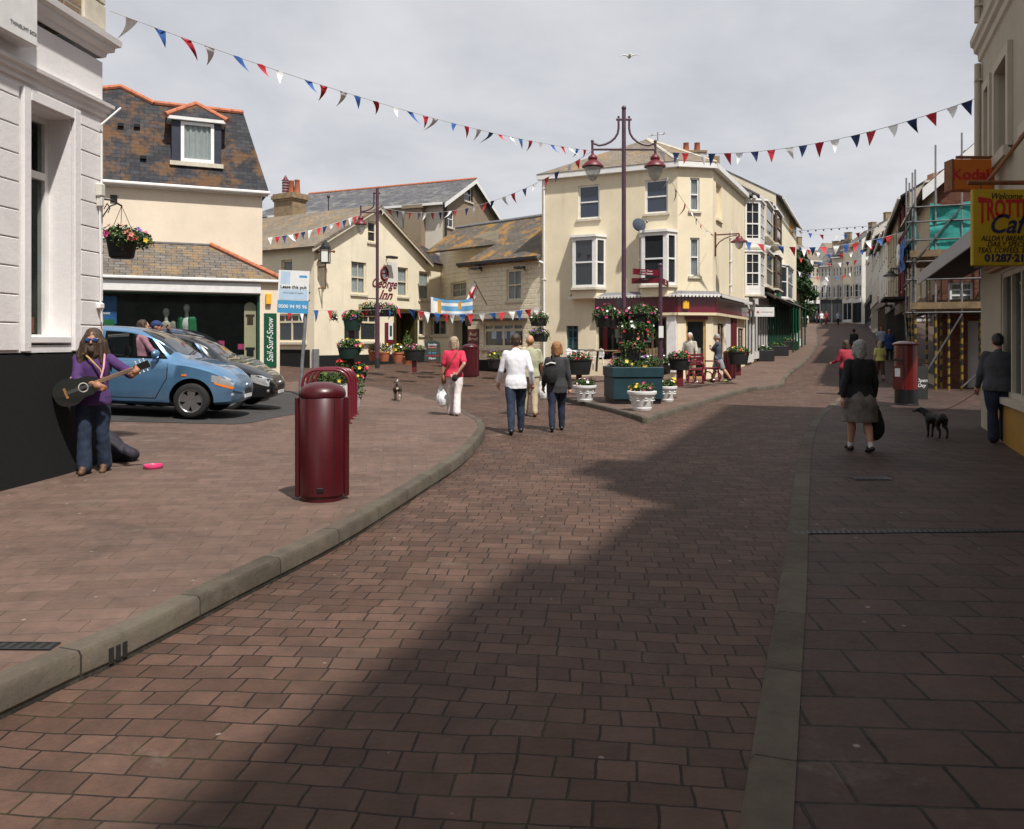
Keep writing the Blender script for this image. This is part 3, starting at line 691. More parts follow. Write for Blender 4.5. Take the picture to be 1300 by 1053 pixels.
def kerb(name,line,off,side,w=.14,mat='granite'):
    "stone kerb along a plan line, raised off(x,y) above the road, w wide on the given side"
    mb=MB(); n=len(line); A=[];B=[]; acc=0; us=[]
    for i,p in enumerate(line):
        t=(line[min(i+1,n-1)]-line[max(i-1,0)]); t=V((t.x,t.y)).normalized(); q=V((-t.y,t.x))*side
        A.append(V((p.x,p.y))); B.append(V((p.x,p.y))+q*w); us.append(acc); acc+=(line[min(i+1,n-1)]-p).length
    f=off if callable(off) else (lambda x,y:off)
    for i in range(n-1):
        pts=[]
        for k in (i,i+1):
            a,b=A[k],B[k]; g=G(a.x,a.y); h=f(a.x,a.y); gi=G(b.x,b.y); m=a.lerp(b,.12)
            pts.append([V((a.x,a.y,g-.05)),V((a.x,a.y,g+h-.018)),V((m.x,m.y,g+h+.004)),V((b.x,b.y,gi+f(b.x,b.y)+.005)),V((b.x,b.y,gi-.05))])
        for r in range(4): mb.quad(pts[0][r],pts[1][r],pts[1][r+1],pts[0][r+1])
    lut=[(V((A[i].x,A[i].y)),us[i]) for i in range(n)]
    def uvf(c):
        p=V((c.x,c.y)); j=min(range(n),key=lambda i:(lut[i][0]-p).length_squared); return (lut[j][1],(p-lut[j][0]).length*.3+c.z*.2)
    return mb.build(name,mat,None,smooth=40,kind='structure',uvf=uvf,weld=1e-4)

L0=[ground_at(*p) for p in ((0,915),(150,845),(300,765),(440,690),(540,625),(586,592),(608,568),(616,551),(608,536),(592,523),(566,511),(530,502),(485,493))]
kl=[V((-3.6,-3.5)),V((-2.75,0.5)),V((-2.42,2.2))]+[V((p.x,p.y)) for p in L0]
kl=resample(kl,.35)
offL=lambda x,y: left_off(y)
kerb('kerb',kl,offL,1)
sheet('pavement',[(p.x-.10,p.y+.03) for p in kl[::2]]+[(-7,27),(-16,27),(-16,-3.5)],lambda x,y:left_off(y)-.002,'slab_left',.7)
T0=ground_at(820,538); Il=[ground_at(p[0],p[1]) for p in ((655,497),(720,511),(775,524))]; Ir=[ground_at(*p) for p in ((885,517),(950,498))]
ki=[V((p.x,p.y)) for p in Il]+[V((T0.x,T0.y))]
kr=[V((T0.x,T0.y))]+[V((p.x,p.y)) for p in Ir]+[V((8.9,27)),V((10.4,31)),V((14.3,40)),V((22.4,60)),V((31.6,85)),V((39,104))]
kil=resample(ki,.4); kir=resample(kr,.5); kall=kil[:-1]+[V((T0.x-.06,T0.y+.03)),V((T0.x+.02,T0.y-.02)),V((T0.x+.12,T0.y+.06))]+kir[1:]
offI=lambda x,y: .10*smooth01((24.5-y)/5+.35) if x<3 else .10
kerb('kerb',kall,offI,1)
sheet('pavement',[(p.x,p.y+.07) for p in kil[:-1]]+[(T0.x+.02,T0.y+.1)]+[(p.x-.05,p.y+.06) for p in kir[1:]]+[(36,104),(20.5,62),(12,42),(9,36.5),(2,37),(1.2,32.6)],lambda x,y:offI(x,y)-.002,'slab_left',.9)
Rk=[ground_at(*p) for p in ((955,964),(975,840),(990,750),(1000,675),(1007,625),(1019,560),(1035,532),(1051,518),(1071,503))]
kR=[V((-1.77,-4)),V((-.08,.5)),V((.52,2.1))]+[V((p.x,p.y)) for p in Rk]+[V((12.7,30)),V((19.8,45)),V((30.6,70)),V((41.5,100))]
kRs=resample(kR,.4)
kerb('kerb',kRs,lambda x,y:.06,-1,.17)
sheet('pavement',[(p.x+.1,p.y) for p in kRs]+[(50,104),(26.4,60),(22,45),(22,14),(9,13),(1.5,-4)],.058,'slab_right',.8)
road=[(-20,-6),(9,-6),(24,14),(24,45),(33,70),(52,104),(60,135),(20,135),(22,66),(8,44),(-20,44)]
sheet('road',road,0,'setts',1.0)
sheet('parking_bay',[(-14.5,12.6),(-6.3,13.15),(-4.55,13.4),(-4.35,13.7),(-4.0,16.3),(-4.3,19.5),(-5.6,22.5),(-15,19)],lambda x,y:left_off(y)+.004,'asphalt',.6)
# wide terrain under everything, reaching the horizon
mb=MB(); xs=[-900,-300,-120,-60,-30,-20,-10,0,10,20,30,40,60,90,140,300,900]; ys=[-300,-60,-20,-6,0,9,14,20,30,38,45,60,80,100,120,150,200,300,600,1500]
def gz(x,y):
    z=G(max(-20,min(60,x)),y)-.08
    if y>115: z+=9*smooth01((y-115)/120)+ 18*smooth01((y-200)/500)
    return z
mb.v=[V((x,y,gz(x,y))) for y in ys for x in xs]; nx=len(xs)
for j in range(len(ys)-1):
    for i in range(nx-1): mb.f.append([j*nx+i,j*nx+i+1,j*nx+nx+i+1,j*nx+nx+i]); mb.m.append(0)
mb.build('ground','far_hill',None,smooth=True,kind='structure')
# drains and covers
def grate(label,a,b,w,fz,group=None,mat='iron'):
    a=V(a);b=V(b); d=(b-a).normalized(); q=V((-d.y,d.x)); n=int((b-a).length/.05)
    o=thing('drain_grate',label,'drain',(a.x,a.y,fz(a.x,a.y)),group); mb=MB()
    P=lambda t,s,z:(a.x+d.x*t+q.x*s,a.y+d.y*t+q.y*s,fz(a.x+d.x*t,a.y+d.y*t)+z)
    L=(b-a).length
    for s0,s1 in ((-w/2,-w/2+.012),(w/2-.012,w/2)):
        k=max(2,int(L/.6))
        for i in range(k): mb.quad(P(L*i/k,s0,.006),P(L*(i+1)/k,s0,.006),P(L*(i+1)/k,s1,.006),P(L*i/k,s1,.006))
    mb.build('frame',mat,o); mb=MB()
    for i in range(n):
        t=L*(i+.2)/n; t2=L*(i+.75)/n; mb.quad(P(t,-w/2+.013,.005),P(t2,-w/2+.013,.005),P(t2,w/2-.013,.005),P(t,w/2-.013,.005))
    mb.build('bars',mat,o); mb=MB(); k=max(2,int(L/.6))
    for i in range(k): mb.quad(P(L*i/k,-w/2,.002),P(L*(i+1)/k,-w/2,.002),P(L*(i+1)/k,w/2,.002),P(L*i/k,w/2,.002))
    mb.build('channel','dark_void',o)
g1=ground_at(1003,677,.06); g2=V((5.2,g1.y+.12,0))
grate('long slotted drain channel crossing the right hand pavement',(g1.x+.03,g1.y),(g2.x,g2.y),.085,lambda x,y:G(x,y)+.06,mat='iron')
g3=ground_at(122,822,.14)
grate('dark drain grating set in the left pavement beside the kerb outlet',(g3.x-2.6,g3.y+.05),(g3.x-.20,g3.y),.10,lambda x,y:Gl(x,y))
mc=ground_at(1105,608,.06); mb=MB(); mb.box(mc.x-.22,mc.x+.22,mc.y-.11,mc.y+.11,mc.z+.003,mc.z+.006)
for i in range(6): mb.box(mc.x-.2+.067*i,mc.x-.16+.067*i,mc.y-.09,mc.y+.09,mc.z+.0062,mc.z+.009)
mb.build('manhole_cover','iron',None,label='small iron access cover in the shaded right pavement',cat='cover')
# kerb outlet slots in the face of the left kerb
ko=ground_at(152,838); j=min(range(1,len(kl)-1),key=lambda i:(kl[i]-V((ko.x,ko.y))).length); t=(kl[j+1]-kl[j-1]).normalized(); mb=MB()
for i in (-1,0,1):
    c=kl[j]+t*.045*i; n=V((t.y,-t.x)); g=G(c.x,c.y); P=lambda u,o,z:(c.x+t.x*u+n.x*o,c.y+t.y*u+n.y*o,g+z)
    mb.add([P(-.014,-.02,.02),P(.014,-.02,.02),P(.014,.004,.02),P(-.014,.004,.02),P(-.014,-.02,.10),P(.014,-.02,.10),P(.014,.004,.10),P(-.014,.004,.10)],[[3,2,1,0],[4,5,6,7],[0,1,5,4],[1,2,6,5],[2,3,7,6],[3,0,4,7]])
mb.build('kerb_outlet','dark_void',None,label='three dark drain slots in the face of the left kerb',cat='drain')

# ---------------------------------------------------------------- white rendered building on the left
def rusticated(mb,F,s0,s1,z0,z1,h,out=.022,gap=.014):
    z=z0
    while z<z1-.05:
        mb.box(s0,s1,-out,0,z+gap/2,min(z1,z+h)-gap/2,0,.006); z+=h
FA=Facade((-5.05,10.1),(.091,.996)); zb=Gl(-5,9)
A=thing('corner_building','white rendered corner building with tall shop window and black base at the left edge','building',(-5.05,10.1,zb))
wr=FA.rect(43,140,90,437); wr=(wr[0]-.10,wr[1],1.62,FA.z_at(90,152))
w2=(wr[0]-1.75,wr[0]-.85,wr[2],wr[3]); w3=(w2[0]-1.75,w2[0]-.85,wr[2],wr[3])
mb=MB(FA.T); mb.wall(-13,0,1.54,5.1,[wr,w2,w3],rev=.3)
mb.quad((0,0,1.54),(0,9,1.54),(0,9,5.1),(0,0,5.1)); mb.quad((-13,9,1.54),(-13,0,1.54),(-13,0,5.1),(-13,9,5.1)); mb.quad((0,9,zb),(-13,9,zb),(-13,9,9),(0,9,9)); mb.quad((-13,0,9),(0,0,9),(0,9,9),(-13,9,9))
mb.build('wall','white_render',A)
mb=MB(FA.T); mb.box(-13,.03,-.03,9,zb-.3,1.52); mb.build('plinth','plinth_black',A)
for a,b in ((wr[1]+.16,-.02),(w2[1]+.16,wr[0]-.16),(w3[1]+.16,w2[0]-.16)): mb=MB(FA.T); rusticated(mb,FA,a,b,1.56,4.36,.295); mb.build('rusticated_panel','white_render',A)
for r in (wr,w2,w3):
    mb=MB(FA.T)
    for a,b in ((r[0]-.12,r[0]-.003),(r[1]+.003,r[1]+.12)): mb.box(a,b,-.05,-.001,1.55,r[3]+.13,0,.008)
    mb.box(r[0]-.002,r[1]+.002,-.05,-.001,r[3]+.003,r[3]+.13,0,.008)
    mb.build('architrave','white_render',A)
def moulding(F,s0,s1,prof,name,mat,parent,side=True):
    "prof: list of (out,z) from bottom to top, returned round the s1 end"
    mb=MB(F.T)
    for (o0,z0),(o1,z1) in zip(prof,prof[1:]):
        mb.quad((s0,-o0,z0),(s1+o0,-o0,z0),(s1+o1,-o1,z1),(s0,-o1,z1))
        mb.quad((s1+o0,-o0,z0),(s1+o0,3,z0),(s1+o1,3,z1),(s1+o1,-o1,z1))
    return mb.build(name,mat,parent)
zc=FA.z_at(130,140); moulding(FA,-13,0,[(0,zc-.12),(.03,zc-.10),(.035,zc-.05),(.065,zc-.03),(.07,zc+.01),(.10,zc+.03),(.105,zc+.07),(0,zc+.10)],'string_course','white_render',A)
zd=FA.z_at(133,72); moulding(FA,-13,0,[(0,zd-.04),(.03,zd-.02),(.04,zd+.03),(.10,zd+.06),(.105,zd+.11),(.155,zd+.14),(.165,zd+.21),(0,zd+.28)],'cornice','white_render',A)
mb=MB(FA.T); mb.wall(-13,-.75,zd+.28,9,[(-1.95,-.85,zd+.45,8.2)] if 0 else []); mb.quad((0,0,zd+.28),(0,9,zd+.28),(0,9,9),(0,0,9)); mb.quad((-.75,0,zd+.28),(0,0,zd+.28),(0,0,9),(-.75,0,9)); mb.build('upper_wall','rubble_stone',A)
for k_ in (0,1):
    mb=MB(FA.T); z=zd+.30; i=0
    while z<8.8:
        if k_==0: w=.42 if i%2==0 else .30; mb.box(-w,.02,-.035,.3,z,z+.30,0,.01)
        else: mb.box(-1.25-(.5 if i%2==0 else .38),-.98 if i%2==0 else -1.1,-.03,-.001,z,z+.3,0,.01)
        z+=.315; i+=1
    mb.build('quoin','stone_trim',A)
for r,seen in ((wr,1),(w2,0),(w3,0)):
    mb=MB(FA.T); fw=.07; zt=r[2]+(r[3]-r[2])*.74
    mb.box(r[0],r[0]+fw,.27,.36,r[2],r[3]); mb.box(r[1]-fw,r[1],.27,.36,r[2],r[3]); mb.box(r[0]+fw,r[1]-fw,.27,.36,r[2],r[2]+.12); mb.box(r[0]+fw,r[1]-fw,.27,.36,r[3]-fw,r[3]); mb.box(r[0]+fw,r[1]-fw,.265,.365,zt-.04,zt+.04)
    w=mb.build('window','white_wood',A); mb=MB(FA.T); mb.box(r[0]+.06,r[1]-.06,.31,.318,r[2]+.1,r[3]-.06); mb.build('pane','glass_clear' if seen else 'glass_dark',w)
    mb=MB(FA.T); mb.box(r[0]+.01,r[1]-.01,-.02,.268,r[2]+.02,r[2]+.10,0,.01); mb.build('sill','white_render',w)
    if seen:
        mb=MB(FA.T); x0,x1,y1,z0,z1=r[0]-.3,r[1]+.25,1.3,r[2]-.2,r[3]+.2
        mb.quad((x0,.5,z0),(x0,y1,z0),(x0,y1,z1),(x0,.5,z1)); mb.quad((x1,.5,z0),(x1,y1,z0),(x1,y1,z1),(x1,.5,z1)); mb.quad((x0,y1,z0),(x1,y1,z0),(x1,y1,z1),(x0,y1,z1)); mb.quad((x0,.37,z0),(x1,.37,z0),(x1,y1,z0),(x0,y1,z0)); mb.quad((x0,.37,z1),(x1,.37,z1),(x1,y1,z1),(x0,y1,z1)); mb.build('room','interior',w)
        mb=MB(FA.T); mb.box(r[0]+.1,r[1]-.12,.40,.41,2.15,2.40,0); mb.box(r[0]+.1,r[1]-.12,.40,.41,2.401,2.60,1); mb.box(r[0]+.1,r[1]-.12,.40,.41,2.601,2.78,4); mb.box(r[0]+.1,r[1]-.2,.40,.41,2.85,3.05,2); mb.box(r[1]-.3,r[1]-.1,.38,.42,1.76,1.94,3); mb.build('display','poster_yellow poster_blue terracotta terracotta pale_blue'.split(),w)
sb=MB(FA.T); s1=FA.s_at(48,-.2); z0=FA.z_at(47,60,-.2); sb.box(s1-4.2,s1,-.20,-.002,z0,z0+.62,0,.01); sg=sb.build('sign_board','grey_render' if 0 else 'white_wood',A)
lettering('THINGUMY BOX',FA.sign(s1-.02,-.202,z0+.12),.052,'grey_ink',sg,align='RIGHT',depth=.003)
mb=MB(FA.T); mb.tube([(-.10,-.05,4.2),(-.10,-.05,3.6),(-.13,-.05,3.2),(-.11,-.05,2.4),(-.12,-.05,2.1),(-.09,-.05,1.9)],.014,6); mb.tube([(-.11,-.05,4.3),(.05,-.21,4.55)],.014,6); mb.build('cable','white_wood',A,smooth=True)
mb=MB(FA.T); mb.box(-.19,-.09,-.10,-.023,3.42,3.58,0,.015); mb.box(-.17,-.11,-.095,-.023,3.30,3.4195,0,.01); mb.build('junction_box','pearl',A)
mb=MB(FA.T); mb.box(-.17,-.07,-.075,-.023,2.06,2.13,0,.012); mb.build('junction_box','pvc',A)
# hanging basket on the end wall of the white building
hb=V((-5.06,10.62,0)); zt=2.74
B=thing('hanging_basket','black tub hanging basket of pink and orange flowers on the white building end','basket',(hb.x,hb.y,2.6))
mb=MB(); mb.lathe([(.13,0),(.15,.02),(.185,.24),(.195,.25),(.19,.27)],24,(hb.x,hb.y,2.74)); mb.build('tub','tub_black',B,smooth=True)
mb=MB(); top=V((hb.x,hb.y,3.42)); mb.tube([(hb.x,10.1,3.42),(hb.x,10.36,3.45),top],.012,6); mb.tube([(hb.x,10.1,3.18),(hb.x,10.3,3.36),(hb.x,10.5,3.43)],.009,6); mb.tube([(hb.x+.02,10.12,3.3),(hb.x+.02,10.2,3.38),(hb.x+.02,10.27,3.33),(hb.x+.02,10.22,3.27)],.007,6); mb.build('bracket','iron',B,smooth=True)
mb=MB()
for a in (0,2.1,4.2): mb.tube([top,(hb.x+.18*math.cos(a),hb.y+.18*math.sin(a),3.0)],.004,5)
mb.build('chain','iron',B)
foliage('foliage',[((hb.x,hb.y,3.04),(.25,.25,.13)),((hb.x+.2,hb.y,2.98),(.2,.2,.12)),((hb.x+.05,hb.y-.14,2.94),(.1,.1,.12))],900,.05,LEAF,B,[4,4,2],3,('petal_pink','petal_salmon','petal_yellow','petal_purple','petal_red'),34,.042)

# ---------------------------------------------------------------- surf shop with slate mansard roof
FB=Facade((-6.52,23.0),(.914,.405)); gB=Gl(-7,22)
B=thing('surf_shop','cream surf shop with mossy slate mansard roof and dormer behind the parked cars','building',(-6.52,23,gB))
sL=-9.0; z_f0=FB.z_at(240,371); z_f1=FB.z_at(240,358); z_g=FB.z_at(240,355); wo=(FB.s_at(128)-1.5,FB.s_at(330),gB+.35,z_f0-.02)
mb=MB(FB.T); mb.wall(sL,0,gB-.4,z_g-.02,[wo],rev=.15); mb.quad((0,0,gB-.4),(0,6,gB-.4),(0,6,z_g-.02),(0,0,z_g-.02)); mb.build('shop_wall','pink_cream',B)
mb=MB(FB.T); mb.box(sL,FB.s_at(330)+.02,-.05,-.002,z_f0,z_f1,0,.008); mb.build('fascia','white_wood',B)
mb=MB(FB.T); mb.box(sL,.12,-.14,.0,z_g-.03,z_g+.05,0,.02); mb.build('gutter','white_wood',B)
w=MB(FB.T); w.box(wo[1]-.06,wo[1],.1,.17,wo[2],wo[3]); w.box(wo[0],wo[0]+.06,.1,.17,wo[2],wo[3]); w.box(wo[0]+.06,wo[1]-.06,.1,.17,wo[2],wo[2]+.08); w.box(wo[0]+.06,wo[1]-.06,.1,.17,wo[3]-.05,wo[3]); sw=w.build('shop_window','shop_green',B)
mb=MB(FB.T); mb.box(wo[0]+.05,wo[1]-.05,.13,.14,wo[2]+.07,wo[3]-.04); mb.build('pane','glass_clear',sw)
mb=MB(FB.T); x0,x1,y1,za,zz=wo[0],wo[1],2.6,wo[2]-.05,wo[3]+.05
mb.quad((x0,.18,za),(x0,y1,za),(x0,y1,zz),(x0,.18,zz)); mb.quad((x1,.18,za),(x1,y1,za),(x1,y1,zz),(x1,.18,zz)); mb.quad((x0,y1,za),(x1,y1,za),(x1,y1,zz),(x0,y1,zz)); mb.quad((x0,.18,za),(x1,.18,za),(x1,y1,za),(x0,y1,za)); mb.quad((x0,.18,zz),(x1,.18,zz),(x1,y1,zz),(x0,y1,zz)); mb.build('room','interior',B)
def brect(px0,y0,px1,y1,off): return FB.rect(px0,y0,px1,y1,off)
r=brect(129,376,148,421,.3); mb=MB(FB.T); mb.box(r[0],r[1],.3,.31,r[2]+.2,r[3],0); mb.box(r[0]+.03,r[0]+.2,.29,.299,r[2]+.45,r[2]+.5,1); mb.box(r[0]+.05,r[1]-.05,.29,.299,r[2]+.1,r[2]+.32,2); mb.box(r[0],r[1],.29,.299,r[2],r[2]+.09,1); mb.build('poster',['poster_blue','white_ink','poster_green'],B)
r=brect(310,384,325,458,.25); mb=MB(FB.T); c=(r[0]+r[1])/2; hw=(r[1]-r[0])/2; n=10
out=[(c-hw,r[2]),(c+hw,r[2])]+[(c+hw*math.cos(math.pi*i/n),r[3]-hw+hw*math.sin(math.pi*i/n)) for i in range(n+1)]
mb.prism(out,'y',.25,.26,0); mb.box(c-hw*.6,c+hw*.6,.235,.249,r[2]+.12,r[2]+.30,1); mb.box(c-hw*.8,c+hw*.8,.235,.249,r[2]+.31,r[2]+.37,1); mb.box(c-hw*.5,c+hw*.5,.235,.249,r[3]-.62,r[3]-.40,2); mb.box(c-hw*.75,c+hw*.75,.233,.249,r[3]-.39,r[3]-.34,2); mb.build('telephone_cutout',['cream_ink','black_ink','brown_wood'],B)
for px,py in ((281,437),(306,441)):
    q=brect(px-4,py-4,px+4,py+3,.3); mb=MB(FB.T); mb.box(q[0],q[1],.3,.5,q[2],q[3],0,.005); mb.build('gift_box','petal_pink',B)
r=brect(335,398,351,466,0); mb=MB(FB.T); mb.box(r[0],r[1],-.03,-.002,r[2],r[3]); pn=mb.build('sign_panel','shop_green',B)
mx=FB.sign((r[0]+r[1])/2,-.032,(r[2]+r[3])/2)@Matrix.Rotation(R(90),4,'Z')
lettering('Sail-Surf-Snow',mx,.24,'white_ink',pn,shear=.25,sx=.98*(r[3]-r[2])/1.66)
r=brect(337,373,344,387,0); mb=MB(FB.T); mb.box(r[0],r[1],-.1,-.002,r[2],r[3],0,.015); mb.build('alarm_box','yellow_box',B)
# upper storey set back, lean-to slates below it
U=1.3; su=FB.s_at(333,U); ze=FB.z_at(240,241,U); zl=FB.z_at(240,311,U)
mb=MB(FB.T); mb.wall(sL,su,zl-.5,ze,[],y=U); mb.quad((su,U,gB),(su,U+6,gB),(su,U+6,ze),(su,U,ze)); mb.quad((sL,U+6,gB),(sL,U+6,ze),(su,U+6,ze),(su,U+6,gB)); mb.build('upper_wall','pink_cream',B)
sh=FB.s_at(267,U)
mb=MB(FB.T); za=z_g+.03; mb.add([(sL,-.1,za),(.1,-.1,za),(sh,U,zl),(sL,U,zl)],[[0,1,2,3]]); mb.add([(.1,-.1,za),(.1,6,za),(sh+.2,6,zl),(sh,U,zl)],[[0,1,2,3]]); mb.build('lean_to_roof','slate_stone',B)
def ridge_tiles(T,a,b,parent,r=.075,name='ridge_tiles',mat='ridge_tile'):
    a=V(a);b=V(b); L=(b-a).length; n=max(2,int(L/.32)); mb=MB(T)
    for i in range(n): mb.cyl(a.lerp(b,i/n+.01/n),a.lerp(b,(i+1)/n),r*1.05,r*.97,8)
    mb.build(name,mat,parent,smooth=40)
ridge_tiles(FB.T,(.12,-.12,za+.03),(sh,U-.02,zl+.04),B,.065)
mb=MB(FB.T); mb.box(sL,sh,U-.03,U-.002,zl+.0,zl+.05); mb.build('flashing','lead',B)
mb=MB(FB.T); mb.box(sL,su+.2,U-.25,U-.12,ze-.02,ze+.08,0,.03); mb.box(sL,su+.15,U-.12,U-.003,ze-.05,ze+.02); mb.build('roof_gutter','white_wood',B)
U2=U+1.15; sr0=su+.18; sr1=FB.s_at(309,U2); zr=FB.z_at(309,144,U2)
mb=MB(FB.T); e0=(sL,U-.14,ze+.05); e1=(sr0,U-.14,ze+.05); t1=(sr1,U2,zr); t0=(sL,U2,zr); mb.add([e0,e1,t1,t0],[[0,1,2,3]]); mb.add([e1,(sr0,U+6,ze+.05),(sr1,U+5,zr),t1],[[0,1,2,3]]); mb.add([t0,t1,(sr1,U+5,zr),(sL,U+5,zr)],[[0,1,2,3]]); mb.build('mansard_roof','slate_dark',B)
gL=FB.s_at(118,U2); gP=FB.s_at(153,U2); gR=FB.s_at(196,U2); zp=FB.z_at(153,106,U2)
mb=MB(FB.T); mb.add([(gP-1.6,U2-.01,zr-.02),(gR,U2-.01,zr-.02),(gP,U2+.35,zp),(gP-1.6,U2+2.5,zr),(gR,U2+2.5,zr),(gP,U2+2.5,zp)],[[0,1,2],[1,4,5,2],[3,0,2,5]]); mb.build('gablet','slate_dark',B)
ridge_tiles(FB.T,(gR,U2-.02,zr),(gP,U2+.33,zp),B); ridge_tiles(FB.T,(gP-1.6,U2-.02,zr),(gP,U2+.33,zp),B); ridge_tiles(FB.T,(gR,U2,zr+.02),(sr1,U2,zr+.02),B)
# dormer
zdb=FB.z_at(247,207,U+.2); fr=(zdb-ze)/(zr-ze); yf=U-.14+fr*(U2-U+.14)-.05
da,db,dz0,dz1=FB.rect(218,155,281,209,yf); D=MB(FB.T)
zs=dz1; yb=U2+.3
D.quad((da,yf,dz0),(da+.25,yf,dz0),(da+.25,yf,zs),(da,yf,zs)); D.quad((db-.21,yf,dz0),(db,yf,dz0),(db,yf,zs),(db-.21,yf,zs)); D.quad((da,yb,dz0),(da,yf,dz0),(da,yf,zs),(da,yb,zs)); D.quad((db,yf,dz0),(db,yb,dz0),(db,yb,zs),(db,yf,zs))
D.box(da+.25,db-.21,yf+.05,yf+.12,dz0,dz0+.05); dm=D.build('dormer','dormer_navy',B)
wr_=(da+.24,db-.20,dz0+.06,zs-.02); window(FB,wr_,dm,y=yf,frame='pvc',glass='glass_clear',inset=-.02,sash=False,fw=.09,curtain='net_curtain',sill=False,name='window')
mb=MB(FB.T); mb.box(da-.12,db+.12,yf-.12,yb,zs,zs+.09); mb.build('dormer_eaves','white_wood',dm)
mb=MB(FB.T); mb.box(da-.05,db+.05,yf-.12,yf+.0,dz0-.08,dz0+.04); mb.build('dormer_sill','stone_trim',dm)
cx=(da+db)/2; zq=FB.z_at(248,130,yf+.3); a0=(da-.16,yf-.12,zs+.092); a1=(db+.16,yf-.12,zs+.092); ap=(cx,yf+.45,zq); bk=(cx,yb+1.0,zq)
mb=MB(FB.T); mb.add([a0,a1,ap,bk,(da-.16,yb+.6,zs+.092),(db+.16,yb+.6,zs+.092)],[[0,1,2],[1,5,3,2],[4,0,2,3]]); mb.build('dormer_roof','slate_dark',dm)
ridge_tiles(FB.T,a0,ap,dm); ridge_tiles(FB.T,a1,ap,dm)
for px,py in ((153,157),(174,158),(182,203)):
    f=.5; q=FB.rect(px-4,py-2,px+4,py+2,U+.5); fz=(q[2]-ze)/(zr-ze); yy=U-.14+fz*(U2-U+.14); mb=MB(FB.T); mb.box(q[0],q[1],yy-.12,yy+.1,q[2],q[3]); mb.build('roof_vent','black_gloss',B)
q=FB.rect(140,248,149,257,U); mb=MB(FB.T); mb.box(q[0],q[1],U-.03,U-.002,q[2],q[3]); mb.build('wall_vent','black_gloss',B)
# shop mannequins
for px,top,col,lab in ((211,391,'stone_shirt','pale shop mannequin in a cream top, left one in the surf shop window'),(237,386,'poster_green','shop mannequin in white top and open green jacket in the surf shop window')):
    s=FB.s_at(px,.42); p=FB.W(s,.42,gB+.3); zt=FB.z_at(px,top,.42); mn=thing('mannequin',lab,'mannequin',p); mb=MB(); x,y=p.x,p.y
    mb.ball((x,y,zt-.12),(.085,.10,.12)); cap(mb,(x,y,zt-.34),(x,y,zt-.2),.05,.045); mb.ball((x,y,zt-.55),(.16,.1,.2)); mb.ball((x,y,zt-.85),(.14,.1,.2)); cap(mb,(x-.19,y,zt-.42),(x-.22,y,zt-.9),.05,.035); cap(mb,(x+.19,y,zt-.42),(x+.22,y,zt-.9),.05,.035); cap(mb,(x-.08,y,zt-1.0),(x-.09,y,p.z),.07,.05); cap(mb,(x+.08,y,zt-1.0),(x+.09,y,p.z),.07,.05)
    o=mb.build('body','pearl',mn); fuse(o,.02)
    mb=MB(); mb.ball((x,y,zt-.56),(.175,.115,.2)); mb.ball((x,y,zt-.82),(.155,.115,.2)); cap(mb,(x-.19,y,zt-.42),(x-.21,y,zt-.62),.065,.055); cap(mb,(x+.19,y,zt-.42),(x+.21,y,zt-.62),.065,.055); o=mb.build('top','white_cloth' if col=='poster_green' else col,mn); fuse(o,.02)
    if col=='poster_green':
        mb=MB()
        for sx in (-1,1): cap(mb,(x+sx*.13,y-.06,zt-.42),(x+sx*.14,y-.06,zt-.95),.07,.06); cap(mb,(x+sx*.19,y,zt-.42),(x+sx*.23,y,zt-.85),.075,.06)
        o=mb.build('jacket','poster_green',mn); fuse(o,.02)

# ---------------------------------------------------------------- the cream pub with its gable
PC=(kx(399)*34,34.0); gd=V((.524,.852)); FG=Facade(PC,gd); FLf=Facade(PC,(.852,-.524)); gP_=G(PC[0],34)+.02
P=thing('pub','cream gabled pub with hand painted name, hanging lantern and black plinth','pub',(PC[0],PC[1],gP_))
sR=FG.s_at(541); sEnd=FG.s_at(573); zE=FG.z_at(404,311); sA=FG.s_at(478); zA=FG.z_at(478,262); zE2=FG.z_at(541,331); zLo=FG.z_at(560,337)
def wrect(F,*r): return F.rect(*r)
gw=[wrect(FG,446,331,465,374),wrect(FG,505,339,518,377),wrect(FG,532,345,545,381),wrect(FG,467,281,478,308)]
lw=[wrect(FG,437,400,479,433)]; dr=wrect(FG,502,397,527,461); dr=(dr[0],dr[1],gP_+.05,dr[3])
lw2=wrect(FG,532,406,540,426)
mb=MB(FG.T); zg0=gP_-.6; zt=min(zE,zLo)
mb.wall(0,sEnd,zg0,zt-.35,gw[:3]+lw+[dr,lw2],rev=.14)
zt0=zt-.35
mb.wall(0,sR,zt0,zE,[],rev=.1) if 0 else None
# upper wall with gable window cut by strips
ww=gw[3]
def gz_at(s): return zE+(zA-zE)*s/sA if s<sA else zA+(zE2-zA)*(s-sA)/(sR-sA)
cuts=sorted([0,ww[0],ww[1],sA,sR])
for a,b in zip(cuts,cuts[1:]):
    za,zbb=gz_at(a),gz_at(b)
    if abs(a-ww[0])<1e-6: mb.add([(a,0,zt0),(b,0,zt0),(b,0,ww[2]),(a,0,ww[2])],[[0,1,2,3]]); mb.add([(a,0,ww[3]),(b,0,ww[3]),(b,0,zbb),(a,0,za)],[[0,1,2,3]])
    else: mb.add([(a,0,zt0),(b,0,zt0),(b,0,zbb),(a,0,za)],[[0,1,2,3]])
mb.wall(ww[0],ww[1],ww[2],ww[3],[ww],rev=.14)
mb.quad((sR,0,zt0),(sEnd,0,zt0),(sEnd,0,zLo),(sR,0,zLo))
mb.quad((sEnd,0,zg0),(sEnd,9,zg0),(sEnd,9,zLo),(sEnd,0,zLo)); mb.quad((sEnd,9,zg0),(0,12,zg0),(0,12,zE),(sEnd,9,zLo))
Lw=9.0
mb.build('gable_wall','cream_pub',P)
llw=wrect(FLf,352,399,387,434); luw=wrect(FLf,357,330,371,374)
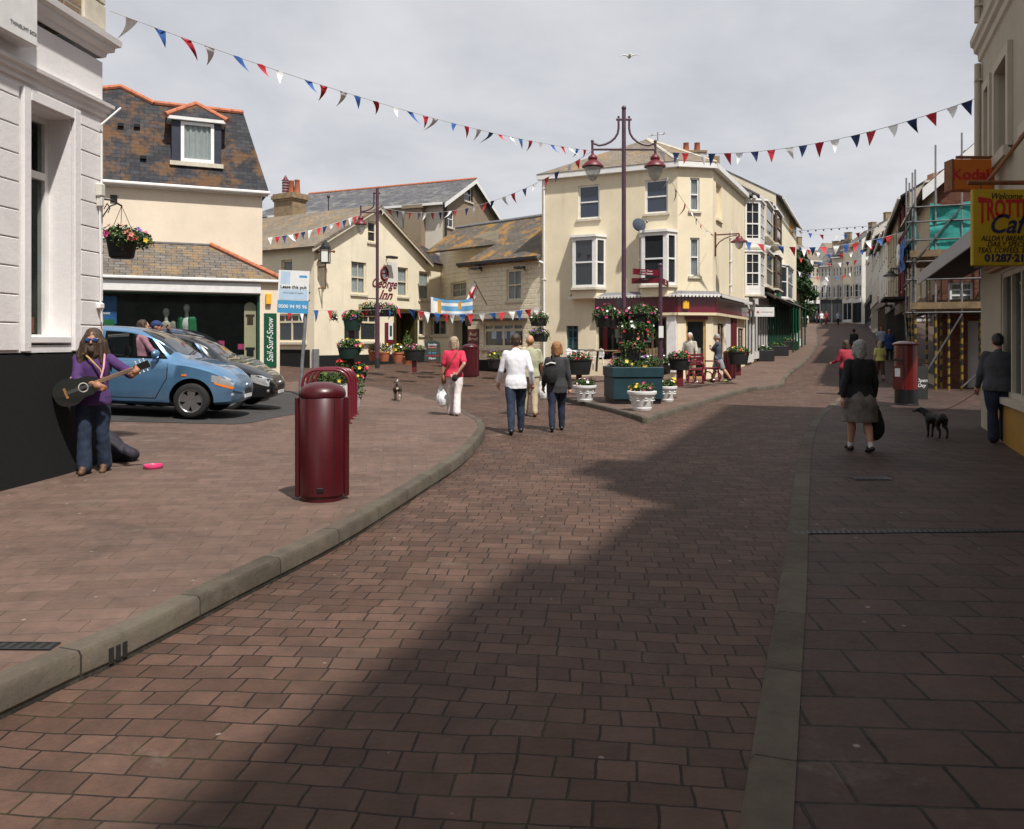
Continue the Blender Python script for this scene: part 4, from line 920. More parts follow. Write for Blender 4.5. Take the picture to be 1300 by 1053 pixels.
mb=MB(FLf.T); mb.wall(-Lw,0,zg0,zE,[llw,luw],rev=.14); mb.quad((-Lw,0,zg0),(-Lw,0,zE),(-Lw,8,zE),(-Lw,8,zg0)); mb.build('side_wall','cream_pub',P)
pl=FG.z_at(430,451); pl2=FLf.z_at(370,444)
mb=MB(FG.T)
for a,b in ((.25,dr[0]-.06),(dr[1]+.06,sEnd)): mb.box(a,b,-.03,-.001,zg0,pl)
mb.T=FLf.T; mb.box(-Lw,-.25,-.03,-.001,zg0,pl2); mb.build('plinth','plinth_black',P)
mb=MB(FG.T); mb.box(-.05,.24,-.06,.1,zg0,pl2+.03,0,.02); mb.build('corner_stone','lead',P)
for i,r in enumerate(gw[:3]): window(FG,r,P,frame='cream_wood',glass='glass_clear',curtain='net_curtain',fw=.09,inset=.07,nx=2 if i==0 else 1,bw=.03)
window(FG,gw[3],P,frame='cream_wood',glass='glass_dark',fw=.08,inset=.06)
window(FLf,luw,P,frame='cream_wood',glass='glass_clear',curtain='net_curtain',fw=.08)
for F,r in ((FG,lw[0]),(FLf,llw)):
    a,b,c,d=r; zt_=d-(d-c)*.28; w=MB(F.T); fw=.07
    w.box(a,a+fw,.06,.14,c,d); w.box(b-fw,b,.06,.14,c,d); w.box(a+fw,b-fw,.06,.14,c,c+fw); w.box(a+fw,b-fw,.06,.14,d-fw,d); w.box(a+fw,b-fw,.055,.145,zt_-.04,zt_+.04)
    w.box((a+b)/2-.04,(a+b)/2+.04,.058,.142,c+fw,zt_-.04)
    for i in (1,2,3): x=a+(b-a)*i/4; w.box(x-.03,x+.03,.058,.142,zt_+.04,d-fw)
    wo_=w.build('pub_window','cream_wood',P); g=MB(F.T); g.box(a+.05,b-.05,.09,.1,c+.05,d-.05); g.build('pane','glass_dark',wo_); g=MB(F.T); g.box(a-.12,b+.12,-.14,.055,c-.14,c-.004,0,.02); g.build('sill','stone_trim',wo_)
window(FG,lw2,P,frame='cream_wood',glass='glass_dark',fw=.06,sash=False)
mb=MB(FG.T); mb.box(dr[0],dr[1],.9,.96,dr[2],dr[3]); 
for s in (dr[0]+.2,dr[0]+.9,dr[1]-.25): mb.box(s-.06,s+.06,.8,.899,dr[2],dr[3])
mb.box(dr[0],dr[1],.8,.899,dr[2]+1.0,dr[2]+1.1); do=mb.build('door','brown_wood',P); mb=MB(FG.T); mb.box(dr[0]+.4,dr[0]+.45,.76,.80,dr[2]+.95,dr[2]+1.1); mb.build('handle','steel',do)
plain('porch_green',(.05,.045,.012),.5,.3)
mb=MB(FG.T); mb.quad((dr[0]+.004,.0,dr[2]),(dr[0]+.004,.0,dr[3]),(dr[0]+.004,.9,dr[3]),(dr[0]+.004,.9,dr[2])); mb.quad((dr[1]-.004,.0,dr[2]),(dr[1]-.004,.9,dr[2]),(dr[1]-.004,.9,dr[3]),(dr[1]-.004,0,dr[3])); mb.box(dr[0]-.12,dr[0]-.002,-.06,.0,dr[2],dr[3]+.05); mb.box(dr[1]+.002,dr[1]+.12,-.06,.0,dr[2],dr[3]+.05); mb.box(dr[0]-.2,dr[1]+.2,-.22,-.001,dr[3]+.06,dr[3]+.16); mb.build('porch','porch_green',P)
q=wrect(FG,488,410,499,437); mb=MB(FG.T); mb.box(q[0],q[1],-.09,-.002,q[2],q[3],0,.02); mo=mb.build('menu_case','maroon_paint',P); mb=MB(FG.T); mb.box(q[0]+.18,q[1]-.12,-.10,-.091,q[2]+.2,q[2]+1.0); mb.build('menu','white_ink',mo); mb=MB(FG.T)
mb.box(q[0]+.26,q[1]-.2,-.104,-.1005,q[2]+.35,q[2]+.85)
mb.build('menu_picture','shop_green',mo)
# painted name and oval emblem
nm=FG.sign(FG.s_at(487),-.012,FG.z_at(487,362))
lettering('George',nm@Matrix.Translation((0,.06,0)),.60,'maroon',P,shear=.5,bold=.006,fit=1.75,depth=.01)
lettering('Inn',nm@Matrix.Translation((.1,-.46,0)),.60,'maroon',P,shear=.5,bold=.006,fit=.95,depth=.01)
q=wrect(FG,484,342,491,353); c0=((q[0]+q[1])/2,(q[2]+q[3])/2); mb=MB(FG.T); mb.tube([(c0[0]+.24*math.cos(a*.2618),-.03,c0[1]+.30*math.sin(a*.2618)) for a in range(24)],.05,6,closed=True); mb.box(c0[0]-.16,c0[0]+.16,-.02,-.004,c0[1]-.03,c0[1]+.03); mb.build('emblem_ring','maroon',P,smooth=True)
mb=MB(FG.T); mb.prism([(c0[0]+.2*math.cos(a*.39),c0[1]+.26*math.sin(a*.39)) for a in range(16)],'y',-.012,-.003); mb.build('emblem','grey_ink',P)
q=wrect(FG,492,333,504,366); mb=MB(FG.T); mb.box(q[0],q[1],-.006,-.001,q[2],q[3]); mb.build('paint_patch','white_wall',P)
for F,px,py in ((FG,490,327),):
    q=F.rect(px-5,py-1,px+5,py+2,0); mb=MB(F.T); mb.box(q[0],q[1],-.5,-.2,q[2],q[3],0,.02); mb.cyl(((q[0]+q[1])/2,-.2,q[3]),((q[0]+q[1])/2,0,q[3]-.15),.02); mb.build('floodlight','iron',P)
# roofs: gable roof running back, and the lower hipped slope to the right
dep=9.0; ov=.28
mb=MB(FG.T); e=.0
def up(s,o=.0): return gz_at(s)+.04+o
mb_pts=lambda s,y: (s,y,up(s))
sl=(zA-zE)/sA; sr_=(zE2-zA)/(sR-sA)
a=(-.3,-ov,zE+.05-.3*sl); b=(sA,-ov,zA+.05); bb=(sA,dep,zA+.05); aa=(-.3,dep,zE+.05-.3*sl)
quadroof(mb,a,aa,bb,b,.10); 
c=(sR+.25,-ov,zE2+.05+.25*sr_); cc=(sR+.25,dep,zE2+.05+.25*sr_); quadroof(mb,b,bb,cc,c,.10); mb.build('roof','slate_buff',P)
mb=MB(FG.T)
for (x0,z0,x1,z1) in ((-.3,zE-.05-.3*sl,sA,zA-.05),(sA,zA-.05,sR+.25,zE2-.05+.25*sr_)): mb.add([(x0,-ov+.02,z0-.12),(x1,-ov+.02,z1-.12),(x1,-ov+.02,z1),(x0,-ov+.02,z0),(x0,-ov+.08,z0-.12),(x1,-ov+.08,z1-.12),(x1,-ov+.08,z1),(x0,-ov+.08,z0)],[[0,1,2,3],[7,6,5,4],[0,4,5,1]])
mb.build('bargeboard','stone_trim',P)
mb=MB(FG.T); quadroof(mb,(sR-.05,-.22,zLo+.05),(sEnd+.25,-.22,zLo+.0),(sEnd-.6,3.2,zLo+2.1),(sR-.05,3.2,zLo+2.1),.08); quadroof(mb,(sEnd+.25,-.22,zLo),(sEnd+.25,7,zLo),(sEnd-.6,6,zLo+2.1),(sEnd-.6,3.2,zLo+2.1),.08); mb.build('side_roof','slate_dark',P)
mb=MB(FLf.T); mb.box(-Lw,-.05,-.14,-.02,zE-.12,zE-.02,0,.02); mb.build('gutter','black_gloss',P)
# far ridge piece and chimney stack with three pots
ch=at(370,280,41.0); ct=H+(HY-247)/FPX*41; cb=H+(HY-315)/FPX*41; hw=.62
T=Matrix.Translation((ch.x,41,0))@Matrix.Rotation(math.atan2(-.524,.852),4,'Z'); mb=MB(T); mb.box(-.75,.55,-.45,.45,cb-2.5,ct-.38); mb.box(-.80,.60,-.5,.5,ct-.38,ct-.28); mb.box(-.86,.66,-.56,.56,ct-.28,ct-.1); mb.box(-.8,.6,-.5,.5,ct-.1,ct,0); cs=mb.build('chimney','chimney_render',P)
mb=MB(T); mb.lathe([(.16,0),(.15,.1),(.12,.6),(.135,.62),(.13,.68)],14,(.0,0,ct)); mb.lathe([(.16,0),(.15,.1),(.12,.6),(.135,.62),(.13,.68)],14,(.40,0,ct)); mb.build('chimney_pot','terracotta',cs,smooth=True)
mb=MB(T)
for i in range(5): mb.cyl((-.42,0,ct+.14*i),(-.42,0,ct+.14*i+.09),.17,n=14,mi=0); mb.cyl((-.42,0,ct+.14*i+.09),(-.42,0,ct+.14*i+.14),.15,n=14,mi=1)
mb.lathe([(.2,.72),(.12,.8),(.02,1.0)],12,(-.42,0,ct)); mb.build('striped_pot',['maroon_paint','white_wood'],cs,smooth=40)
an=at(417,293,39); mb=MB(); mb.cyl((an.x,39,an.z-1.2),(an.x,39,H+(HY-251)/FPX*39),.025); mb.ball((an.x,39,H+(HY-250)/FPX*39),.08); mb.build('vent_pipe','iron',P)
# lantern on the pub corner
lc=FG.W(.22,-.42,0); zl=FG.z_at(406,326); LN=thing('wall_lantern','square glazed lantern on an iron bracket high on the pub corner','lantern',(lc.x,lc.y,zl))
mb=MB(); mb.prism([(lc.x-.2,lc.y-.2),(lc.x+.2,lc.y-.2),(lc.x+.2,lc.y+.2),(lc.x-.2,lc.y+.2)],'z',zl+.28,zl+.36); mb.lathe([(.24,.36),(.1,.55),(.03,.66)],4,(lc.x,lc.y,zl)); mb.box(lc.x-.17,lc.x+.17,lc.y-.17,lc.y+.17,zl-.32,zl-.27)
for a in (-1,1):
    for b in (-1,1): mb.box(lc.x+a*.16-.015,lc.x+a*.16+.015,lc.y+b*.16-.015,lc.y+b*.16+.015,zl-.27,zl+.28)
mb.build('frame','iron',LN); mb=MB(); mb.box(lc.x-.14,lc.x+.14,lc.y-.14,lc.y+.14,zl-.26,zl+.27); mb.build('lamp_glass','lamp_white',LN)
zb_=FG.z_at(408,374); mb=MB(); mb.cyl((lc.x,lc.y,zb_+.2),(lc.x,lc.y,zl-.3),.03,n=8); w0=FG.W(.25,0,0)
for z in (zb_+.25,zb_+1.4,zl-.45): mb.cyl((lc.x,lc.y,z),(w0.x,w0.y,z),.028,n=8)
mb.cyl((lc.x-.35,lc.y+.1,zb_+1.75),(lc.x+.35,lc.y-.05,zb_+1.75),.03,n=8); mb.ball((lc.x-.36,lc.y+.1,zb_+1.75),.06); mb.ball((lc.x+.36,lc.y-.05,zb_+1.75),.06); mb.build('bracket','rust',LN,smooth=40)

# ---------------------------------------------------------------- house behind the pub
FD=Facade((kx(562)*46,46),(.913,-.408)); FDg=Facade((kx(562)*46,46),(.408,.913))
zD=FD.z_at(561,256); wD=FDg.s_at(630); zDa=FDg.z_at(598,229); D=thing('rear_house','tall slate roofed house with brown gable end rising behind the pub','house',(kx(562)*46,46,1))
gwin=[FDg.rect(589,238,600,256),FDg.rect(566,267,577,289)]
mb=MB(FD.T); mb.wall(-12,0,1,zD,[FD.rect(511,269,517,290)]); mb.quad((-12,0,1),(-12,0,zD),(-12,7,zD),(-12,7,1)); mb.build('front_wall','pale_render',D)
mb=MB(FDg.T); mb.wall(0,wD,1,zD,[gwin[1]]); r=gwin[0]; mid=wD/2
mb.add([(0,0,zD),(r[0],0,zD),(r[0],0,zD+(zDa-zD)*r[0]/mid)],[[0,1,2]])
gg=lambda s: zD+(zDa-zD)*(1-abs(s-mid)/mid)
xs=[r[0],mid,r[1]] if r[0]<mid<r[1] else [r[0],r[1]]
for a,b in zip(xs,xs[1:]):
    mb.add([(a,0,zD),(b,0,zD),(b,0,r[2]),(a,0,r[2])],[[0,1,2,3]]); mb.add([(a,0,r[3]),(b,0,r[3]),(b,0,gg(b)),(a,0,gg(a))],[[0,1,2,3]])
pts=[(r[1],0,zD),(wD,0,zD)]+([(mid,0,zDa)] if r[1]<mid else [])+[(r[1],0,gg(r[1]))]; mb.poly(pts)
mb.build('gable_wall','tan_render',D)
for r in gwin: window(FDg,r,D,frame='white_wood',glass='glass_dark',nx=2,fw=.08)
window(FD,FD.rect(511,269,517,290),D,glass='glass_dark')
q=FD.rect(519,262,540,300); mb=MB(FD.T); mb.box(q[0],q[1],-.5,-.002,1,q[3]-.2); mb.box(q[0]-.1,q[1]+.1,-.6,-.003,q[3]-.2,q[3]); mb.build('chimney','tan_render',D)
mb=MB(FDg.T); k=(zDa-zD)/mid; e=.4; A0=(-e,-.35,zD-e*k+.06); A1=(-e,14,zD-e*k+.06); B0=(mid,-.35,zDa+.06); B1=(mid,12,zDa+.06); C0=(wD+e,-.35,zD-e*k+.06); C1=(wD+e,14,zD-e*k+.06)
quadroof(mb,A0,A1,B1,B0,.1); quadroof(mb,B0,B1,C1,C0,.1); mb.add([A1,B1,C1],[[0,1,2]]); mb.build('roof','slate_grey',D)
mb=MB(FDg.T)
for p,q in ((A0,B0),(B0,C0)): mb.add([(p[0],p[1]-.01,p[2]-.28),(q[0],q[1]-.01,q[2]-.28),(q[0],q[1]-.01,q[2]-.02),(p[0],p[1]-.01,p[2]-.02)],[[0,1,2,3]]); 
mb.build('bargeboard','white_wood',D); ridge_tiles(FDg.T,B0,B1,D,.09)
mb=MB(FD.T); mb.box(-12,.2,-.5,-.36,zD-.25,zD-.12); mb.build('gutter','white_wood',D); downpipe(FDg,.25,3,zD-.2,D,'iron',r=.07)

# ---------------------------------------------------------------- right wing of the pub with the lichen roof
CS=V((6.06,30.0)); da_=V((.896,-.444)).normalized(); CSL=CS-da_*5.44
FE=Facade((CSL.x,CSL.y),(.727,-.687)); sW0=FE.s_at(594); zW=FE.z_at(690,325); zWg=G(0,33)
FEx=thing('pub_wing','low cream brick wing with orange lichened roof between pub gable and corner shop','building',(CSL.x-1.5,CSL.y+1.4,zWg))
ew=FE.rect(643,342,662,382); el=FE.rect(614,411,664,441)
mb=MB(FE.T); mb.wall(sW0,0,zWg-.5,zW,[ew,el],rev=.14); mb.quad((sW0,5,zWg-.5),(sW0,0,zWg-.5),(sW0,0,zW),(sW0,5,zW)); mb.build('wall','cream_brick',FEx)
window(FE,ew,FEx,frame='cream_wood',glass='glass_clear',curtain='net_curtain',fw=.09,nx=2,inset=.06,bw=.03)
a,b,c,d=el; zt_=d-(d-c)*.27; w=MB(FE.T); fw=.08
w.box(a,a+fw,.05,.13,c,d); w.box(b-fw,b,.05,.13,c,d); w.box(a+fw,b-fw,.05,.13,c,c+fw); w.box(a+fw,b-fw,.05,.13,d-fw,d); w.box(a+fw,b-fw,.045,.135,zt_-.05,zt_+.05); w.box((a+b)/2-.05,(a+b)/2+.05,.048,.132,c+fw,zt_-.05)
for i in (1,2,3): x=a+(b-a)*i/4; w.box(x-.05,x+.05,.048,.132,zt_+.05,d-fw)
wo_=w.build('pub_window','cream_wood',FEx); g=MB(FE.T); g.box(a+.05,b-.05,.09,.1,c+.05,d-.05); g.build('pane','glass_dark',wo_); g=MB(FE.T); g.box(a-.15,b+.15,-.16,.044,c-.16,c-.004,0,.02); g.build('sill','stone_trim',wo_)
g=MB(FE.T)
for x in (a+.4,a+1.0,(a+b)/2+.35): g.box(x,x+.28,.078,.088,c+.35,c+.8)
g.build('notice','pale_blue',wo_)
mb=MB(FE.T); mb.box(a-.25,b+.25,-.45,-.002,d+.12,d+.20); mb.build('window_hood','slate_dark',FEx)
mb=MB(FE.T); mb.box(sW0,0,-.03,-.002,zWg-.5,zWg+.55); mb.build('plinth','plinth_black',FEx)
zR=FE.z_at(688,277,3.2); k=(zR-zW)/3.2; sX=FE.s_at(556,2.0); lo=1.5
mb=MB(FE.T); pl_=lambda s,y:(s,y,zW+k*y+.08); pp=[pl_(sW0-.35,-.3),pl_(.0,-.3),pl_(.0,3.2),pl_(sX,3.2),pl_(sX,lo-.3),pl_(sW0+.5,lo-.3)]
n=V(pp[1])-V(pp[0]); nn=n.cross(V(pp[2])-V(pp[0])).normalized()*.1; lowp=[tuple(V(p)-nn) for p in pp]
mb.add(pp+lowp,[[0,1,2,3,4,5],[11,10,9,8,7,6]]+[[i,i+6,(i+1)%6+6,(i+1)%6] for i in range(6)]); mb.add([pl_(0,3.2),(0,6.4,zW+.08),(sX,6.4,zW+.08),pl_(sX,3.2)],[[0,1,2,3]]); mb.add([(0,0,zWg),(0,6.4,zWg),(0,6.4,zW),(0,3.2,zR),(0,0,zW)],[[0,1,2,3,4]]); mb.build('roof','slate_lichen',FEx)
mb=MB(FE.T); mb.box(sW0-.3,-.02,-.42,-.28,zW-.14,zW-.02); mb.build('gutter','black_gloss',FEx)
ridge_tiles(FE.T,(sX,3.2,zR+.1),(0,3.2,zR+.1),FEx,.09,mat='lead')
for px,py in ((612,341),(667,340)):
    q=FE.rect(px-5,py-1,px+5,py+2,0); mb=MB(FE.T); mb.box(q[0],q[1],-.5,-.2,q[2],q[3],0,.02); mb.cyl(((q[0]+q[1])/2,-.2,q[3]),((q[0]+q[1])/2,0,q[3]-.15),.02); mb.build('floodlight','iron',FEx)
q=FE.rect(595,418,608,446,0); mb=MB(FE.T); mb.box(q[0],q[1],-.06,-.002,q[2],q[3]); bo=mb.build('menu_board','maroon_paint',FEx)
lettering('Food\nServed',FE.sign((q[0]+q[1])/2,-.062,(q[2]+q[3])/2+.15),.20,'cream_ink',bo,shear=.3)
# link between gable and wing: set back wall with small window, ground floor bay and entrance
A_=FG.W(FG.s_at(560),.0,0); B_=FE.W(sW0,lo,0); FK=Facade((A_.x,A_.y),(B_.x-A_.x,B_.y-A_.y)); LK=(B_-A_).length+.6
zK=FK.z_at(585,320); kw=FK.rect(572,358,592,378); kd=FK.rect(575,407,594,455); kd=(kd[0],min(kd[1],LK-.02),zWg,kd[3])
mb=MB(FK.T); mb.wall(-.2,LK,zWg-.5,zK+.6,[kw,kd]); mb.build('link_wall','cream_brick',FEx)
window(FK,kw,FEx,frame='cream_wood',glass='glass_clear',curtain='net_curtain',nx=2,nz=2,sash=False,fw=.08)
mb=MB(FK.T); mb.box(kd[0],kd[1],.5,.55,kd[2],kd[3]); mb.build('entrance_door','dark_void',FEx)
F2=Facade(FG.W(FG.s_at(547),-.1,0)[:2],(.85,-.25)); r=F2.rect(548,406,567,426); zc2=F2.z_at(560,400)
mb=MB(F2.T); L2=F2.s_at(573); mb.wall(0,L2,zWg-.5,zc2,[r],rev=.1); mb.quad((L2,0,zWg-.5),(L2,3,zWg-.5),(L2,3,zc2),(L2,0,zc2)); mb.quad((0,3,zWg-.5),(0,0,zWg-.5),(0,0,zc2),(0,3,zc2)); mb.build('bay_wall','cream_pub',FEx)
window(F2,r,FEx,frame='cream_wood',glass='glass_dark',nx=2,sash=False,fw=.07)
mb=MB(F2.T); L3=F2.s_at(598); quadroof(mb,(-.8,-.45,zc2),(L3,-.45,zc2),(L3,2.2,zc2+.5),(-.8,2.2,zc2+.5),.1); mb.build('porch_roof','slate_dark',FEx)

# ---------------------------------------------------------------- three storey corner shop
F1=Facade((CSL.x,CSL.y),(da_.x,da_.y)); LA=5.44; F2c=Facade(CS,(.98,.2)); CE=F2c.W(1.39,0,0); F3=Facade((CE.x,CE.y),(.43,.903)); LC=F3.s_at(945)
zS=.25; zEv=8.22
S=thing('corner_shop','three storey cream corner shop with maroon fascia, white bay windows and hipped roof','building',(6.5,31,zS))
uw=[F1.rect(734,235,761,278),F1.rect(819,228,848,271)]; zfa=F1.z_at(800,398); zfb=F1.z_at(800,379)
sd=F1.rect(719,414,734,470); sd=(sd[0],sd[1],zS+.15,sd[3]); sw1=F1.rect(757,404,790,470); sw1=(sw1[0],sw1[1],zS+.65,sw1[3]); sw2=F1.rect(808,404,846,474); sw2=(sw2[0],sw2[1],zS+.2,sw1[3])
bay=[F1.rect(726,303,768,366),F1.rect(812,297,858,363)]
bops=[(b[0]+.1,b[1]-.1,b[2]+.1,b[3]-.1) for b in bay]
mb=MB(F1.T); mb.wall(0,LA,zS-.5,zEv,uw+bops+[sd,sw1,sw2],rev=.12); mb.quad((0,6,zS-.5),(0,0,zS-.5),(0,0,zEv),(0,6,zEv)); mb.build('front_wall','cream_shop',S)
cw=[F2c.rect(876,226,888,268),F2c.rect(876,302,888,351)]; cd=F2c.rect(871,406,896,480); cd=(cd[0],cd[1],zS+.05,cd[3])
mb=MB(F2c.T); mb.wall(0,1.39,zS-.5,zEv,cw+[cd],rev=.12); mb.build('corner_wall','cream_shop',S)
rw=[F3.rect(909,234,916,279),F3.rect(926,322,929,372)]; gw_=[F3.rect(911,411,919,452),F3.rect(937,417,944,455)]
mb=MB(F3.T); mb.wall(0,LC,zS-.5,zEv,[rw[0]]+gw_,rev=.14); mb.build('side_wall','cream_shop',S)
mb=MB(F3.T); mb.quad((rw[0][0],.13,rw[0][2]),(rw[0][1],.13,rw[0][2]),(rw[0][1],.13,rw[0][3]),(rw[0][0],.13,rw[0][3])); mb.box(rw[0][0]-.06,rw[0][1]+.06,-.08,-.001,rw[0][2]-.1,rw[0][2]-.005); mb.build('blind_window','cream_shop',S)
for r in uw: window(F1,r,S,glass='glass_blue',fw=.07,inset=.06,sillm='stone_trim')
window(F2c,cw[0],S,glass='glass_clear',curtain='net_curtain',fw=.06,inset=.05); window(F2c,cw[1],S,glass='glass_clear',curtain='net_curtain',fw=.06,inset=.05)
for r in gw_: window(F3,r,S,frame='maroon_paint',glass='glass_dark',fw=.07,nx=2,nz=4,sash=False,inset=.05,sill=False)
def bay_window(F,r,parent,out=.5,split=.74,name='bay_window',frame='white_wood',gl='glass_dark',roofm='white_wood',nz=0,panel=0):
    a,b,c,d=r; s=a+(b-a)*.16; t=b-(b-a)*.16; mb=MB(F.T); gm=MB(F.T); rm=MB(F.T)
    P=[(a,0),(s,-out),(t,-out),(b,0)]
    for (x0,y0),(x1,y1) in zip(P,P[1:]):
        u=V((x1-x0,y1-y0,0)); L=u.length; u.normalize(); n=V((u.y,-u.x,0))
        def Q(m,l0,l1,o0,o1,z0,z1):
            p=[V((x0,y0,0))+u*l+n*o for l,o in ((l0,o0),(l1,o0),(l1,o1),(l0,o1))]
            m.add([(q.x,q.y,z) for z in (z0,z1) for q in p],[[3,2,1,0],[4,5,6,7],[0,1,5,4],[1,2,6,5],[2,3,7,6],[3,0,4,7]])
        fw=.125 if L>.7 else .08
        Q(mb,0,fw,.03,-.05,c,d); Q(mb,L-fw,L,.03,-.05,c,d); Q(mb,fw,L-fw,.03,-.05,c,c+.10+panel); Q(mb,fw,L-fw,.03,-.05,d-.12,d); Q(mb,fw,L-fw,.035,-.045,(c+d)/2-.03,(c+d)/2+.03)
        if nz:
            for j in range(1,nz): z=c+(d-c)*j/nz; Q(mb,fw,L-fw,.02,-.03,z-.012,z+.012)
            Q(mb,L/2-.012,L/2+.012,.021,-.031,c+.1,d-.12)
        Q(gm,fw-.01,L-fw+.01,-.01,-.02,c+.08,d-.1)
    w=mb.build(name,frame,parent); gm.build('pane',gl,w)
    o2=out+.1; PP=[(a-.08,0),(s-.04,-o2),(t+.04,-o2),(b+.08,0)]
    rm.prism(PP,'z',d+.002,d+.09); rm.build('bay_roof',roofm,w)
    sm=MB(F.T); sm.prism(PP,'z',c-.09,c-.002); sm.build('bay_sill','stone_trim',w)
    return w
for r in bay: bay_window(F1,r,S,.45)
for r in bay: mb=MB(F1.T); a,b,c,d=r; mb.prism([(a,0),(a+.2,-.40),(b-.2,-.40),(b,0)],'z',zfb+.02,c-.095); mb.build('bay_base','cream_shop',S)
q=F1.s_at(757); mb=MB(F1.T); mb.box(q,LA+.02,-.14,-.002,zfa,zfb); mb.T=F2c.T; mb.box(-.06,1.39+.05,-.142,-.002,zfa,zfb); mb.T=F3.T; mb.box(-.06,LC,-.144,-.002,zfa,zfb); mb.build('fascia','maroon',S)
mb=MB(F1.T); mb.box(q,LA+.03,-.18,-.002,zfa-.10,zfa-.003); mb.T=F2c.T; mb.box(-.05,1.45,-.182,-.002,zfa-.10,zfa-.003); mb.T=F3.T; mb.box(-.05,LC,-.184,-.002,zfa-.1,zfa-.003); mb.build('fascia_trim','cream_ink',S)
# corrugated pent canopy with white fringe
mb=MB(); fr_=MB()
for F,a,b in ((F1,F1.s_at(726),LA+.18),(F2c,-.12,1.39+.16),(F3,-.02,LC)):
    mb.T=F.T; fr_.T=F.T; quadroof(mb,(a,-.34,zfb+.10),(b,-.34,zfb+.10),(b,-.0,zfb+.24),(a,-.0,zfb+.24),.02)
    n=int((b-a)/.13)
    for i in range(n): x=a+(b-a)*i/n; fr_.box(x,x+(b-a)/n*.6,-.36,-.345,zfb+.0,zfb+.11); 
    fr_.box(a,b,-.344,-.32,zfb+.05,zfb+.10)
mb.build('canopy','lead',S); fr_.build('canopy_fringe','white_wood',S)
# ground floor openings
def opening(F,r,dep,parent,frame,fm,transom=None,mull=(),glass='glass_clear',items=None,name='shop_window',sillh=.1):
    a,b,c,d=r; w=MB(F.T); w.box(a,a+.07,.05,.13,c,d); w.box(b-.07,b,.05,.13,c,d); w.box(a+.07,b-.07,.05,.13,c,c+sillh); w.box(a+.07,b-.07,.05,.13,d-.07,d)
    if transom: w.box(a+.07,b-.07,.045,.135,transom-.04,transom+.04)
    for x in mull: w.box(x-.035,x+.035,.048,.132,c+sillh,d-.07)
    o=w.build(name,fm,parent); g=MB(F.T); g.box(a+.06,b-.06,.085,.095,c+.06,d-.06); g.build('pane',glass,o)
    m=MB(F.T); m.quad((a,.14,c),(a,dep,c),(a,dep,d),(a,.14,d)); m.quad((b,.14,c),(b,.14,d),(b,dep,d),(b,dep,c)); m.quad((a,dep,c),(b,dep,c),(b,dep,d),(a,dep,d)); m.quad((a,.14,c),(b,.14,c),(b,dep,c),(a,dep,c)); m.quad((a,.14,d),(b,.14,d),(b,dep,d),(a,dep,d)); m.build('room','interior',o)
    return o
o=opening(F1,sw1,1.8,S,None,'cream_wood',mull=()); mb=MB(F1.T); a,b,c,d=sw1
mb.box(a+.12,a+.3,.4,.42,c+.3,d-.2,0); mb.box(a+.4,b-.3,.5,.52,c+.9,c+1.0,0); mb.box(a+.4,b-.3,.5,.52,d-.4,d-.3,0); mb.cyl((b-.35,.5,d-.75),(b-.35,.5,d-.4),.12,n=12,mi=1); mb.cyl((b-.35,.5,d-.95),(b-.35,.5,d-.76),.06,n=12,mi=1); mb.box(a+.5,a+.58,.35,.43,c+.1,d-.6,2); mb.build('display',['red_cloth','pearl','plank'],o)
o=opening(F1,sw2,2.2,S,None,'brown_wood',mull=(sw2[0]+.6,)); mb=MB(F1.T); a,b,c,d=sw2; mb.box(a+.1,a+.5,.2,.21,c+1.2,c+1.7,0); mb.box(b-.5,b-.15,.3,.32,c+.3,c+1.6,1); mb.build('display',['white_ink','plank'],o)
o=opening(F2c,cd,1.6,S,None,'tan_strap'); mb=MB(F2c.T); a,b,c,d=cd; mb.box(a+.1,b-.1,.5,.9,c+1.15,c+1.2,0); mb.box(a+.15,a+.5,.45,.5,c+1.25,c+1.6,0); mb.box(b-.3,b-.08,.2,.21,c+.75,c+1.15,0); mb.box(b-.4,b-.2,.5,.7,c+1.2,c+1.35,1); mb.build('display',['white_ink','red_cloth'],o)
mb=MB(F2c.T); mb.box(cd[0]-.06,cd[1]+.06,-.05,-.002,cd[3]+.0,cd[3]+.12); mb.build('door_head','maroon_paint',S)
q=F1.rect(847,400,862,470); mb=MB(F1.T); mb.box(q[0],min(q[1],LA-.02),-.10,-.002,zS+.3,zfa-.11,0,.01); mb.build('white_panel','white_wood',S)
mb=MB(F1.T); a,b,c,d=sd; mb.box(a,b,.10,.15,c,d,0); do=mb.build('door','teal_door',S); mb=MB(F1.T)
for i in range(2):
    for j in range(4): mb.box(a+.08+i*(b-a-.1)/2,a+(i+1)*(b-a-.1)/2,.09,.099,c+.85+j*.3,c+1.1+j*.3)
mb.build('door_panes','glass_dark',do)
q=F2c.rect(857,382,864,391,-.14); 
mb=MB(F2c.T); mb.box(.12,.36,-.24,-.145,zfa+.12,zfa+.42,0,.02); mb.build('alarm_box','yellow_box',S)
q=F3.rect(927,405,933,470); mb=MB(F3.T); mb.box(q[0],q[1],-.08,-.001,zS-.2,zfa-.11); mb.build('column','maroon_paint',S)
q=F3.rect(920,405,926,470); mb=MB(F3.T); mb.box(q[0],q[1],-.05,-.001,zS-.2,zfa-.11); mb.build('pilaster','white_wood',S)
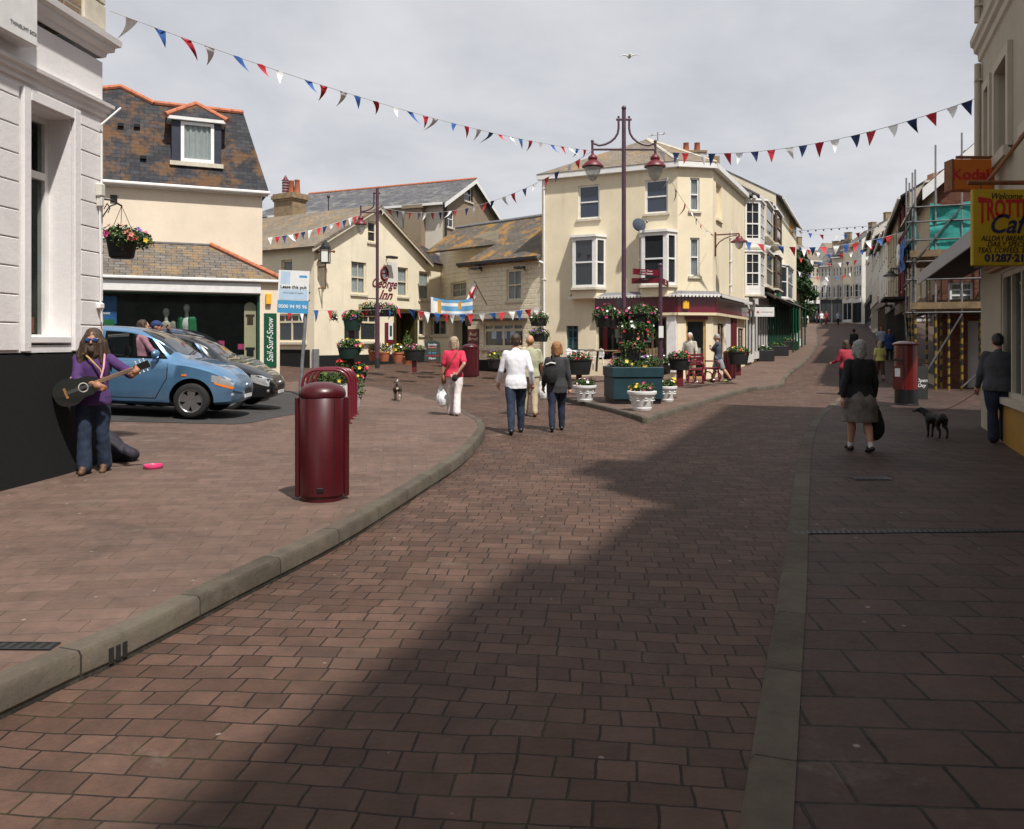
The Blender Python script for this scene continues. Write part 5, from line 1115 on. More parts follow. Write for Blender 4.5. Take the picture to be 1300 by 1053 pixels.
# parapet band, eaves and hipped roof
mb=MB(F1.T); mb.box(-.15,LA+.06,-.2,-.002,zEv-.16,zEv+.04); mb.T=F2c.T; mb.box(-.05,1.45,-.202,-.002,zEv-.16,zEv+.04); mb.T=F3.T; mb.box(-.05,LC+.1,-.204,-.002,zEv-.16,zEv+.04); mb.build('eaves','white_wood',S)
apx=at(821,177,33.2); p0=F1.W(-.15,-.22,zEv+.05); p1=F1.W(LA+.06,-.22,zEv+.05); p2=F2c.W(1.45,-.22,zEv+.05); p3=F3.W(LC+.1,-.22,zEv+.05); p4=F3.W(LC+.1,6.5,zEv+.05); p5=F1.W(-.15,5,zEv+.05); rg=at(872,193,37.0)
mb=MB(); mb.add([p0,p1,p2,p3,p4,p5,apx,rg],[[0,1,6],[1,2,6],[2,3,7,6],[3,4,7],[4,5,6,7],[5,0,6]]); mb.build('roof','slate_buff',S)
mb=MB(); 
for a in (p1,p2): mb.tube([a,apx],.06,6)
mb.tube([apx,rg],.07,6); mb.build('hip_tiles','stone_trim',S)
c=at(878,200,37); mb=MB(); mb.box(c.x-.55,c.x+.55,36.6,37.4,zEv,c.z+.12); mb.box(c.x-.6,c.x+.6,36.55,37.45,c.z+.12,c.z+.22); cs=mb.build('chimney','chimney_render',S); mb=MB(); mb.lathe([(.15,0),(.12,.4),(.14,.42)],10,(c.x-.25,37,c.z+.22)); mb.lathe([(.15,0),(.12,.4),(.14,.42)],10,(c.x+.25,37,c.z+.22)); mb.build('chimney_pot','terracotta',cs,smooth=True)
c=at(905,208,39); mb=MB(); mb.box(c.x-.25,c.x+.25,38.7,39.3,zEv,c.z+.3); mb.build('chimney','chimney_render',S)
c=at(835,168,34); mb=MB(); mb.cyl((c.x,34,apx.z-.6),(c.x,34,c.z),.025); mb.tube([(c.x-.4,34,c.z-.15),(c.x+.4,34,c.z-.05)],.02,5); mb.tube([(c.x-.25,33.8,c.z-.12),(c.x-.25,34.2,c.z-.12)],.015,5); mb.tube([(c.x+.25,33.8,c.z-.06),(c.x+.25,34.2,c.z-.06)],.015,5); mb.build('aerial','galv',S)
downpipe(F1,.12,zS,zEv-.2,S); 
mb=MB(F1.T); mb.tube([(.12,-.07,F1.z_at(690,335)),(-.25,-.07,F1.z_at(690,330))],.05,8); mb.build('hopper','white_wood',S)
downpipe(F3,rw[1][0],rw[1][2],rw[1][3]+.9,S,r=.05)
sdp=F1.W(F1.s_at(816),-.4,F1.z_at(816,287)); sq=thing('satellite_dish','round grey satellite dish on the corner shop wall above the right bay window','satellite dish',sdp)
Tm=Matrix.Translation(sdp)@Matrix.Rotation(R(75),4,'X')@Matrix.Rotation(R(15),4,'Y'); mb=MB(Tm); mb.lathe([(.001,.06),(.1,.05),(.2,.015),(.26,-.03),(.265,-.035),(.2,0),(.1,.03),(.001,.04)],24); mb.build('dish','slate_shirt',sq,smooth=True); mb=MB(); mb.tube([sdp,F1.W(F1.s_at(816),0,sdp.z-.1)],.03,6); mb.tube([sdp+V((.05,-.02,-.2)),sdp+V((.22,-.38,.05))],.012,5); mb.ball(sdp+V((.22,-.38,.05)),.05); mb.build('arm','galv',sq)

# ---------------------------------------------------------------- the terrace running up the left side of the street
def house(F,s0,s1,zb_,ze,label,wallm,roofm='slate_grey',wins=(),depth=7,rise=2.2,name='terraced_house',cat='house',shop=None,bays=(),wf='white_wood',curt=None,chim=True,glass='glass_dark'):
    p=F.W((s0+s1)/2,0,zb_); o=thing(name,label,cat,p); bo=[(b[0]+.1,b[1]-.1,b[2]+.1,b[3]-.1) for b in bays]
    ops=list(wins)+bo
    mb=MB(F.T); mb.wall(s0,s1,zb_-.5,ze,ops,rev=.12); mb.quad((s0,depth,zb_-.5),(s0,0,zb_-.5),(s0,0,ze),(s0,depth,ze)); mb.quad((s1,0,zb_-.5),(s1,depth,zb_-.5),(s1,depth,ze),(s1,0,ze)); mb.quad((s1,depth,zb_-.5),(s0,depth,zb_-.5),(s0,depth,ze),(s1,depth,ze))
    zr=ze+rise
    for s in (s0,s1): mb.add([(s,0,ze),(s,depth,ze),(s,depth/2,zr)],[[0,1,2]])
    mb.build('wall',wallm,o); mb=MB(F.T); quadroof(mb,(s0-.02,-.35,ze-.1),(s1+.02,-.35,ze-.1),(s1+.02,depth/2,zr+.05),(s0-.02,depth/2,zr+.05),.08); quadroof(mb,(s0-.02,depth/2,zr+.05),(s1+.02,depth/2,zr+.05),(s1+.02,depth+.3,ze-.1),(s0-.02,depth+.3,ze-.1),.08); rf=mb.build('roof',roofm,o)
    mb=MB(F.T); mb.box(s0,s1,-.46,-.36,ze-.26,ze-.14); mb.build('gutter','black_gloss' if wf!='white_wood' else 'white_wood',o)
    for r in wins: window(F,r,o,frame=wf,glass=glass if not curt else 'glass_clear',curtain=curt,fw=.07,inset=.06)
    for b in bays: bay_window(F,b,o,.45,frame=wf,gl='glass_dark',nz=0)
    if chim:
        mb=MB(F.T); mb.box(s1-.9,s1-.1,depth/2-.35,depth/2+.35,zr-.8,zr+.9); mb.box(s1-.95,s1-.05,depth/2-.4,depth/2+.4,zr+.9,zr+1.0); c=mb.build('chimney','chimney_render',rf); mb=MB(F.T); mb.lathe([(.14,0),(.11,.4)],8,(s1-.65,depth/2,zr+1)); mb.lathe([(.14,0),(.11,.4)],8,(s1-.3,depth/2,zr+1)); 
    if shop:
        fm,sm,h=shop; mb=MB(F.T); mb.box(s0+.05,s1-.05,-.16,-.002,zb_+h,zb_+h+.5); mb.build('fascia',fm,o)
        mb=MB(F.T); mb.box(s0+.15,s1-.15,-.06,-.002,zb_+.45,zb_+h-.02); g=mb.build('shop_window','glass_dark',o); n=max(2,int((s1-s0)/1.1)); mb=MB(F.T)
        for i in range(n+1): x=s0+.12+(s1-s0-.3)*i/n; mb.box(x,x+.07,-.10,-.0605,zb_+.2,zb_+h-.02)
        mb.box(s0+.12,s1-.12,-.11,-.0605,zb_+.1,zb_+.44); mb.build('frame',sm,g)
    return o
FR=Facade((10.3+.02,36.3+.05),(.40,.917)); S_=lambda px:FR.s_at(px)
z0=G(11,38)+.1
b1=FR.rect(938,255,954,314); b2=FR.rect(938,320,954,374)
r1=house(FR,0,S_(954.5),z0,8.3,'white multi paned bay fronted house next to the corner shop','cream_shop','slate_grey',rise=1.6,chim=False,shop=('white_wood','white_wood',2.5))
for b in (b1,b2): bay_window(FR,(max(.1,b[0]),b[1],b[2],b[3]),r1,.6,nz=4,panel=.3)
z1=G(13,42)+.1; sA_,sB_=S_(954.5)+.02,S_(972)
r2=house(FR,sA_,sB_,z1,8.7,'cream terraced house with brown framed bays over a white shop front','cream_pub','slate_grey',rise=2.2,shop=('white_wood','white_wood',2.7))
for y0,y1 in ((262,303),(322,365)):
    b=FR.rect(956,y0,970,y1); bay_window(FR,(b[0]+.1,b[1],b[2],b[3]),r2,.5,frame='stone_trim',nz=0)
z2=G(15,47)+.1; sC_=S_(985)
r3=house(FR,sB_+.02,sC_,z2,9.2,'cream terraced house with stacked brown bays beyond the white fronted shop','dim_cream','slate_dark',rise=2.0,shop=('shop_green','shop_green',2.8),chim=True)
for y0,y1 in ((272,312),(327,368)):
    b=FR.rect(973,y0,983,y1); bay_window(FR,(b[0]+.1,b[1],b[2],b[3]),r3,.45,frame='brown_wood')
z3=G(18,54)+.1; sD_=S_(1011)
r4=house(FR,sC_+.02,sD_,z3,10.4,'pale end house with green shop front and yellow stain high on its wall','cream_pub','slate_grey',rise=2.0,shop=('shop_green','shop_green',2.9),bays=[FR.rect(988,341,999,381)],chim=False)
mb=MB(FR.T); mb.box(S_(1002),S_(1007),-.01,-.001,9.3,10.2); mb.build('stain','gold_cloth',r4)
rs=FR.rect(959,391,981,402,-1.0); sg=thing('hanging_sign','white projecting shop sign with a small red cross','sign',FR.W(sA_+.3,-.8,3.6))
pF=FR.W(sA_+.25,0,0); mb=MB(); ys=FR.W(sA_+.25,-.75,0).y
pt=at(970,396.5,ys); mb.box(pt.x-.47,pt.x+.47,ys-.04,ys+.04,pt.z-.22,pt.z+.22,0,.01); bd=mb.build('board','white_wood',sg); mb=MB(); mb.box(pt.x-.36,pt.x-.24,ys-.046,ys-.041,pt.z-.02,pt.z+.02); mb.box(pt.x-.32,pt.x-.28,ys-.0465,ys-.0415,pt.z-.06,pt.z+.06); mb.build('cross','red_ink',bd)
mb=MB(); mb.box(pt.x-.15,pt.x+.4,ys-.044,ys-.041,pt.z-.01,pt.z+.015); mb.build('line_of_text','grey_ink',bd); mb=MB(); mb.tube([(pt.x+.3,ys,pt.z+.3),(pF.x+.1,pF.y,pt.z+.3)],.02,6); mb.build('bracket','iron',sg)
# green shop canopy along the last two shops
mb=MB(FR.T); quadroof(mb,(S_(958),-1.0,z2+2.85),(sD_,-1.0,z3+2.75),(sD_,-.0,z3+3.3),(S_(958),-.0,z2+3.4),.08); cp=mb.build('shop_canopy','slate_dark',None,label='dark sloping canopy over the green shop fronts',cat='canopy')
for px in (987,991,995,1000,1005):
    s=S_(px); w_=FR.W(s,-.9,0); zz=G(w_.x,w_.y)+.1; mb=MB(FR.T); mb.cyl((s,-.9,zz),(s,-.9,zz+2.75),.05,n=8); mb.build('post','shop_green',cp,smooth=40)

# ---------------------------------------------------------------- right side: tall shaded building nearest the camera
rd=V((-.37,-.93)).normalized()
def RX(y): return 2.6+.398*y
FT=Facade((RX(14.9),14.9),(rd.x,rd.y)); zt=.06
TB=thing('corner_building','tall cream stucco building with heavy cornice and tall arched windows at the right edge','building',(RX(12),12,zt))
zcn=FT.z_at(1246,72); topz=10.1; LT=11.9
tw=[FT.rect(1262,95,1272,205),FT.rect(1281,45,1297,215)]
tw=[(.75,1.15,tw[0][2],tw[0][3]),(1.75,2.75,tw[0][2],tw[0][3]),(4.3,5.3,tw[0][2],tw[0][3]),(7,8,tw[0][2],tw[0][3])]
shp=[(1.95,4.9,zt+.75,2.75),(5.4,6.5,zt,2.75),(7,11,zt+.75,2.75)]
mb=MB(FT.T); mb.box(10.6,11.8,.5,1.6,topz,11.9); mb.box(10.5,11.9,.4,1.7,11.9,12.05); mb.build('chimney','red_brick',TB)
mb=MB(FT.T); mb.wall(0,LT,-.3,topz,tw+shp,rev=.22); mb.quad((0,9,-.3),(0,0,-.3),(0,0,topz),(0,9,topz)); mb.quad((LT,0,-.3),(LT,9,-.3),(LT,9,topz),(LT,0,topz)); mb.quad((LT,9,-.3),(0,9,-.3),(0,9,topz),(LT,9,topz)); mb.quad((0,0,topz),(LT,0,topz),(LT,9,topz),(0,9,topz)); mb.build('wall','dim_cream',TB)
prof=[(0,zcn-.1),(.04,zcn-.06),(.05,zcn+.06),(.10,zcn+.11),(.11,zcn+.20),(.15,zcn+.25),(.16,zcn+.36),(0,zcn+.42)]
mb=MB(FT.T)
for (o0,z0),(o1,z1) in zip(prof,prof[1:]): mb.quad((-o0,-o0,z0),(LT,-o0,z0),(LT,-o1,z1),(-o1,-o1,z1)); mb.quad((-o0,3,z0),(-o0,-o0,z0),(-o1,-o1,z1),(-o1,3,z1))
mb.build('cornice','beige_render',TB)
for a,b,c,d in tw:
    mb=MB(FT.T)
    for x0,x1 in ((a-.16,a-.003),(b+.003,b+.16)): mb.box(x0,x1,-.07,-.001,c,d+.16)
    mb.box(a-.002,b+.002,-.07,-.001,d+.003,d+.16); mb.box(a-.25,b+.25,-.14,-.0711,c-.16,c-.002)
    mb.build('architrave','beige_render',TB)
for r in tw: window(FT,r,TB,glass='glass_dark',inset=.15,fw=.08,sill=False)
downpipe(FT,.12,3.0,zcn-.15,TB,'beige_render',r=.055); downpipe(FT,.12,zcn+.6,topz,TB,'beige_render',r=.055)
for r in shp[:1]+shp[2:]:
    a,b,c,d=r; w=MB(FT.T); n=4
    for i in range(n+1): x=a+(b-a-.08)*i/n; w.box(x,x+.08,.02,.12,c,d)
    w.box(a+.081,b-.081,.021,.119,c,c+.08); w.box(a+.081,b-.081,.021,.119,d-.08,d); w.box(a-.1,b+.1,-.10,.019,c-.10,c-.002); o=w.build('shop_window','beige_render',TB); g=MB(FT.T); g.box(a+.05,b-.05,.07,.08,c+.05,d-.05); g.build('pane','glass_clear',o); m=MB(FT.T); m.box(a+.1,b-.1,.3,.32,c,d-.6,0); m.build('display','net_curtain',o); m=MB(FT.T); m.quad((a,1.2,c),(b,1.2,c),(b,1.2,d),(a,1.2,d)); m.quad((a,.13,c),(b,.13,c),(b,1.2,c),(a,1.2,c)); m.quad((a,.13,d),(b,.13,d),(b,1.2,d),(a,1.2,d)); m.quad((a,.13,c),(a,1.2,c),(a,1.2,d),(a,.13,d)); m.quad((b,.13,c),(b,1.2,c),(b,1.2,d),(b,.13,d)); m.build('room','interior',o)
    mb=MB(FT.T); mb.box(a-.1,b+.1,-.04,-.002,zt+.02,c-.11); mb.build('stall_riser','ochre_panel',TB)
mb=MB(FT.T); a,b,c,d=shp[1]; mb.box(a,b,.15,.2,c,d); mb.build('door','brown_wood',TB)
mb=MB(FT.T); n=60
for i in range(n): x=1.3+i*.16; mb.box(x,x+.11,-.14,-.101,2.85,3.45)
mb.box(1.25,11,-.10,-.002,2.8,3.5); mb.build('slatted_fascia','terracotta_render',TB)
# unseen neighbours behind the camera that throw the big shadow over the street
def shade_house(y0,y1,zr,label,ridge=0):
    L=(y0-y1)/.93; F=Facade((RX(y0)-.02,y0-.03),(rd.x,rd.y)); mb=MB(F.T); ws=[(x,x+1,z,z+1.7) for x in [.6+i*2.4 for i in range(int(L/2.4))] for z in (4,) if x+1<L-.2]
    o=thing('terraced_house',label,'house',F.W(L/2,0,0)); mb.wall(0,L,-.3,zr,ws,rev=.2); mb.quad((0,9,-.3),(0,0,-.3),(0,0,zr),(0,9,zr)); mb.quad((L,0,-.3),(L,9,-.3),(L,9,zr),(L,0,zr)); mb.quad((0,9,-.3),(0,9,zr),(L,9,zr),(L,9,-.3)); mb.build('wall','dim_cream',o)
    mb=MB(F.T); mb.add([(0,-.2,zr),(L,-.2,zr),(L,9,zr),(0,9,zr),(0,4.5,zr+1.8),(L,4.5,zr+1.8)],[[0,1,5,4],[2,3,4,5],[1,2,5],[3,0,4]]); mb.build('roof','slate_grey',o)
    for r in ws: window(F,r,o)
    return o
shade_house(3.75,1.4,8.2,'narrow lower cream house beside the viewpoint on the shaded side of the street')
shade_house(1.35,-14,8.95,'long cream house behind the viewpoint on the shaded side of the street')
# ---------------------------------------------------------------- hanging signs
def board(name,label,cat,x0,x1,y,z0,z1,th,mat,hang=None):
    o=thing(name,label,cat,((x0+x1)/2,y,z0)); mb=MB(); mb.box(x0,x1,y-th/2,y+th/2,z0,z1,0,.012); b=mb.build('board',mat,o); return o,b
yT=10.6; a=at(1233,241,yT); b=at(1233,338,yT); x1=a.x+.98
TS,tb=board('hanging_sign','yellow hanging cafe sign with red and navy hand lettering at the right edge','sign',a.x,x1,yT,b.z,a.z,.06,'yellow_sign')
MT=lambda px,py:Matrix.Translation((kx(px)*yT,yT-.033,H+(HY-py)/FPX*yT))@Matrix.Rotation(R(90),4,'X')
k=yT/FPX
cxp=CX+(a.x+x1)/2/k
lettering('Welcome to',MT(cxp,250),9*k*1.25,'black_ink',tb,shear=.3,fit=50*k)
lettering('TROTTERS',MT(cxp,267),30*k*1.25,'red_ink',tb,bold=.010,fit=82*k,arc=lambda x,y:(x,y*(.78+.55*(abs(x)/.42)**2)-.05*(abs(x)/.42)**2+.01))
lettering('Cafe',MT(cxp,286),27*k*1.25,'navy_ink',tb,shear=.35,bold=.005,fit=56*k)
for t,py,wd_ in (('ALLDAY BREAKFASTS',303.5,76),('DAILY SPECIALS',311,60),('TEAS. COFFEES. SNACKS',318.5,84)): lettering(t,MT(cxp,py),7.6*k*1.25,'black_ink',tb,shear=.25,fit=wd_*k)
lettering('01287\u00b7214',MT(cxp-4,328.5),10*k*1.3,'navy_ink',tb,bold=.005,fit=58*k)
fx=RX(yT); mb=MB(); mb.tube([(a.x-.05,yT,a.z+.09),(fx,yT,a.z+.09)],.03,8); mb.tube([(a.x+.2,yT,a.z+.09),(fx,yT,a.z+.95)],.025,8)
for x in (a.x+.12,x1-.1): mb.cyl((x,yT,a.z),(x,yT,a.z+.09),.012)
mb.build('bracket','rust',TS,smooth=40)
yK=13.2; a=at(1206,204,yK); b=at(1258,243,yK)
KS,kb=board('hanging_sign','orange hanging sign box with one red word above the scaffolding','sign',a.x,b.x,yK,b.z,a.z,.22,'orange_sign')
kk=yK/FPX; lettering('Kodak',Matrix.Translation((kx(1230)*yK,yK-.112,H+(HY-224)/FPX*yK))@Matrix.Rotation(R(90),4,'X'),15*kk*1.2,'red_ink',kb,bold=.006,sx=1.12)
mb=MB(); mb.tube([(a.x+.1,yK,a.z+.05),(RX(yK)+.1,yK,a.z+.05)],.025,8); mb.tube([(b.x-.05,yK,b.z-.04),(RX(yK)+.1,yK,b.z-.04)],.025,8); mb.box(a.x-.03,a.x-.001,yK-.12,yK+.12,b.z,a.z); mb.build('bracket','rust',KS)
# long pale canopy over the pavement
FC=Facade((1.75+.404*19.0,19.0),(rd.x,rd.y)); zc0,zc1=2.98,3.22
CN=thing('shop_canopy','long pale flat edged canopy over the right hand shop fronts','canopy',(FC.W(4,0,0).x,FC.W(4,0,0).y,zc0))
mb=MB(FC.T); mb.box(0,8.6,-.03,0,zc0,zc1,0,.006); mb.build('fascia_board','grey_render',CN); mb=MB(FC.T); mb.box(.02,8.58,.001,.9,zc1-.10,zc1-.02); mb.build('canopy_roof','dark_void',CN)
# ---------------------------------------------------------------- brick gabled house with scaffolding
BY=26.0; BX=kx(1190)*BY; FBk=Facade((BX,BY),(rd.x,rd.y)); FBg=Facade((BX,BY),(.93,-.37)); zBk=G(BX,BY)+.06
zb0=FBg.z_at(1174,243)+.40; 
BH=thing('brick_house','red brick gable ended house with white bargeboard being repaired behind scaffolding','house',(BX,BY,zBk))
gl_=8.0; slope=.88; zpk=zb0+slope*gl_/2
gwn=[(.35,1.0,2.9,3.55),(1.2,1.9,2.9,3.55),(1.9,2.5,zBk+.9,zBk+2.3)]; gdr=(.85,1.55,zBk,zBk+2.1)
mb=MB(FBg.T); mb.wall(0,gl_,zBk-.5,zb0,gwn+[gdr],rev=.12); mb.add([(0,0,zb0),(gl_,0,zb0),(gl_/2,0,zpk)],[[0,1,2]]); mb.build('gable_wall','red_brick',BH)
for r in gwn: window(FBg,r,BH,frame='pvc',glass='glass_clear',curtain='net_curtain',nx=2,nz=3,sash=False,fw=.07,bw=.05)
mb=MB(FBg.T); mb.box(gdr[0],gdr[1],.08,.12,gdr[2],gdr[3]); mb.build('door','grey_render',BH)
mb=MB(FBg.T); mb.box(-.3,3.2,-.7,-.002,zBk+2.45,zBk+2.75); mb.build('porch','brown_wood',BH)
LB=11.0; FBs=Facade(tuple((V((BX,BY))-rd*LB)),(rd.x,rd.y))
sw_=[(2,2.9,3.4,4.9),(5,5.9,3.4,4.9),(8.2,9.1,3.4,4.9)]
mb=MB(FBs.T); mb.wall(0,LB,zBk-.5,zb0,sw_,rev=.12); mb.build('street_wall','dim_cream',BH)
for r in sw_: window(FBs,r,BH,glass='glass_dark')
mb=MB(FBs.T); mb.box(0,LB,-.35,-.02,zb0-.12,zb0-.05); mb.build('soffit','cream_wood',BH)
mb=MB(FBs.T); mb.box(.3,LB-.4,-.06,-.002,zBk+.4,zBk+2.4); mb.build('shop_window','glass_dark',BH); mb=MB(FBs.T); mb.box(.1,LB-.1,-.2,-.002,zBk+2.45,zBk+2.95); mb.build('fascia','brown_wood',BH)
def gp(s,y,z): return FBg.W(s,y,z)
mb=MB(); e=.45; d=12
def Q(a,b,c,dd): quadroof(mb,a,b,c,dd,.12)
A0=gp(-e,-.3,zb0-e*slope+.08); A1=gp(-e,LB,zb0-e*slope+.08); B0=gp(gl_/2,-.3,zpk+.08); B1=gp(gl_/2,LB,zpk+.08); C0=gp(gl_+e,-.3,zb0-e*slope+.08); C1=gp(gl_+e,LB,zb0-e*slope+.08)
Q(A0,A1,B1,B0); Q(B0,B1,C1,C0); mb.build('roof','slate_dark',BH)
mb=MB()
for p,q in ((A0,B0),(B0,C0)):
    n=-FBg.n*.03; mb.add([p+n-V((0,0,.42)),q+n-V((0,0,.42)),q+n-V((0,0,.03)),p+n-V((0,0,.03))],[[0,1,2,3]]); mb.add([p+n*.3-V((0,0,.42)),p+n-V((0,0,.42)),p+n-V((0,0,.03)),p+n*.3-V((0,0,.03))],[[0,1,2,3]])
mb.build('bargeboard','pvc',BH)
mb=MB(); c=gp(.0,1.2,zb0); mb.box(c.x-.10,c.x+.12,c.y-.2,c.y+.2,zb0-.1,zb0+.35); mb.build('chimney','terracotta_render',BH)
# scaffolding: tubes, boards, netting
SCf=thing('scaffolding','steel tube scaffolding with teal debris netting and yellow and black taped legs','scaffolding',(BX,BY-1.4,zBk))
def FSp(s,y): return FBg.W(s,y,0)
stand=[]
for i,s in enumerate((-.75,-.2,.5,1.5,2.6)): stand.append((s,-1.5,(6.9,7.6,7.9,6.4,6.4)[i]))
for i,y in enumerate((-.5,.7,2.0)): stand.append((-.75,y,(7.0,6.9,7.3)[i]))
for s in (-.35,.05,.6,1.1,1.7,2.2): stand.append((s,-.55,5.8 if s>0 else 4.2))
for s in (.15,1.0,2.05): stand.append((s,-1.5,4.3))
for s,y,t in stand:
    p=FSp(s,y); g=G(p.x,p.y)+.06; mb=MB(); mb.cyl((p.x,p.y,g),(p.x,p.y,t),.028,n=8); st=mb.build('standard','galv' if t>6 else 'scaffold_tube',SCf,smooth=40)
    mb=MB(); z=g; i=0; rr_=random.Random(int(s*100+y*37))
    while z<g+2.2: dz_=rr_.uniform(.07,.2); mb.cyl((p.x,p.y,z),(p.x+.004,p.y,z+dz_),.034+rr_.uniform(0,.008),n=8,mi=i%2); z+=dz_; i+=1
    mb.build('tape_wrap',['yellow_tape','black_ink'],st,smooth=40)
def led(a,b,name='ledger',mat='scaffold_tube',r=.026): mb=MB(); mb.cyl(a,b,r,n=8); mb.build(name,mat,SCf,smooth=40)
lev=[2.55,3.55,4.1,4.75,5.3,5.75]
for z in lev:
    led(gp(-1.0,-1.55,z),gp(2.9,-1.55,z)); led(gp(-.8,-1.6,z+.06),gp(-.8,2.3,z+.06))
for z in (2.6,4.15): 
    for s in (-.7,.45,1.6): led(gp(s,-1.6,z-.06),gp(s,-.3,z-.06),'transom')
for a,b in ((gp(-.7,-1.6,zBk+.1),gp(.5,-1.6,2.5)),(gp(2.6,-1.6,2.5),gp(.5,-1.6,zBk+.1)),(gp(-.85,-1.5,zBk+.1),gp(-.85,1.0,2.5)),(gp(-.7,-1.62,4.2),gp(.5,-1.62,5.7))):
    led(a,b,'brace')
for a,b in ((gp(2.6,-1.63,2.5),gp(.9,-1.63,zBk+.1)),): 
    mb=MB(); n=14
    for i in range(n): mb.cyl(a.lerp(b,i/n),a.lerp(b,(i+1)/n),.045,n=8,mi=i%2)
    mb.build('taped_brace',['yellow_tape','black_ink'],SCf)
for z in (2.62,4.2):
    mb=MB(FBg.T); 
    for i in range(4): mb.box(-.85,2.9,-1.5+.24*i,-1.28+.24*i,z,z+.04)
    for i in range(3): mb.box(-.85+.24*i,-.63+.24*i,-.5,2.2,z+.005,z+.045)
    mb.box(-.9,2.9,-1.58,-1.53,z+.04,z+.24); mb.build('board_deck','plank',SCf)
def net(pa,pb,z0,z1,name='netting',mat='mesh_teal',sag=.12,nu=24,nv=12,parent=None,seed=0):
    mb=MB(); d=(pb-pa); n=V((-d.y,d.x,0)).normalized()
    mb.v=[]
    for j in range(nv+1):
        for i in range(nu+1):
            u,v=i/nu,j/nv; p=pa.lerp(pb,u); w=sag*noise.noise(V((u*5+seed,v*4,seed*3.3)))*math.sin(math.pi*min(1,max(0,v*.9+.05)))
            mb.v.append(V((p.x,p.y,z0+(z1-z0)*v))+n*w-V((0,0,.10*math.sin(math.pi*u*3)**2 if j==nv else 0)))
    for j in range(nv):
        for i in range(nu): k=j*(nu+1)+i; mb.f.append([k,k+1,k+nu+2,k+nu+1]); mb.m.append(0)
    return mb.build(name,mat,parent or SCf,smooth=True)
net(gp(-.35,-1.5,0),gp(2.9,-1.5,0),4.35,5.85,seed=1); net(gp(-.72,-1.5,0),gp(-.72,2.2,0),4.2,5.7,seed=2)
# banner on the scaffold
pb_=gp(-.95,-.2,0); pa_=gp(-.95,2.2,0)
bn=thing('banner','crumpled blue and white banner tied to the scaffolding','banner',(pb_.x,pb_.y,4.2)); o=net(pa_,pb_,4.0,5.05,'cloth','blue_cloth',.16,24,10,bn,5)
fb=Facade((pa_.x,pa_.y),(pb_.x-pa_.x,pb_.y-pa_.y)); lettering('98',fb.sign(1.2,-.12,4.5),.9,'white_ink',o,bold=.05,depth=.02)
# barrier wall / hoarding under the scaffold and the side yard wall
FY=Facade((RX(14.9)+.15,14.9),(.93,-.37))
# ---------------------------------------------------------------- terrace on the right going up the hill
P1=V((BX,BY))-rd*LB; 
def RF(px,Y): return V((kx(px)*Y,Y))
pts=[P1+V((.05,.1)),RF(1140,43.5),RF(1127,55),RF(1116,68),RF(1107,84),RF(1099,104)]
specs=[('cream rendered house with long eaves next to the scaffolded brick house','beige_render','slate_dark',8.3,('brown_wood','iron',2.4)),
 ('grey beige house over a dark shop with a striped awning','dim_cream','slate_dark',8.4,('black_gloss','black_gloss',2.5)),
 ('white house with an orange tinged roof part way up the right of the hill','white_wall','slate_lichen',9.2,('brown_wood','brown_wood',2.6)),
 ('pale grey gabled house near the top of the right of the hill','pale_render','slate_grey',10.6,('beige_render','beige_render',2.6)),
 ('last pale house at the top of the right of the hill','pale_render','slate_buff',13.2,('iron','iron',2.6))]
awn=None
for (a,b),(lab,wm,rm,ze,shop) in zip(zip(pts,pts[1:]),specs):
    F=Facade((b.x,b.y),(a.x-b.x,a.y-b.y)); L=(a-b).length; zb_=G((a.x+b.x)/2,(a.y+b.y)/2)+.06; n=max(3,int(L/2.6)); ws=[]
    for i in range(n):
        s=L*(i+.5)/n; ws.append((s-.45,s+.45,zb_+3.5,zb_+4.9))
        if ze-zb_>6.6: ws.append((s-.4,s+.4,ze-1.7,ze-.6))
    o=house(F,.02,L-.02,zb_,ze,lab,wm,rm,ws,shop=shop,rise=2.2,wf='white_wood',glass='glass_blue')
    if 'striped' in lab: awn=(F,L,zb_)
    if 'long eaves' in lab:
        downpipe(F,L*.35,zb_+2.9,ze-.2,o,'maroon_paint',r=.09); downpipe(F,L*.7,zb_+2.9,ze-.2,o,'maroon_paint',r=.09)
        mb=MB(F.T); mb.box(L*.45,L*.95,-1.0,-.002,zb_+2.95,zb_+3.05); mb.build('shop_hood','slate_dark',o)
F,L,zb_=awn; aw=thing('awning','green and white striped scalloped shop awning','awning',F.W(L*.7,-.6,zb_+2.4)); mb=MB(F.T); n=10
for i in range(n):
    x0=L*.5+i*.32
    for j in range(5):
        t0,t1=j/5*1.4,(j+1)/5*1.4; mb.quad((x0,-1.3*math.sin(t0),zb_+1.9+.9*math.cos(t0)),(x0+.32,-1.3*math.sin(t0),zb_+1.9+.9*math.cos(t0)),(x0+.32,-1.3*math.sin(t1),zb_+1.9+.9*math.cos(t1)),(x0,-1.3*math.sin(t1),zb_+1.9+.9*math.cos(t1)),i%2)
mb.build('canvas',['shop_green','white_ink'],aw)
pw=FBs.W(3.2,-.5,0); 
hl=FBs.W(1.5,-.8,4.0)
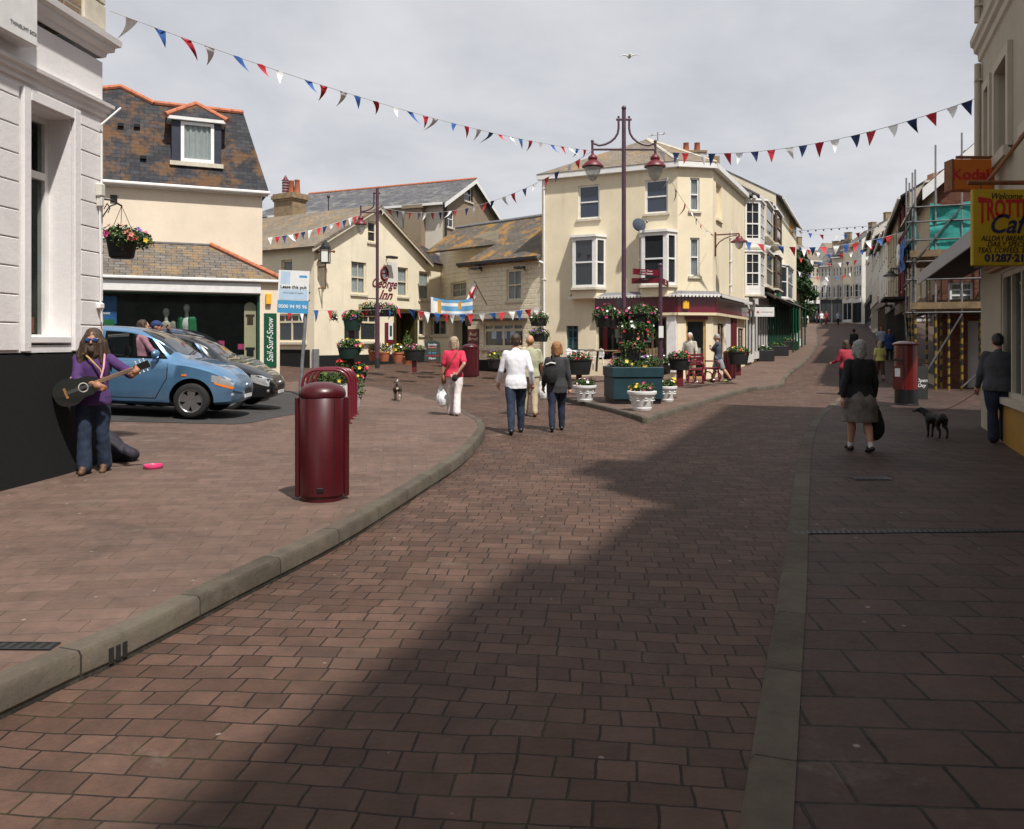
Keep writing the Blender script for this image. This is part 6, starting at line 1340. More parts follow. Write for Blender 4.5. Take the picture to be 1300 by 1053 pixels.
def wall_lamp(F,s,z,parent_label,name='wall_lamp',out=.9,mat='maroon_paint'):
    w=F.W(s,0,z); e=F.W(s,-out,z+.1); o=thing(name,parent_label,'lamp',w); mb=MB(); mb.box(0,0,0,0,0,0) if 0 else None
    mb.cyl(F.W(s,-.04,z-.7),F.W(s,-.04,z+.2),.03,n=8); mb.tube([F.W(s,-.04,z+.1),e],.025,8); mb.tube([F.W(s,-.04,z-.45)]+[F.W(s,-out*(1-math.cos(t))*.95-.04,z-.45+.5*math.sin(t)) for t in (.3,.6,.9,1.2,1.5)],.02,8); mb.build('bracket',mat,o,smooth=40)
    mb=MB(); mb.cyl(e,e-V((0,0,.12)),.03,n=8); mb.lathe([(.05,0),(.12,-.05),(.14,-.12),(.30,-.2),(.31,-.24),(.25,-.22),(.05,-.16)][::-1],20,e-V((0,0,.08))); mb.build('shade',mat,o,smooth=40); mb=MB(); mb.lathe([(.03,-.58),(.12,-.5),(.16,-.38),(.15,-.3)],16,e); mb.build('globe','lamp_white',o,smooth=True); return o
wall_lamp(F3,F3.s_at(907),F3.z_at(907,302),'maroon bracket lamp on the side wall of the corner shop')
# ---------------------------------------------------------------- houses closing the top of the street and the hill behind
endp=[(1008,112),(1026,113),(1041,114),(1056,113),(1070,112),(1083,110),(1094,107)]
es=[('grey_render','slate_grey',13.2),('beige_render','slate_buff',14.6),('white_wall','slate_grey',13.9),('pale_render','slate_dark',15.0),('cream_pub','slate_lichen',15.9),('white_wall','slate_grey',16.6)]
el_=['grey bay fronted house at the left end across the top of the street','beige house second from left across the top of the street','pale house with dark shop front third from left across the top of the street','white house with dark entrance, fourth from left across the top of the street','beige house with mottled roof second from the right across the top of the street','cream house at the right end of the row closing the top of the street']
for ((p0,y0),(p1,y1)),(wm,rm,ze),lab in zip(zip(endp,endp[1:]),es,el_):
    a=RF(p0,y0); b=RF(p1,y1); F=Facade((a.x,a.y),(b.x-a.x,b.y-a.y)); L=(b-a).length; zb_=G(a.x,a.y); ws=[(L*.10,L*.32,zb_+3.5,zb_+5.0),(L*.68,L*.90,zb_+3.5,zb_+5.0),(L*.12,L*.30,zb_+6.4,zb_+7.6),(L*.42,L*.58,zb_+6.4,zb_+7.6),(L*.70,L*.88,zb_+6.4,zb_+7.6)]; by_=[(L*.37,L*.63,zb_+3.4,zb_+5.2)]
    house(F,.02,L-.02,zb_,ze-1.5,lab,wm,rm,ws,shop=('iron' if 'dark' in lab else 'white_wood','white_wood' if 'grey' in wm or 'cream' in wm else 'black_gloss',2.7),rise=2.6,bays=by_)
rr=random.Random(5)
for i,(px,py,Y,w,lab) in enumerate(((1030,330,150,9,'buff roofed house on the hill behind the street, leftmost'),(1048,322,165,10,'grey house on the hill behind the street, second from left'),(1066,316,160,9,'cream house on the hill above the mottled roof'),(1082,306,150,8,'pale house with a brown roof high on the hill, rightmost'),(1020,345,140,8,'small pale house low on the hill behind the dark tree'))):
    c=at(px,py,Y); F=Facade((c.x-w/2,Y),(1,.05)); house(F,0,w,c.z-7,c.z-2.2,lab,('pale_render','grey_render','dim_cream','white_wall','beige_render')[i],('slate_buff','slate_grey','slate_lichen','slate_buff','slate_grey')[i],[(w*.15,w*.35,c.z-5,c.z-3.4),(w*.6,w*.8,c.z-5,c.z-3.4)],rise=2.2)
def tree(label,base,h,blobs,n,seed):
    o=thing('tree',label,'tree',base); mb=MB(); b=V(base); mb.tube([b,b+V((.1,0,h*.3)),b+V((-.1,.1,h*.6)),b+V((.1,0,h*.85))],[.28,.22,.14,.05],8)
    rr=random.Random(seed)
    for c,r in blobs: mb.tube([b+V((0,0,h*.35)),(b+V((0,0,h*.5))).lerp(V(c),.5),V(c)],[.12,.08,.03],6)
    mb.build('trunk','brown_wood',o,smooth=True); foliage('crown',blobs,n,.42,['leaf_dark','leaf_mid'],o,[3,1],seed)
for i,(px,py,Y,k) in enumerate(((1013,345,84,.62),(1021,378,92,.6))):
    c=at(px,py,Y); g=G(c.x,Y); s=k; tree(('dark leafy tree beside the pale end house on the left of the hill','smaller dark tree just right of the tall tree at the street top')[i],(c.x,Y,g),c.z-g+2,[((c.x,Y,c.z+2.2*s),(1.5*s,1.5*s,1.6*s)),((c.x-1.0*s,Y+.4,c.z),(1.5*s,1.5*s,1.4*s)),((c.x+1.2*s,Y,c.z+.3),(1.4*s,1.3*s,1.1*s)),((c.x+.2,Y-.5,c.z-2.2*s),(1.5*s,1.3*s,1.4*s))],1500,40+i)
# pillar box on the right pavement
pbx=ground_at(1150.5,514,.06); k=pbx.y/FPX
PB=thing('pillar_box','red cylindrical pillar post box with black base on the shaded pavement','post box',pbx)
hh=(514-433)*k; r=14.2*k
mb=MB(); mb.lathe([(r*1.02,0),(r*1.02,.02),(r*.97,.03),(r*.97,hh*.24)],28,pbx); mb.build('base','black_gloss',PB,smooth=True)
mb=MB(); mb.lathe([(r*.95,hh*.241),(r*.95,hh*.93)],28,pbx); bd=mb.build('body','postbox_red',PB,smooth=True)
mb=MB(); mb.lathe([(r*.96,hh*.925),(r*1.12,hh*.935),(r*1.14,hh*.955),(r*1.05,hh*.965),(r*.7,hh*.99),(.001,hh)],28,pbx); mb.build('cap','postbox_red',PB,smooth=True)
mb=MB(); a=R(200); d=V((math.cos(a),math.sin(a),0)); s=V((-d.y,d.x,0)); c=pbx+d*r*.96; T=Matrix((( s.x,d.x,0,c.x),(s.y,d.y,0,c.y),(0,0,1,0),(0,0,0,1))); mb.T=T; mb.box(-.13,.13,-.01,.012,hh*.79,hh*.83); mb.build('slot','black_gloss',bd); mb=MB(T); mb.box(-.15,.15,-.02,.008,hh*.35,hh*.72,0,.005); dd=mb.build('door','postbox_red',PB); mb=MB(T); mb.box(-.08,.08,.009,.014,hh*.55,hh*.68); mb.build('notice','white_ink',dd)
# chalk board by the pillar box
cb=ground_at(1170,470,.06); cb=V((kx(1166)*21.2,21.2,G(9,21)+.06)); ab=thing('chalk_board','small dark chalk board standing behind the pillar box','sign board',cb); mb=MB(); mb.prism([(cb.x-.25,cb.z),(cb.x+.25,cb.z),(cb.x+.25,cb.z+.85),(cb.x-.25,cb.z+.85)],'y',cb.y,cb.y+.04); o=mb.build('board','chalk_black',ab); lettering('Open\nDay',Matrix.Translation((cb.x+.08,cb.y-.003,cb.z+.42))@Matrix.Rotation(R(90),4,'X'),.13,'white_ink',o,shear=.2)
mb=MB(); mb.box(cb.x-.26,cb.x-.22,cb.y+.04,cb.y+.25,cb.z,cb.z+.9); mb.box(cb.x+.22,cb.x+.26,cb.y+.04,cb.y+.25,cb.z,cb.z+.9); mb.build('leg','brown_wood',ab)

# ---------------------------------------------------------------- litter bins
def litter_bin(pos,label,hh=1.12,r=.225,rot=0,group=None):
    o=thing('litter_bin',label,'bin',pos,group); T=Matrix.Translation(V(pos))@Matrix.Rotation(rot,4,'Z')
    mb=MB(T); mb.lathe([(r*.93,.0),(r*.93,.05),(r,.055),(r,hh*.865),(r*.97,hh*.87)],40); mb.build('drum','bin_red',o,smooth=True)
    mb=MB(T); mb.lathe([(r*.97,hh*.871),(r*1.02,hh*.875),(r*1.03,hh*.90),(r*1.0,hh*.925),(r*.88,hh*.955),(r*.66,hh*.98),(r*.36,hh*.996),(.001,hh)],40); mb.build('domed_lid','bin_red',o,smooth=True)
    for a in (0,180):
        mb=MB(T@Matrix.Rotation(R(a),4,'Z')); mb.box(r-.01,r+.035,-.045,.045,.03,hh*.87,0,.008); mb.build('side_rail','bin_red',o)
    mb=MB(T); 
    for a in (-.62,.62): mb.box(-.004+math.sin(a)*r*1.0,.004+math.sin(a)*r*1.0,-math.cos(a)*r-.004,-math.cos(a)*r+.01,.07,hh*.86)
    mb.build('door_seam','bin_seam',o)
    mb=MB(T); mb.box(-.03,.03,-r-.012,-r+.005,.10,.14,0,.004); mb.build('lock','black_gloss',o)
    return o
pb=ground_at(403,639,.142); pb=V((pb.x,pb.y+.2,Gl(pb.x,pb.y+.2)))
litter_bin(pb,'large maroon domed litter bin standing alone near the left kerb',1.13,.218,R(8))
p=V((kx(597)*27.5,27.5,G(kx(597)*27.5,27.5))); k=27.5/FPX
litter_bin(V((p.x,p.y,H+(HY-479)*k)),'maroon litter bin behind the woman in the red top, in front of the pub',1.12,.26,R(10))
# ---------------------------------------------------------------- cycle hoops
hp=ground_at(443,538,.14)
hg='maroon cycle hoops in a row'
for i,lab in enumerate(('nearest maroon cycle hoop to the litter bin','second maroon cycle hoop in the row behind the bin','third maroon cycle hoop in the row behind the bin','furthest maroon cycle hoop beside the flower trough')):
    y=hp.y+.75*i; x1=kx(443+3*i)*y; x0=x1-.80; g=Gl(x1,y); ht=.93; o=thing('cycle_hoop',lab,'cycle stand',((x0+x1)/2,y,g),hg); rr=.24
    pts=[(x0,y-.05,g),(x0,y-.05,g+ht-rr)]+[(x0+rr-rr*math.cos(t),y-.05+.03*t,g+ht-rr+rr*math.sin(t)) for t in (.4,.8,1.2,1.57)]+[(x1-rr+rr*math.sin(t),y,g+ht-rr+rr*math.cos(t)) for t in (0,.4,.8,1.2,1.57)]+[(x1,y,g)]
    mb=MB(); mb.tube(pts,.027,10); mb.build('hoop','maroon',o,smooth=True); mb=MB(); mb.cyl((x0,y-.05,g),(x0,y-.05,g+.012),.06); mb.cyl((x1,y,g),(x1,y,g+.012),.06); mb.build('base_plate','maroon',o)
# ---------------------------------------------------------------- leaning sign post
y=21.0; b=V((kx(380.5)*y,y,Gl(kx(380.5)*y,y))); t=at(391,362,y)
o=thing('sign_post','leaning grey pole with a blue and white lease board in front of the pub','sign',b); mb=MB(); mb.cyl(b,t,.045,n=12); mb.ball(t,.046); mb.build('pole','galv',o,smooth=True)
a=at(354,344,y); c=at(393,398,y); T=Matrix.Translation(((a.x+c.x)/2,y-.07,(a.z+c.z)/2))@Matrix.Rotation(R(2.5),4,'Y'); w=(c.x-a.x)/2; h=(a.z-c.z)/2
mb=MB(T); mb.box(-w,w,-.012,.012,-h*.40,h*1.0); mb.box(-w,w,-.013,.013,-h,-h*.41,1); mb.box(-w*.85,-w*.25,-.0135,-.0125,h*.35,h*.95,2); bd=mb.build('board',['pale_blue','blue_sign','white_ink'],o) if 0 else mb.build('board',['white_ink','blue_sign','pale_blue'],o)
mb=MB(T); mb.box(-w+.03,w-.03,-.0145,-.0135,-h*.38,h*.12); mb.build('panel','pale_blue',bd)
FT_=T@Matrix.Rotation(R(90),4,'X')
lettering('Lease this pub',FT_@Matrix.Translation((0,h*.22,.016)),.115,'black_ink',bd,bold=.002,sx=1.02,depth=.002); lettering('call us today for details',FT_@Matrix.Translation((0,-h*.05,.016)),.055,'grey_ink',bd,depth=.002)
lettering('0500 94 95 96',FT_@Matrix.Translation((0,-h*.70,.016)),.125,'white_ink',bd,bold=.003,depth=.002)
mb=MB(T); mb.box(w*.35,w*.85,-.0145,-.0125,h*.68,h*.78); mb.build('mark','blue_sign',bd)
mb=MB(); 
for f in (.93,.86): q=b.lerp(t,f); mb.box(q.x-.06,q.x+.06,q.y-.08,q.y+.05,q.z-.02,q.z+.02)
mb.build('clip','iron',o)
# ---------------------------------------------------------------- planters, troughs and tubs
FLW=('petal_pink','petal_red','petal_white','petal_yellow','petal_purple')
def half_tub(mb,c,rx,ry,h,mi=0):
    pr=[(.72,0),(.78,.02),(.97,.94),(1.04,.95),(1.04,1.0),(.93,1.0),(.9,.93)]
    mb.lathe([(r*rx,z*h) for r,z in pr],20,c,mi,1,ry/rx)
def post_planter(pos,label,ph=.62,rx=.36,ry=.25,hh=.30,seed=1,fl=FLW,n=700,post='maroon_paint',group=None,tub='tub_black'):
    o=thing('planter',label,'planter',pos,group); x,y,z=pos
    if ph>0: mb=MB(); mb.box(x-.075,x+.075,y-.075,y+.075,z,z+ph); mb.build('post',post,o)
    mb=MB(); half_tub(mb,(x,y,z+ph),rx,ry,hh); mb.build('tub',tub,o,smooth=40)
    mb=MB(); mb.lathe([(.001,.0),(rx*.9,.0)],16,(x,y,z+ph+hh*.93),0,1,ry/rx); mb.build('soil','soil',o)
    foliage('foliage',[((x,y,z+ph+hh+.06),(rx*1.0,ry*1.0,.14)),((x+rx*.5,y-ry*.3,z+ph+hh),(rx*.5,ry*.6,.13)),((x-rx*.5,y,z+ph+hh+.05),(rx*.5,ry*.7,.13))],n,.055,LEAF,o,[4,4,2],seed,fl,26,.034)
    return o
def gpos(px,Y,py=None,G_=None): 
    x=kx(px)*Y; return V((x,Y,(H+(HY-py)/FPX*Y) if py else G(x,Y)+.1))
# bowl tubs on the island
def bowl(px,pyb,r,hh,label,seed,fl):
    p=ground_at(px,pyb,.10); o=thing('flower_tub',label,'flower tub',p,'white moulded flower tubs on the island')
    mb=MB(); mb.lathe([(r*.62,0),(r*.64,.01),(r*.68,hh*.15),(r*.66,hh*.18),(r*.80,hh*.55),(r*.90,hh*.80),(r*1.0,hh*.84),(r*1.02,hh*.90),(r*1.02,hh*.98),(r*.97,hh),(r*.92,hh*.96),(r*.9,hh*.9)],36,p); mb.build('tub','white_plastic',o,smooth=35)
    mb=MB()
    for i in range(9):
        a=i*.7; c=V((math.cos(a)*r*.765,math.sin(a)*r*.765,hh*.52)); mb.ball(p+c,(.045,.045,.014),8,6)
        mb.ball(p+c+V((math.cos(a)*.02,math.sin(a)*.02,hh*.13)),(.03,.03,.012),8,6)
    mb.build('relief','white_plastic',o,smooth=True)
    mb=MB(); mb.lathe([(.001,0),(r*.92,0)],20,p+V((0,0,hh*.93))); mb.build('soil','soil',o)
    foliage('foliage',[(p+V((0,0,hh+.05)),(r*.9,r*.9,.10)),(p+V((-r*.5,0,hh+.06)),(r*.4,r*.4,.10)),(p+V((r*.45,0,hh+.08)),(r*.5,r*.4,.12))],650,.05,LEAF,o,[3,4,3],seed,fl,20,.04)
    return o
bowl(742.5,510,.285,.40,'white moulded flower tub at the left of the teal planter',11,('petal_red','petal_white','petal_purple'))
bw=bowl(815,521.5,.31,.425,'white moulded flower tub with magenta flowers in front of the teal planter',12,('petal_pink','petal_pink','petal_yellow'))
bowl(846,510,.26,.38,'white moulded flower tub half hidden at the right of the teal planter',13,('petal_yellow','petal_white'))
# big teal square planter with the lamp post
p=ground_at(803,514,.10); Yp=p.y+.75; cx_=kx(803)*Yp; zz=G(cx_,Yp)+.10
TP=thing('planter','large square teal painted planter box on the island','planter',(cx_,Yp,zz)); T=Matrix.Translation((cx_,Yp,zz))@Matrix.Rotation(R(4),4,'Z'); hw=.59; hh=.86
mb=MB(T); mb.box(-hw,hw,-hw,hw,.10,hh-.24,0,.012); mb.box(-hw+.03,hw-.03,-hw+.03,hw-.03,0,.0995,1); mb.box(-hw-.025,hw+.025,-hw-.025,hw+.025,hh-.239,hh,0,.012); mb.build('box',['teal_paint','black_gloss'],TP)
mb=MB(T); mb.box(-hw+.06,hw-.06,-hw+.06,hw-.06,hh+.001,hh+.012); mb.build('soil','soil',TP)
foliage('foliage',[((cx_,Yp,zz+hh+.05),(hw*.95,hw*.95,.12)),((cx_-.33,Yp-.33,zz+hh+.08),(.3,.3,.16)),((cx_+.35,Yp-.3,zz+hh+.1),(.35,.3,.16))],1500,.065,LEAF,TP,[3,4,2],21,FLW,46,.042)
# lamp posts
def lantern(o,e,s=1.0,tiltx=0):
    mb=MB(); mb.cyl(e+V((0,0,.02)),e-V((0,0,.1*s)),.035*s,n=10); mb.lathe([(.05,0),(.09,-.03),(.17,-.08),(.18,-.13),(.15,-.16),(.24,-.20),(.40,-.30),(.405,-.33),(.36,-.32),(.1,-.24)],24,e-V((0,0,.08*s)),0,s,s); sh=mb.build('shade','maroon_paint',o,smooth=True)
    mb=MB(); mb.lathe([(.30,-.40),(.29,-.46),(.22,-.60),(.12,-.70),(.02,-.73)][::-1],20,e,0,s,s); mb.build('bowl','lamp_glass',sh,smooth=True)
yl=Yp+.30; bx=kx(792)*yl; LP=thing('lamp_post','tall plum coloured twin armed lamp post rising from the teal planter','street lamp',(bx,yl,zz))
zt_=H+(HY-140)/FPX*yl; k=yl/FPX
mb=MB(); mb.cyl((bx,yl,zz+.3),(bx,yl,zz+2.2),.075,n=14); mb.cyl((bx,yl,zz+2.2),(bx,yl,zt_),.058,.05,n=14); mb.ball((bx,yl,zt_+.05),.06); mb.build('column','post_plum',LP,smooth=40)
zc_=zt_-12*k; za_=zt_-50*k
mb=MB(); mb.cyl((bx-.19,yl,zc_),(bx+.19,yl,zc_),.03,n=10)
for sg in (-1,1):
    e=40*k
    pts=[(bx+sg*.13,yl,zc_+.08),(bx+sg*.13,yl,zc_-.22)]+[(bx+sg*(.13+ .52*(1-math.cos(t))),yl,zc_-.22-.42*math.sin(t)) for t in (.3,.6,.9,1.2,1.5)]+[(bx+sg*e,yl,za_+.16)]
    mb.tube(pts,.027,8); mb.ball((bx+sg*e,yl,za_+.2),.04)
mb.cyl((bx-40*k,yl,za_),(bx+40*k,yl,za_),.028,n=10); 
for sg in (-1,1): mb.cyl((bx+sg*40*k,yl,za_+.2),(bx+sg*40*k,yl,za_-.1),.03,n=10)
mb.build('arms','post_plum',LP,smooth=40)
for sg in (-1,1): lantern(LP,V((bx+sg*39.5*k,yl,za_-.05)),.66)
mb=MB(); c=at(785,385,yl); mb.box(bx-.16,bx-.058,yl-.06,yl+.06,c.z-.1,c.z+.1); mb.build('control_box','iron',LP)
# hanging and tiered baskets on the lamp post
def basket(px,py,Y,label,rx,seed,fl,n=900,hh=.28,tub='tub_black',arm=None,group=None,nf=24):
    "tub rim centre at the pixel"
    c=at(px,py,Y); o=thing('flower_basket',label,'basket',c,group); mb=MB(); half_tub(mb,(c.x,c.y,c.z-hh),rx,rx*.8,hh); mb.build('tub',tub,o,smooth=40)
    rr_=random.Random(seed*7)
    def trail(tm):
        for i in range(int(9*rx/.36)):
            a=rr_.uniform(3.3,6.1); p=c+V((math.cos(a)*rx*1.02,math.sin(a)*rx*.82,.02)); ln=rr_.uniform(.10,.30)
            for j in range(int(ln/.022)):
                q=p+V((rr_.uniform(-.02,.02)+math.cos(a)*.005*j,rr_.uniform(-.02,.01),-.022*j)); s_=.026*rr_.uniform(.7,1.3); w_=V((rr_.uniform(-1,1),rr_.uniform(-1,-.2),rr_.uniform(-.3,.8))).normalized(); u_=w_.orthogonal().normalized(); v_=w_.cross(u_)
                tm.add([q-u_*s_,q-v_*s_*.6,q+u_*s_,q+v_*s_*.6],[[0,1,2,3]],rr_.choice((0,0,1,1,2)) if rr_.random()>.06 else 3)
    foliage('foliage',[(c+V((0,0,.05)),(rx*1.1,rx*.95,.17)),(c+V((rx*.6,-.05,-.03)),(rx*.5,rx*.6,.17)),(c+V((-rx*.6,-.05,.0)),(rx*.5,rx*.6,.17)),(c+V((0,.02,.14)),(rx*.6,rx*.6,.14))],n,.065,LEAF,o,[4,4,2],seed,fl,nf,.042,post=trail)
    if arm is not None:
        mb=MB(); mb.tube([V((arm.x,arm.y,c.z-.1)),V((c.x,c.y+.0,c.z-.1))],.02,6); mb.build('bracket','iron',o)
    return o
ap=V((bx,yl,0)); gl='flower baskets on the lamp post'
basket(772,401,yl-.15,'hanging basket of pink and white flowers at the left of the lamp post',.36,31,('petal_pink','petal_white'),arm=ap,group=gl)
basket(814,399,yl-.1,'topmost basket right of the lamp post with pink flowers',.42,32,('petal_pink','petal_white','petal_pink'),n=1000,arm=ap,group=gl)
basket(808,418,yl-.25,'leafy basket just under the topmost one with a red flower at its right',.40,33,('petal_red','petal_white'),n=1000,arm=ap,group=gl)
basket(804,442,yl-.4,'lowest basket on the lamp post, black trough with red flowers',.34,34,('petal_red','petal_salmon'),hh=.30,arm=ap,group=gl)
# finger post
yf=Yp+1.2; fx=kx(838.5)*yf; fz=G(fx,yf)+.1; FPo=thing('finger_post','plum finger post with maroon pointing blades right of the lamp post','signpost',(fx,yf,fz)); ft=H+(HY-339)/FPX*yf; k=yf/FPX
mb=MB(); mb.cyl((fx,yf,fz),(fx,yf,fz+1.3),.075,n=14); mb.cyl((fx,yf,fz+1.3),(fx,yf,ft),.05,n=14); mb.ball((fx,yf,ft+.04),.06); mb.build('column','post_plum',FPo,smooth=40)
def blade(a,b,h,lines,tip):
    a=V(a);b=V(b); d=(b-a).normalized(); n=V((d.y,-d.x,0)).normalized(); T=Matrix(((d.x,n.x,0,a.x),(d.y,n.y,0,a.y),(d.z,0,1,a.z),(0,0,0,1))); L=(b-a).length
    mb=MB(T); pts=[(0,-h/2),(L-.0,-h/2),(L,h/2),(0,h/2)]; mb.prism(pts,'y',-.02,.02); o=mb.build('blade','maroon',FPo)
    for i,t in enumerate(lines):
        c=a+d*L*.5+V((0,0,h*(.22-.44*i)))+n*.022; u=d if d.x>0 else -d; m2=Matrix(((u.x,0,n.x,c.x),(u.y,0,n.y,c.y),(u.z,1,0,c.z),(0,0,0,1))); 
        if n.y>0: m2=Matrix(((u.x,0,-n.x,c.x-2*.022*n.x),(u.y,0,-n.y,c.y-2*.022*n.y),(u.z,1,0,c.z),(0,0,0,1)))
        lettering(t,m2,h*.42,'white_ink',o,depth=.002)
zb1=H+(HY-347)/FPX*yf; zb2=H+(HY-356)/FPX*yf
blade((fx-.04,yf,zb1),(fx-36*k,yf-.15,zb1+.03),.15,['Beach  Town','Coach Station'],0); blade((fx-.04,yf,zb2),(fx-36*k,yf+.1,zb2-.01),.14,['Toilets'],0); blade((fx+.04,yf,zb2-.02),(fx+14*k,yf+.5,zb2-.06),.15,['Car','Park'],0)
mb=MB(); mb.box(fx-.06,fx+.06,yf-.09,yf-.076,fz+1.55,fz+1.85); mb.build('notice','white_ink',FPo)
# post planters round the island
post_planter(gpos(735,22.4,497),'dark tub of red flowers on a post behind the charcoal jacketed woman',.45,.37,.27,.42,41,('petal_red','petal_salmon'),post='maroon_paint')
post_planter(gpos(836,21.6,499),'dark trough planter behind the finger post on the island',.50,.38,.26,.30,42,('petal_white',))
post_planter(gpos(863,21.0,491),'dark planter on a maroon post in front of the man in the grey shirt',.42,.30,.25,.30,43,('petal_pink','petal_red'))
post_planter(gpos(937,27.0,477),'dark planter of yellow flowers on a post at the right corner of the shop',.36,.38,.28,.42,44,('petal_yellow','petal_red','petal_yellow'))
post_planter(gpos(526,29.0,473),'dark tub of pink flowers on a maroon post in front of the pub door',.42,.40,.28,.38,45,('petal_pink','petal_white','petal_pink'))
# planter tower behind the cycle hoops
yt=17.2; tx=kx(447)*yt; tz=Gl(tx,yt); TW=thing('planter_tower','tiered post of dark green flower boxes behind the cycle hoops','planter',(tx,yt,tz)); mb=MB(); mb.box(tx-.06,tx+.06,yt-.06,yt+.06,tz,tz+2.15); mb.build('post','post_plum',TW)
for i,(px,py,rx,hh) in enumerate(((448,405,.20,.25),(444,441,.25,.24),(456,471,.17,.22),(436,466,.13,.16))):
    c=at(px,py,yt-.1); mb=MB(); half_tub(mb,(c.x,c.y-.05,c.z-hh),rx,rx*.75,hh); bt=mb.build('box','green_box',TW,smooth=40)
    foliage('foliage',[(c+V((0,-.05,.05)),(rx*1.05,rx*.8,.13)),(c+V((rx*.7,-.08,.0)),(rx*.5,rx*.5,.13))],650,.055,LEAF,bt,[3,4,3],51+i,('petal_red','petal_pink','petal_yellow') if i else ('petal_red','petal_purple'),20,.036)
tr=ground_at(436,519,.14); TR=thing('flower_trough','white trough with trailing flowers beside the cycle hoops','trough',tr); mb=MB(); mb.add([(tr.x-.42,tr.y-.16,tr.z),(tr.x+.28,tr.y-.16,tr.z),(tr.x+.28,tr.y+.2,tr.z),(tr.x-.42,tr.y+.2,tr.z),(tr.x-.5,tr.y-.22,tr.z+.5),(tr.x+.34,tr.y-.22,tr.z+.5),(tr.x+.34,tr.y+.26,tr.z+.5),(tr.x-.5,tr.y+.26,tr.z+.5)],[[3,2,1,0],[4,5,6,7],[0,1,5,4],[1,2,6,5],[2,3,7,6],[3,0,4,7]]); mb.build('trough','white_plastic',TR)
foliage('foliage',[((tr.x-.08,tr.y-.02,tr.z+.60),(.5,.28,.16)),((tr.x-.5,tr.y-.1,tr.z+.62),(.25,.22,.18)),((tr.x+.38,tr.y-.18,tr.z+.40),(.10,.12,.2))],1300,.06,LEAF,TR,[2,4,4],61,('petal_red','petal_pink','petal_yellow'),26,.036)
# baskets in front of the pub and on the wing
for px,py,Y,rx,lab,fl,sd_ in ((470,391,31,.42,'hanging basket with mixed flowers left of the pub lamp post',('petal_yellow','petal_red'),71),(489,392,31,.42,'hanging basket with pink flowers right of the pub lamp post',('petal_pink','petal_purple'),72),(684,404,30.5,.36,'small trough of flowers high at the right end of the pub wing',('petal_pink','petal_white'),73),(685,424,30.5,.36,'lower trough of trailing purple flowers at the right end of the pub wing',('petal_purple','petal_pink'),74),(424,402,32.5,.16,'tiny hanging basket on the pub wall under the lantern',('petal_white',),75)):
    basket(px,py,Y,lab,rx,sd_,fl,n=500 if rx>.2 else 150,hh=.30 if rx>.2 else .14,nf=16 if rx>.2 else 2)
# pots by the pub
for px,py,Y,r,lab,col,fl,sd_ in ((505,460,30.5,.22,'orange tub of white flowers behind the pub lamp post','terracotta',('petal_white','petal_yellow'),81),(488,459,31.5,.22,'terracotta tub of mixed flowers at the foot of the pub wall','terracotta',('petal_yellow','petal_purple'),82),(474,458,32,.2,'terracotta tub of red flowers furthest left along the pub wall','terracotta',('petal_red',),83),(549,460,33,.28,'low terracotta tub of pale flowers beside the chalk board','terracotta',('petal_white','petal_salmon'),84),(627,468,31,.25,'tub of yellow flowers in front of the pub wing','tub_black',('petal_yellow','petal_purple'),85)):
    c=at(px,py,Y); p=V((c.x,Y,c.z)); o=thing('flower_pot',lab,'flower pot',p); hh=.36; mb=MB(); mb.lathe([(r*.7,0),(r*.95,hh*.85),(r*1.03,hh*.86),(r*1.03,hh),(r*.9,hh)],18,p); mb.build('pot',col,o,smooth=40); foliage('foliage',[(p+V((0,0,hh+.12)),(r*1.15,r*1.1,.2))],260,.07,LEAF,o,None,sd_,fl,16,.05)
c=at(517,463,33.0); p=V((c.x,33,c.z)); o=thing('potted_shrub','conical green shrub in a clay pot left of the pub door','plant',p); mb=MB(); mb.lathe([(.16,0),(.22,.28),(.24,.3),(.22,.33)],16,p); mb.build('pot','terracotta',o,smooth=40); foliage('foliage',[(p+V((0,0,.55)),(.3,.28,.28)),(p+V((0,0,.85)),(.2,.2,.35)),(p+V((0,0,1.15)),(.1,.1,.25))],800,.07,['leaf_mid','leaf_light'],o,[2,3],91)
# A board chalk sign
c=at(549,459,31.0); p=V((c.x,31,c.z)); o=thing('chalk_board','arched black chalk A board with coloured writing outside the pub','sign board',p); w=.29; hh=.80
def arch(w,h): return [(-w,0),(w,0),(w,h-.12)]+[(w*math.cos(t),h-.12+.12*math.sin(t)) for t in (.4,.8,1.2,1.57,1.95,2.35,2.75)]+[(-w,h-.12)]
for s,nm_ in ((-1,'front_board'),(1,'back_board')):
    T=Matrix.Translation(p+V((0,s*.15,0)))@Matrix.Rotation(R(-s*10)*-1 if 0 else R(s*10),4,'X'); mb=MB(T); mb.prism(arch(w,hh),'y',-.02,.02); bo=mb.build(nm_,'green_box',o)
    if s<0:
        mb=MB(T); mb.prism(arch(w-.06,hh-.06),'y',-.026,-.0205); mb.build('slate','chalk_black',bo)
        for i,(t,m_) in enumerate((('Sunday','white_ink'),('Roasts','petal_salmon'),('served','leaf_light'),('all day','blue_sign'),('with music','red_ink'),('Open','white_ink'))): lettering(t,T@Matrix.Translation((0,-.028,hh-.16-.105*i))@Matrix.Rotation(R(90),4,'X'),.11,m_,bo,shear=.2,sx=1.1)
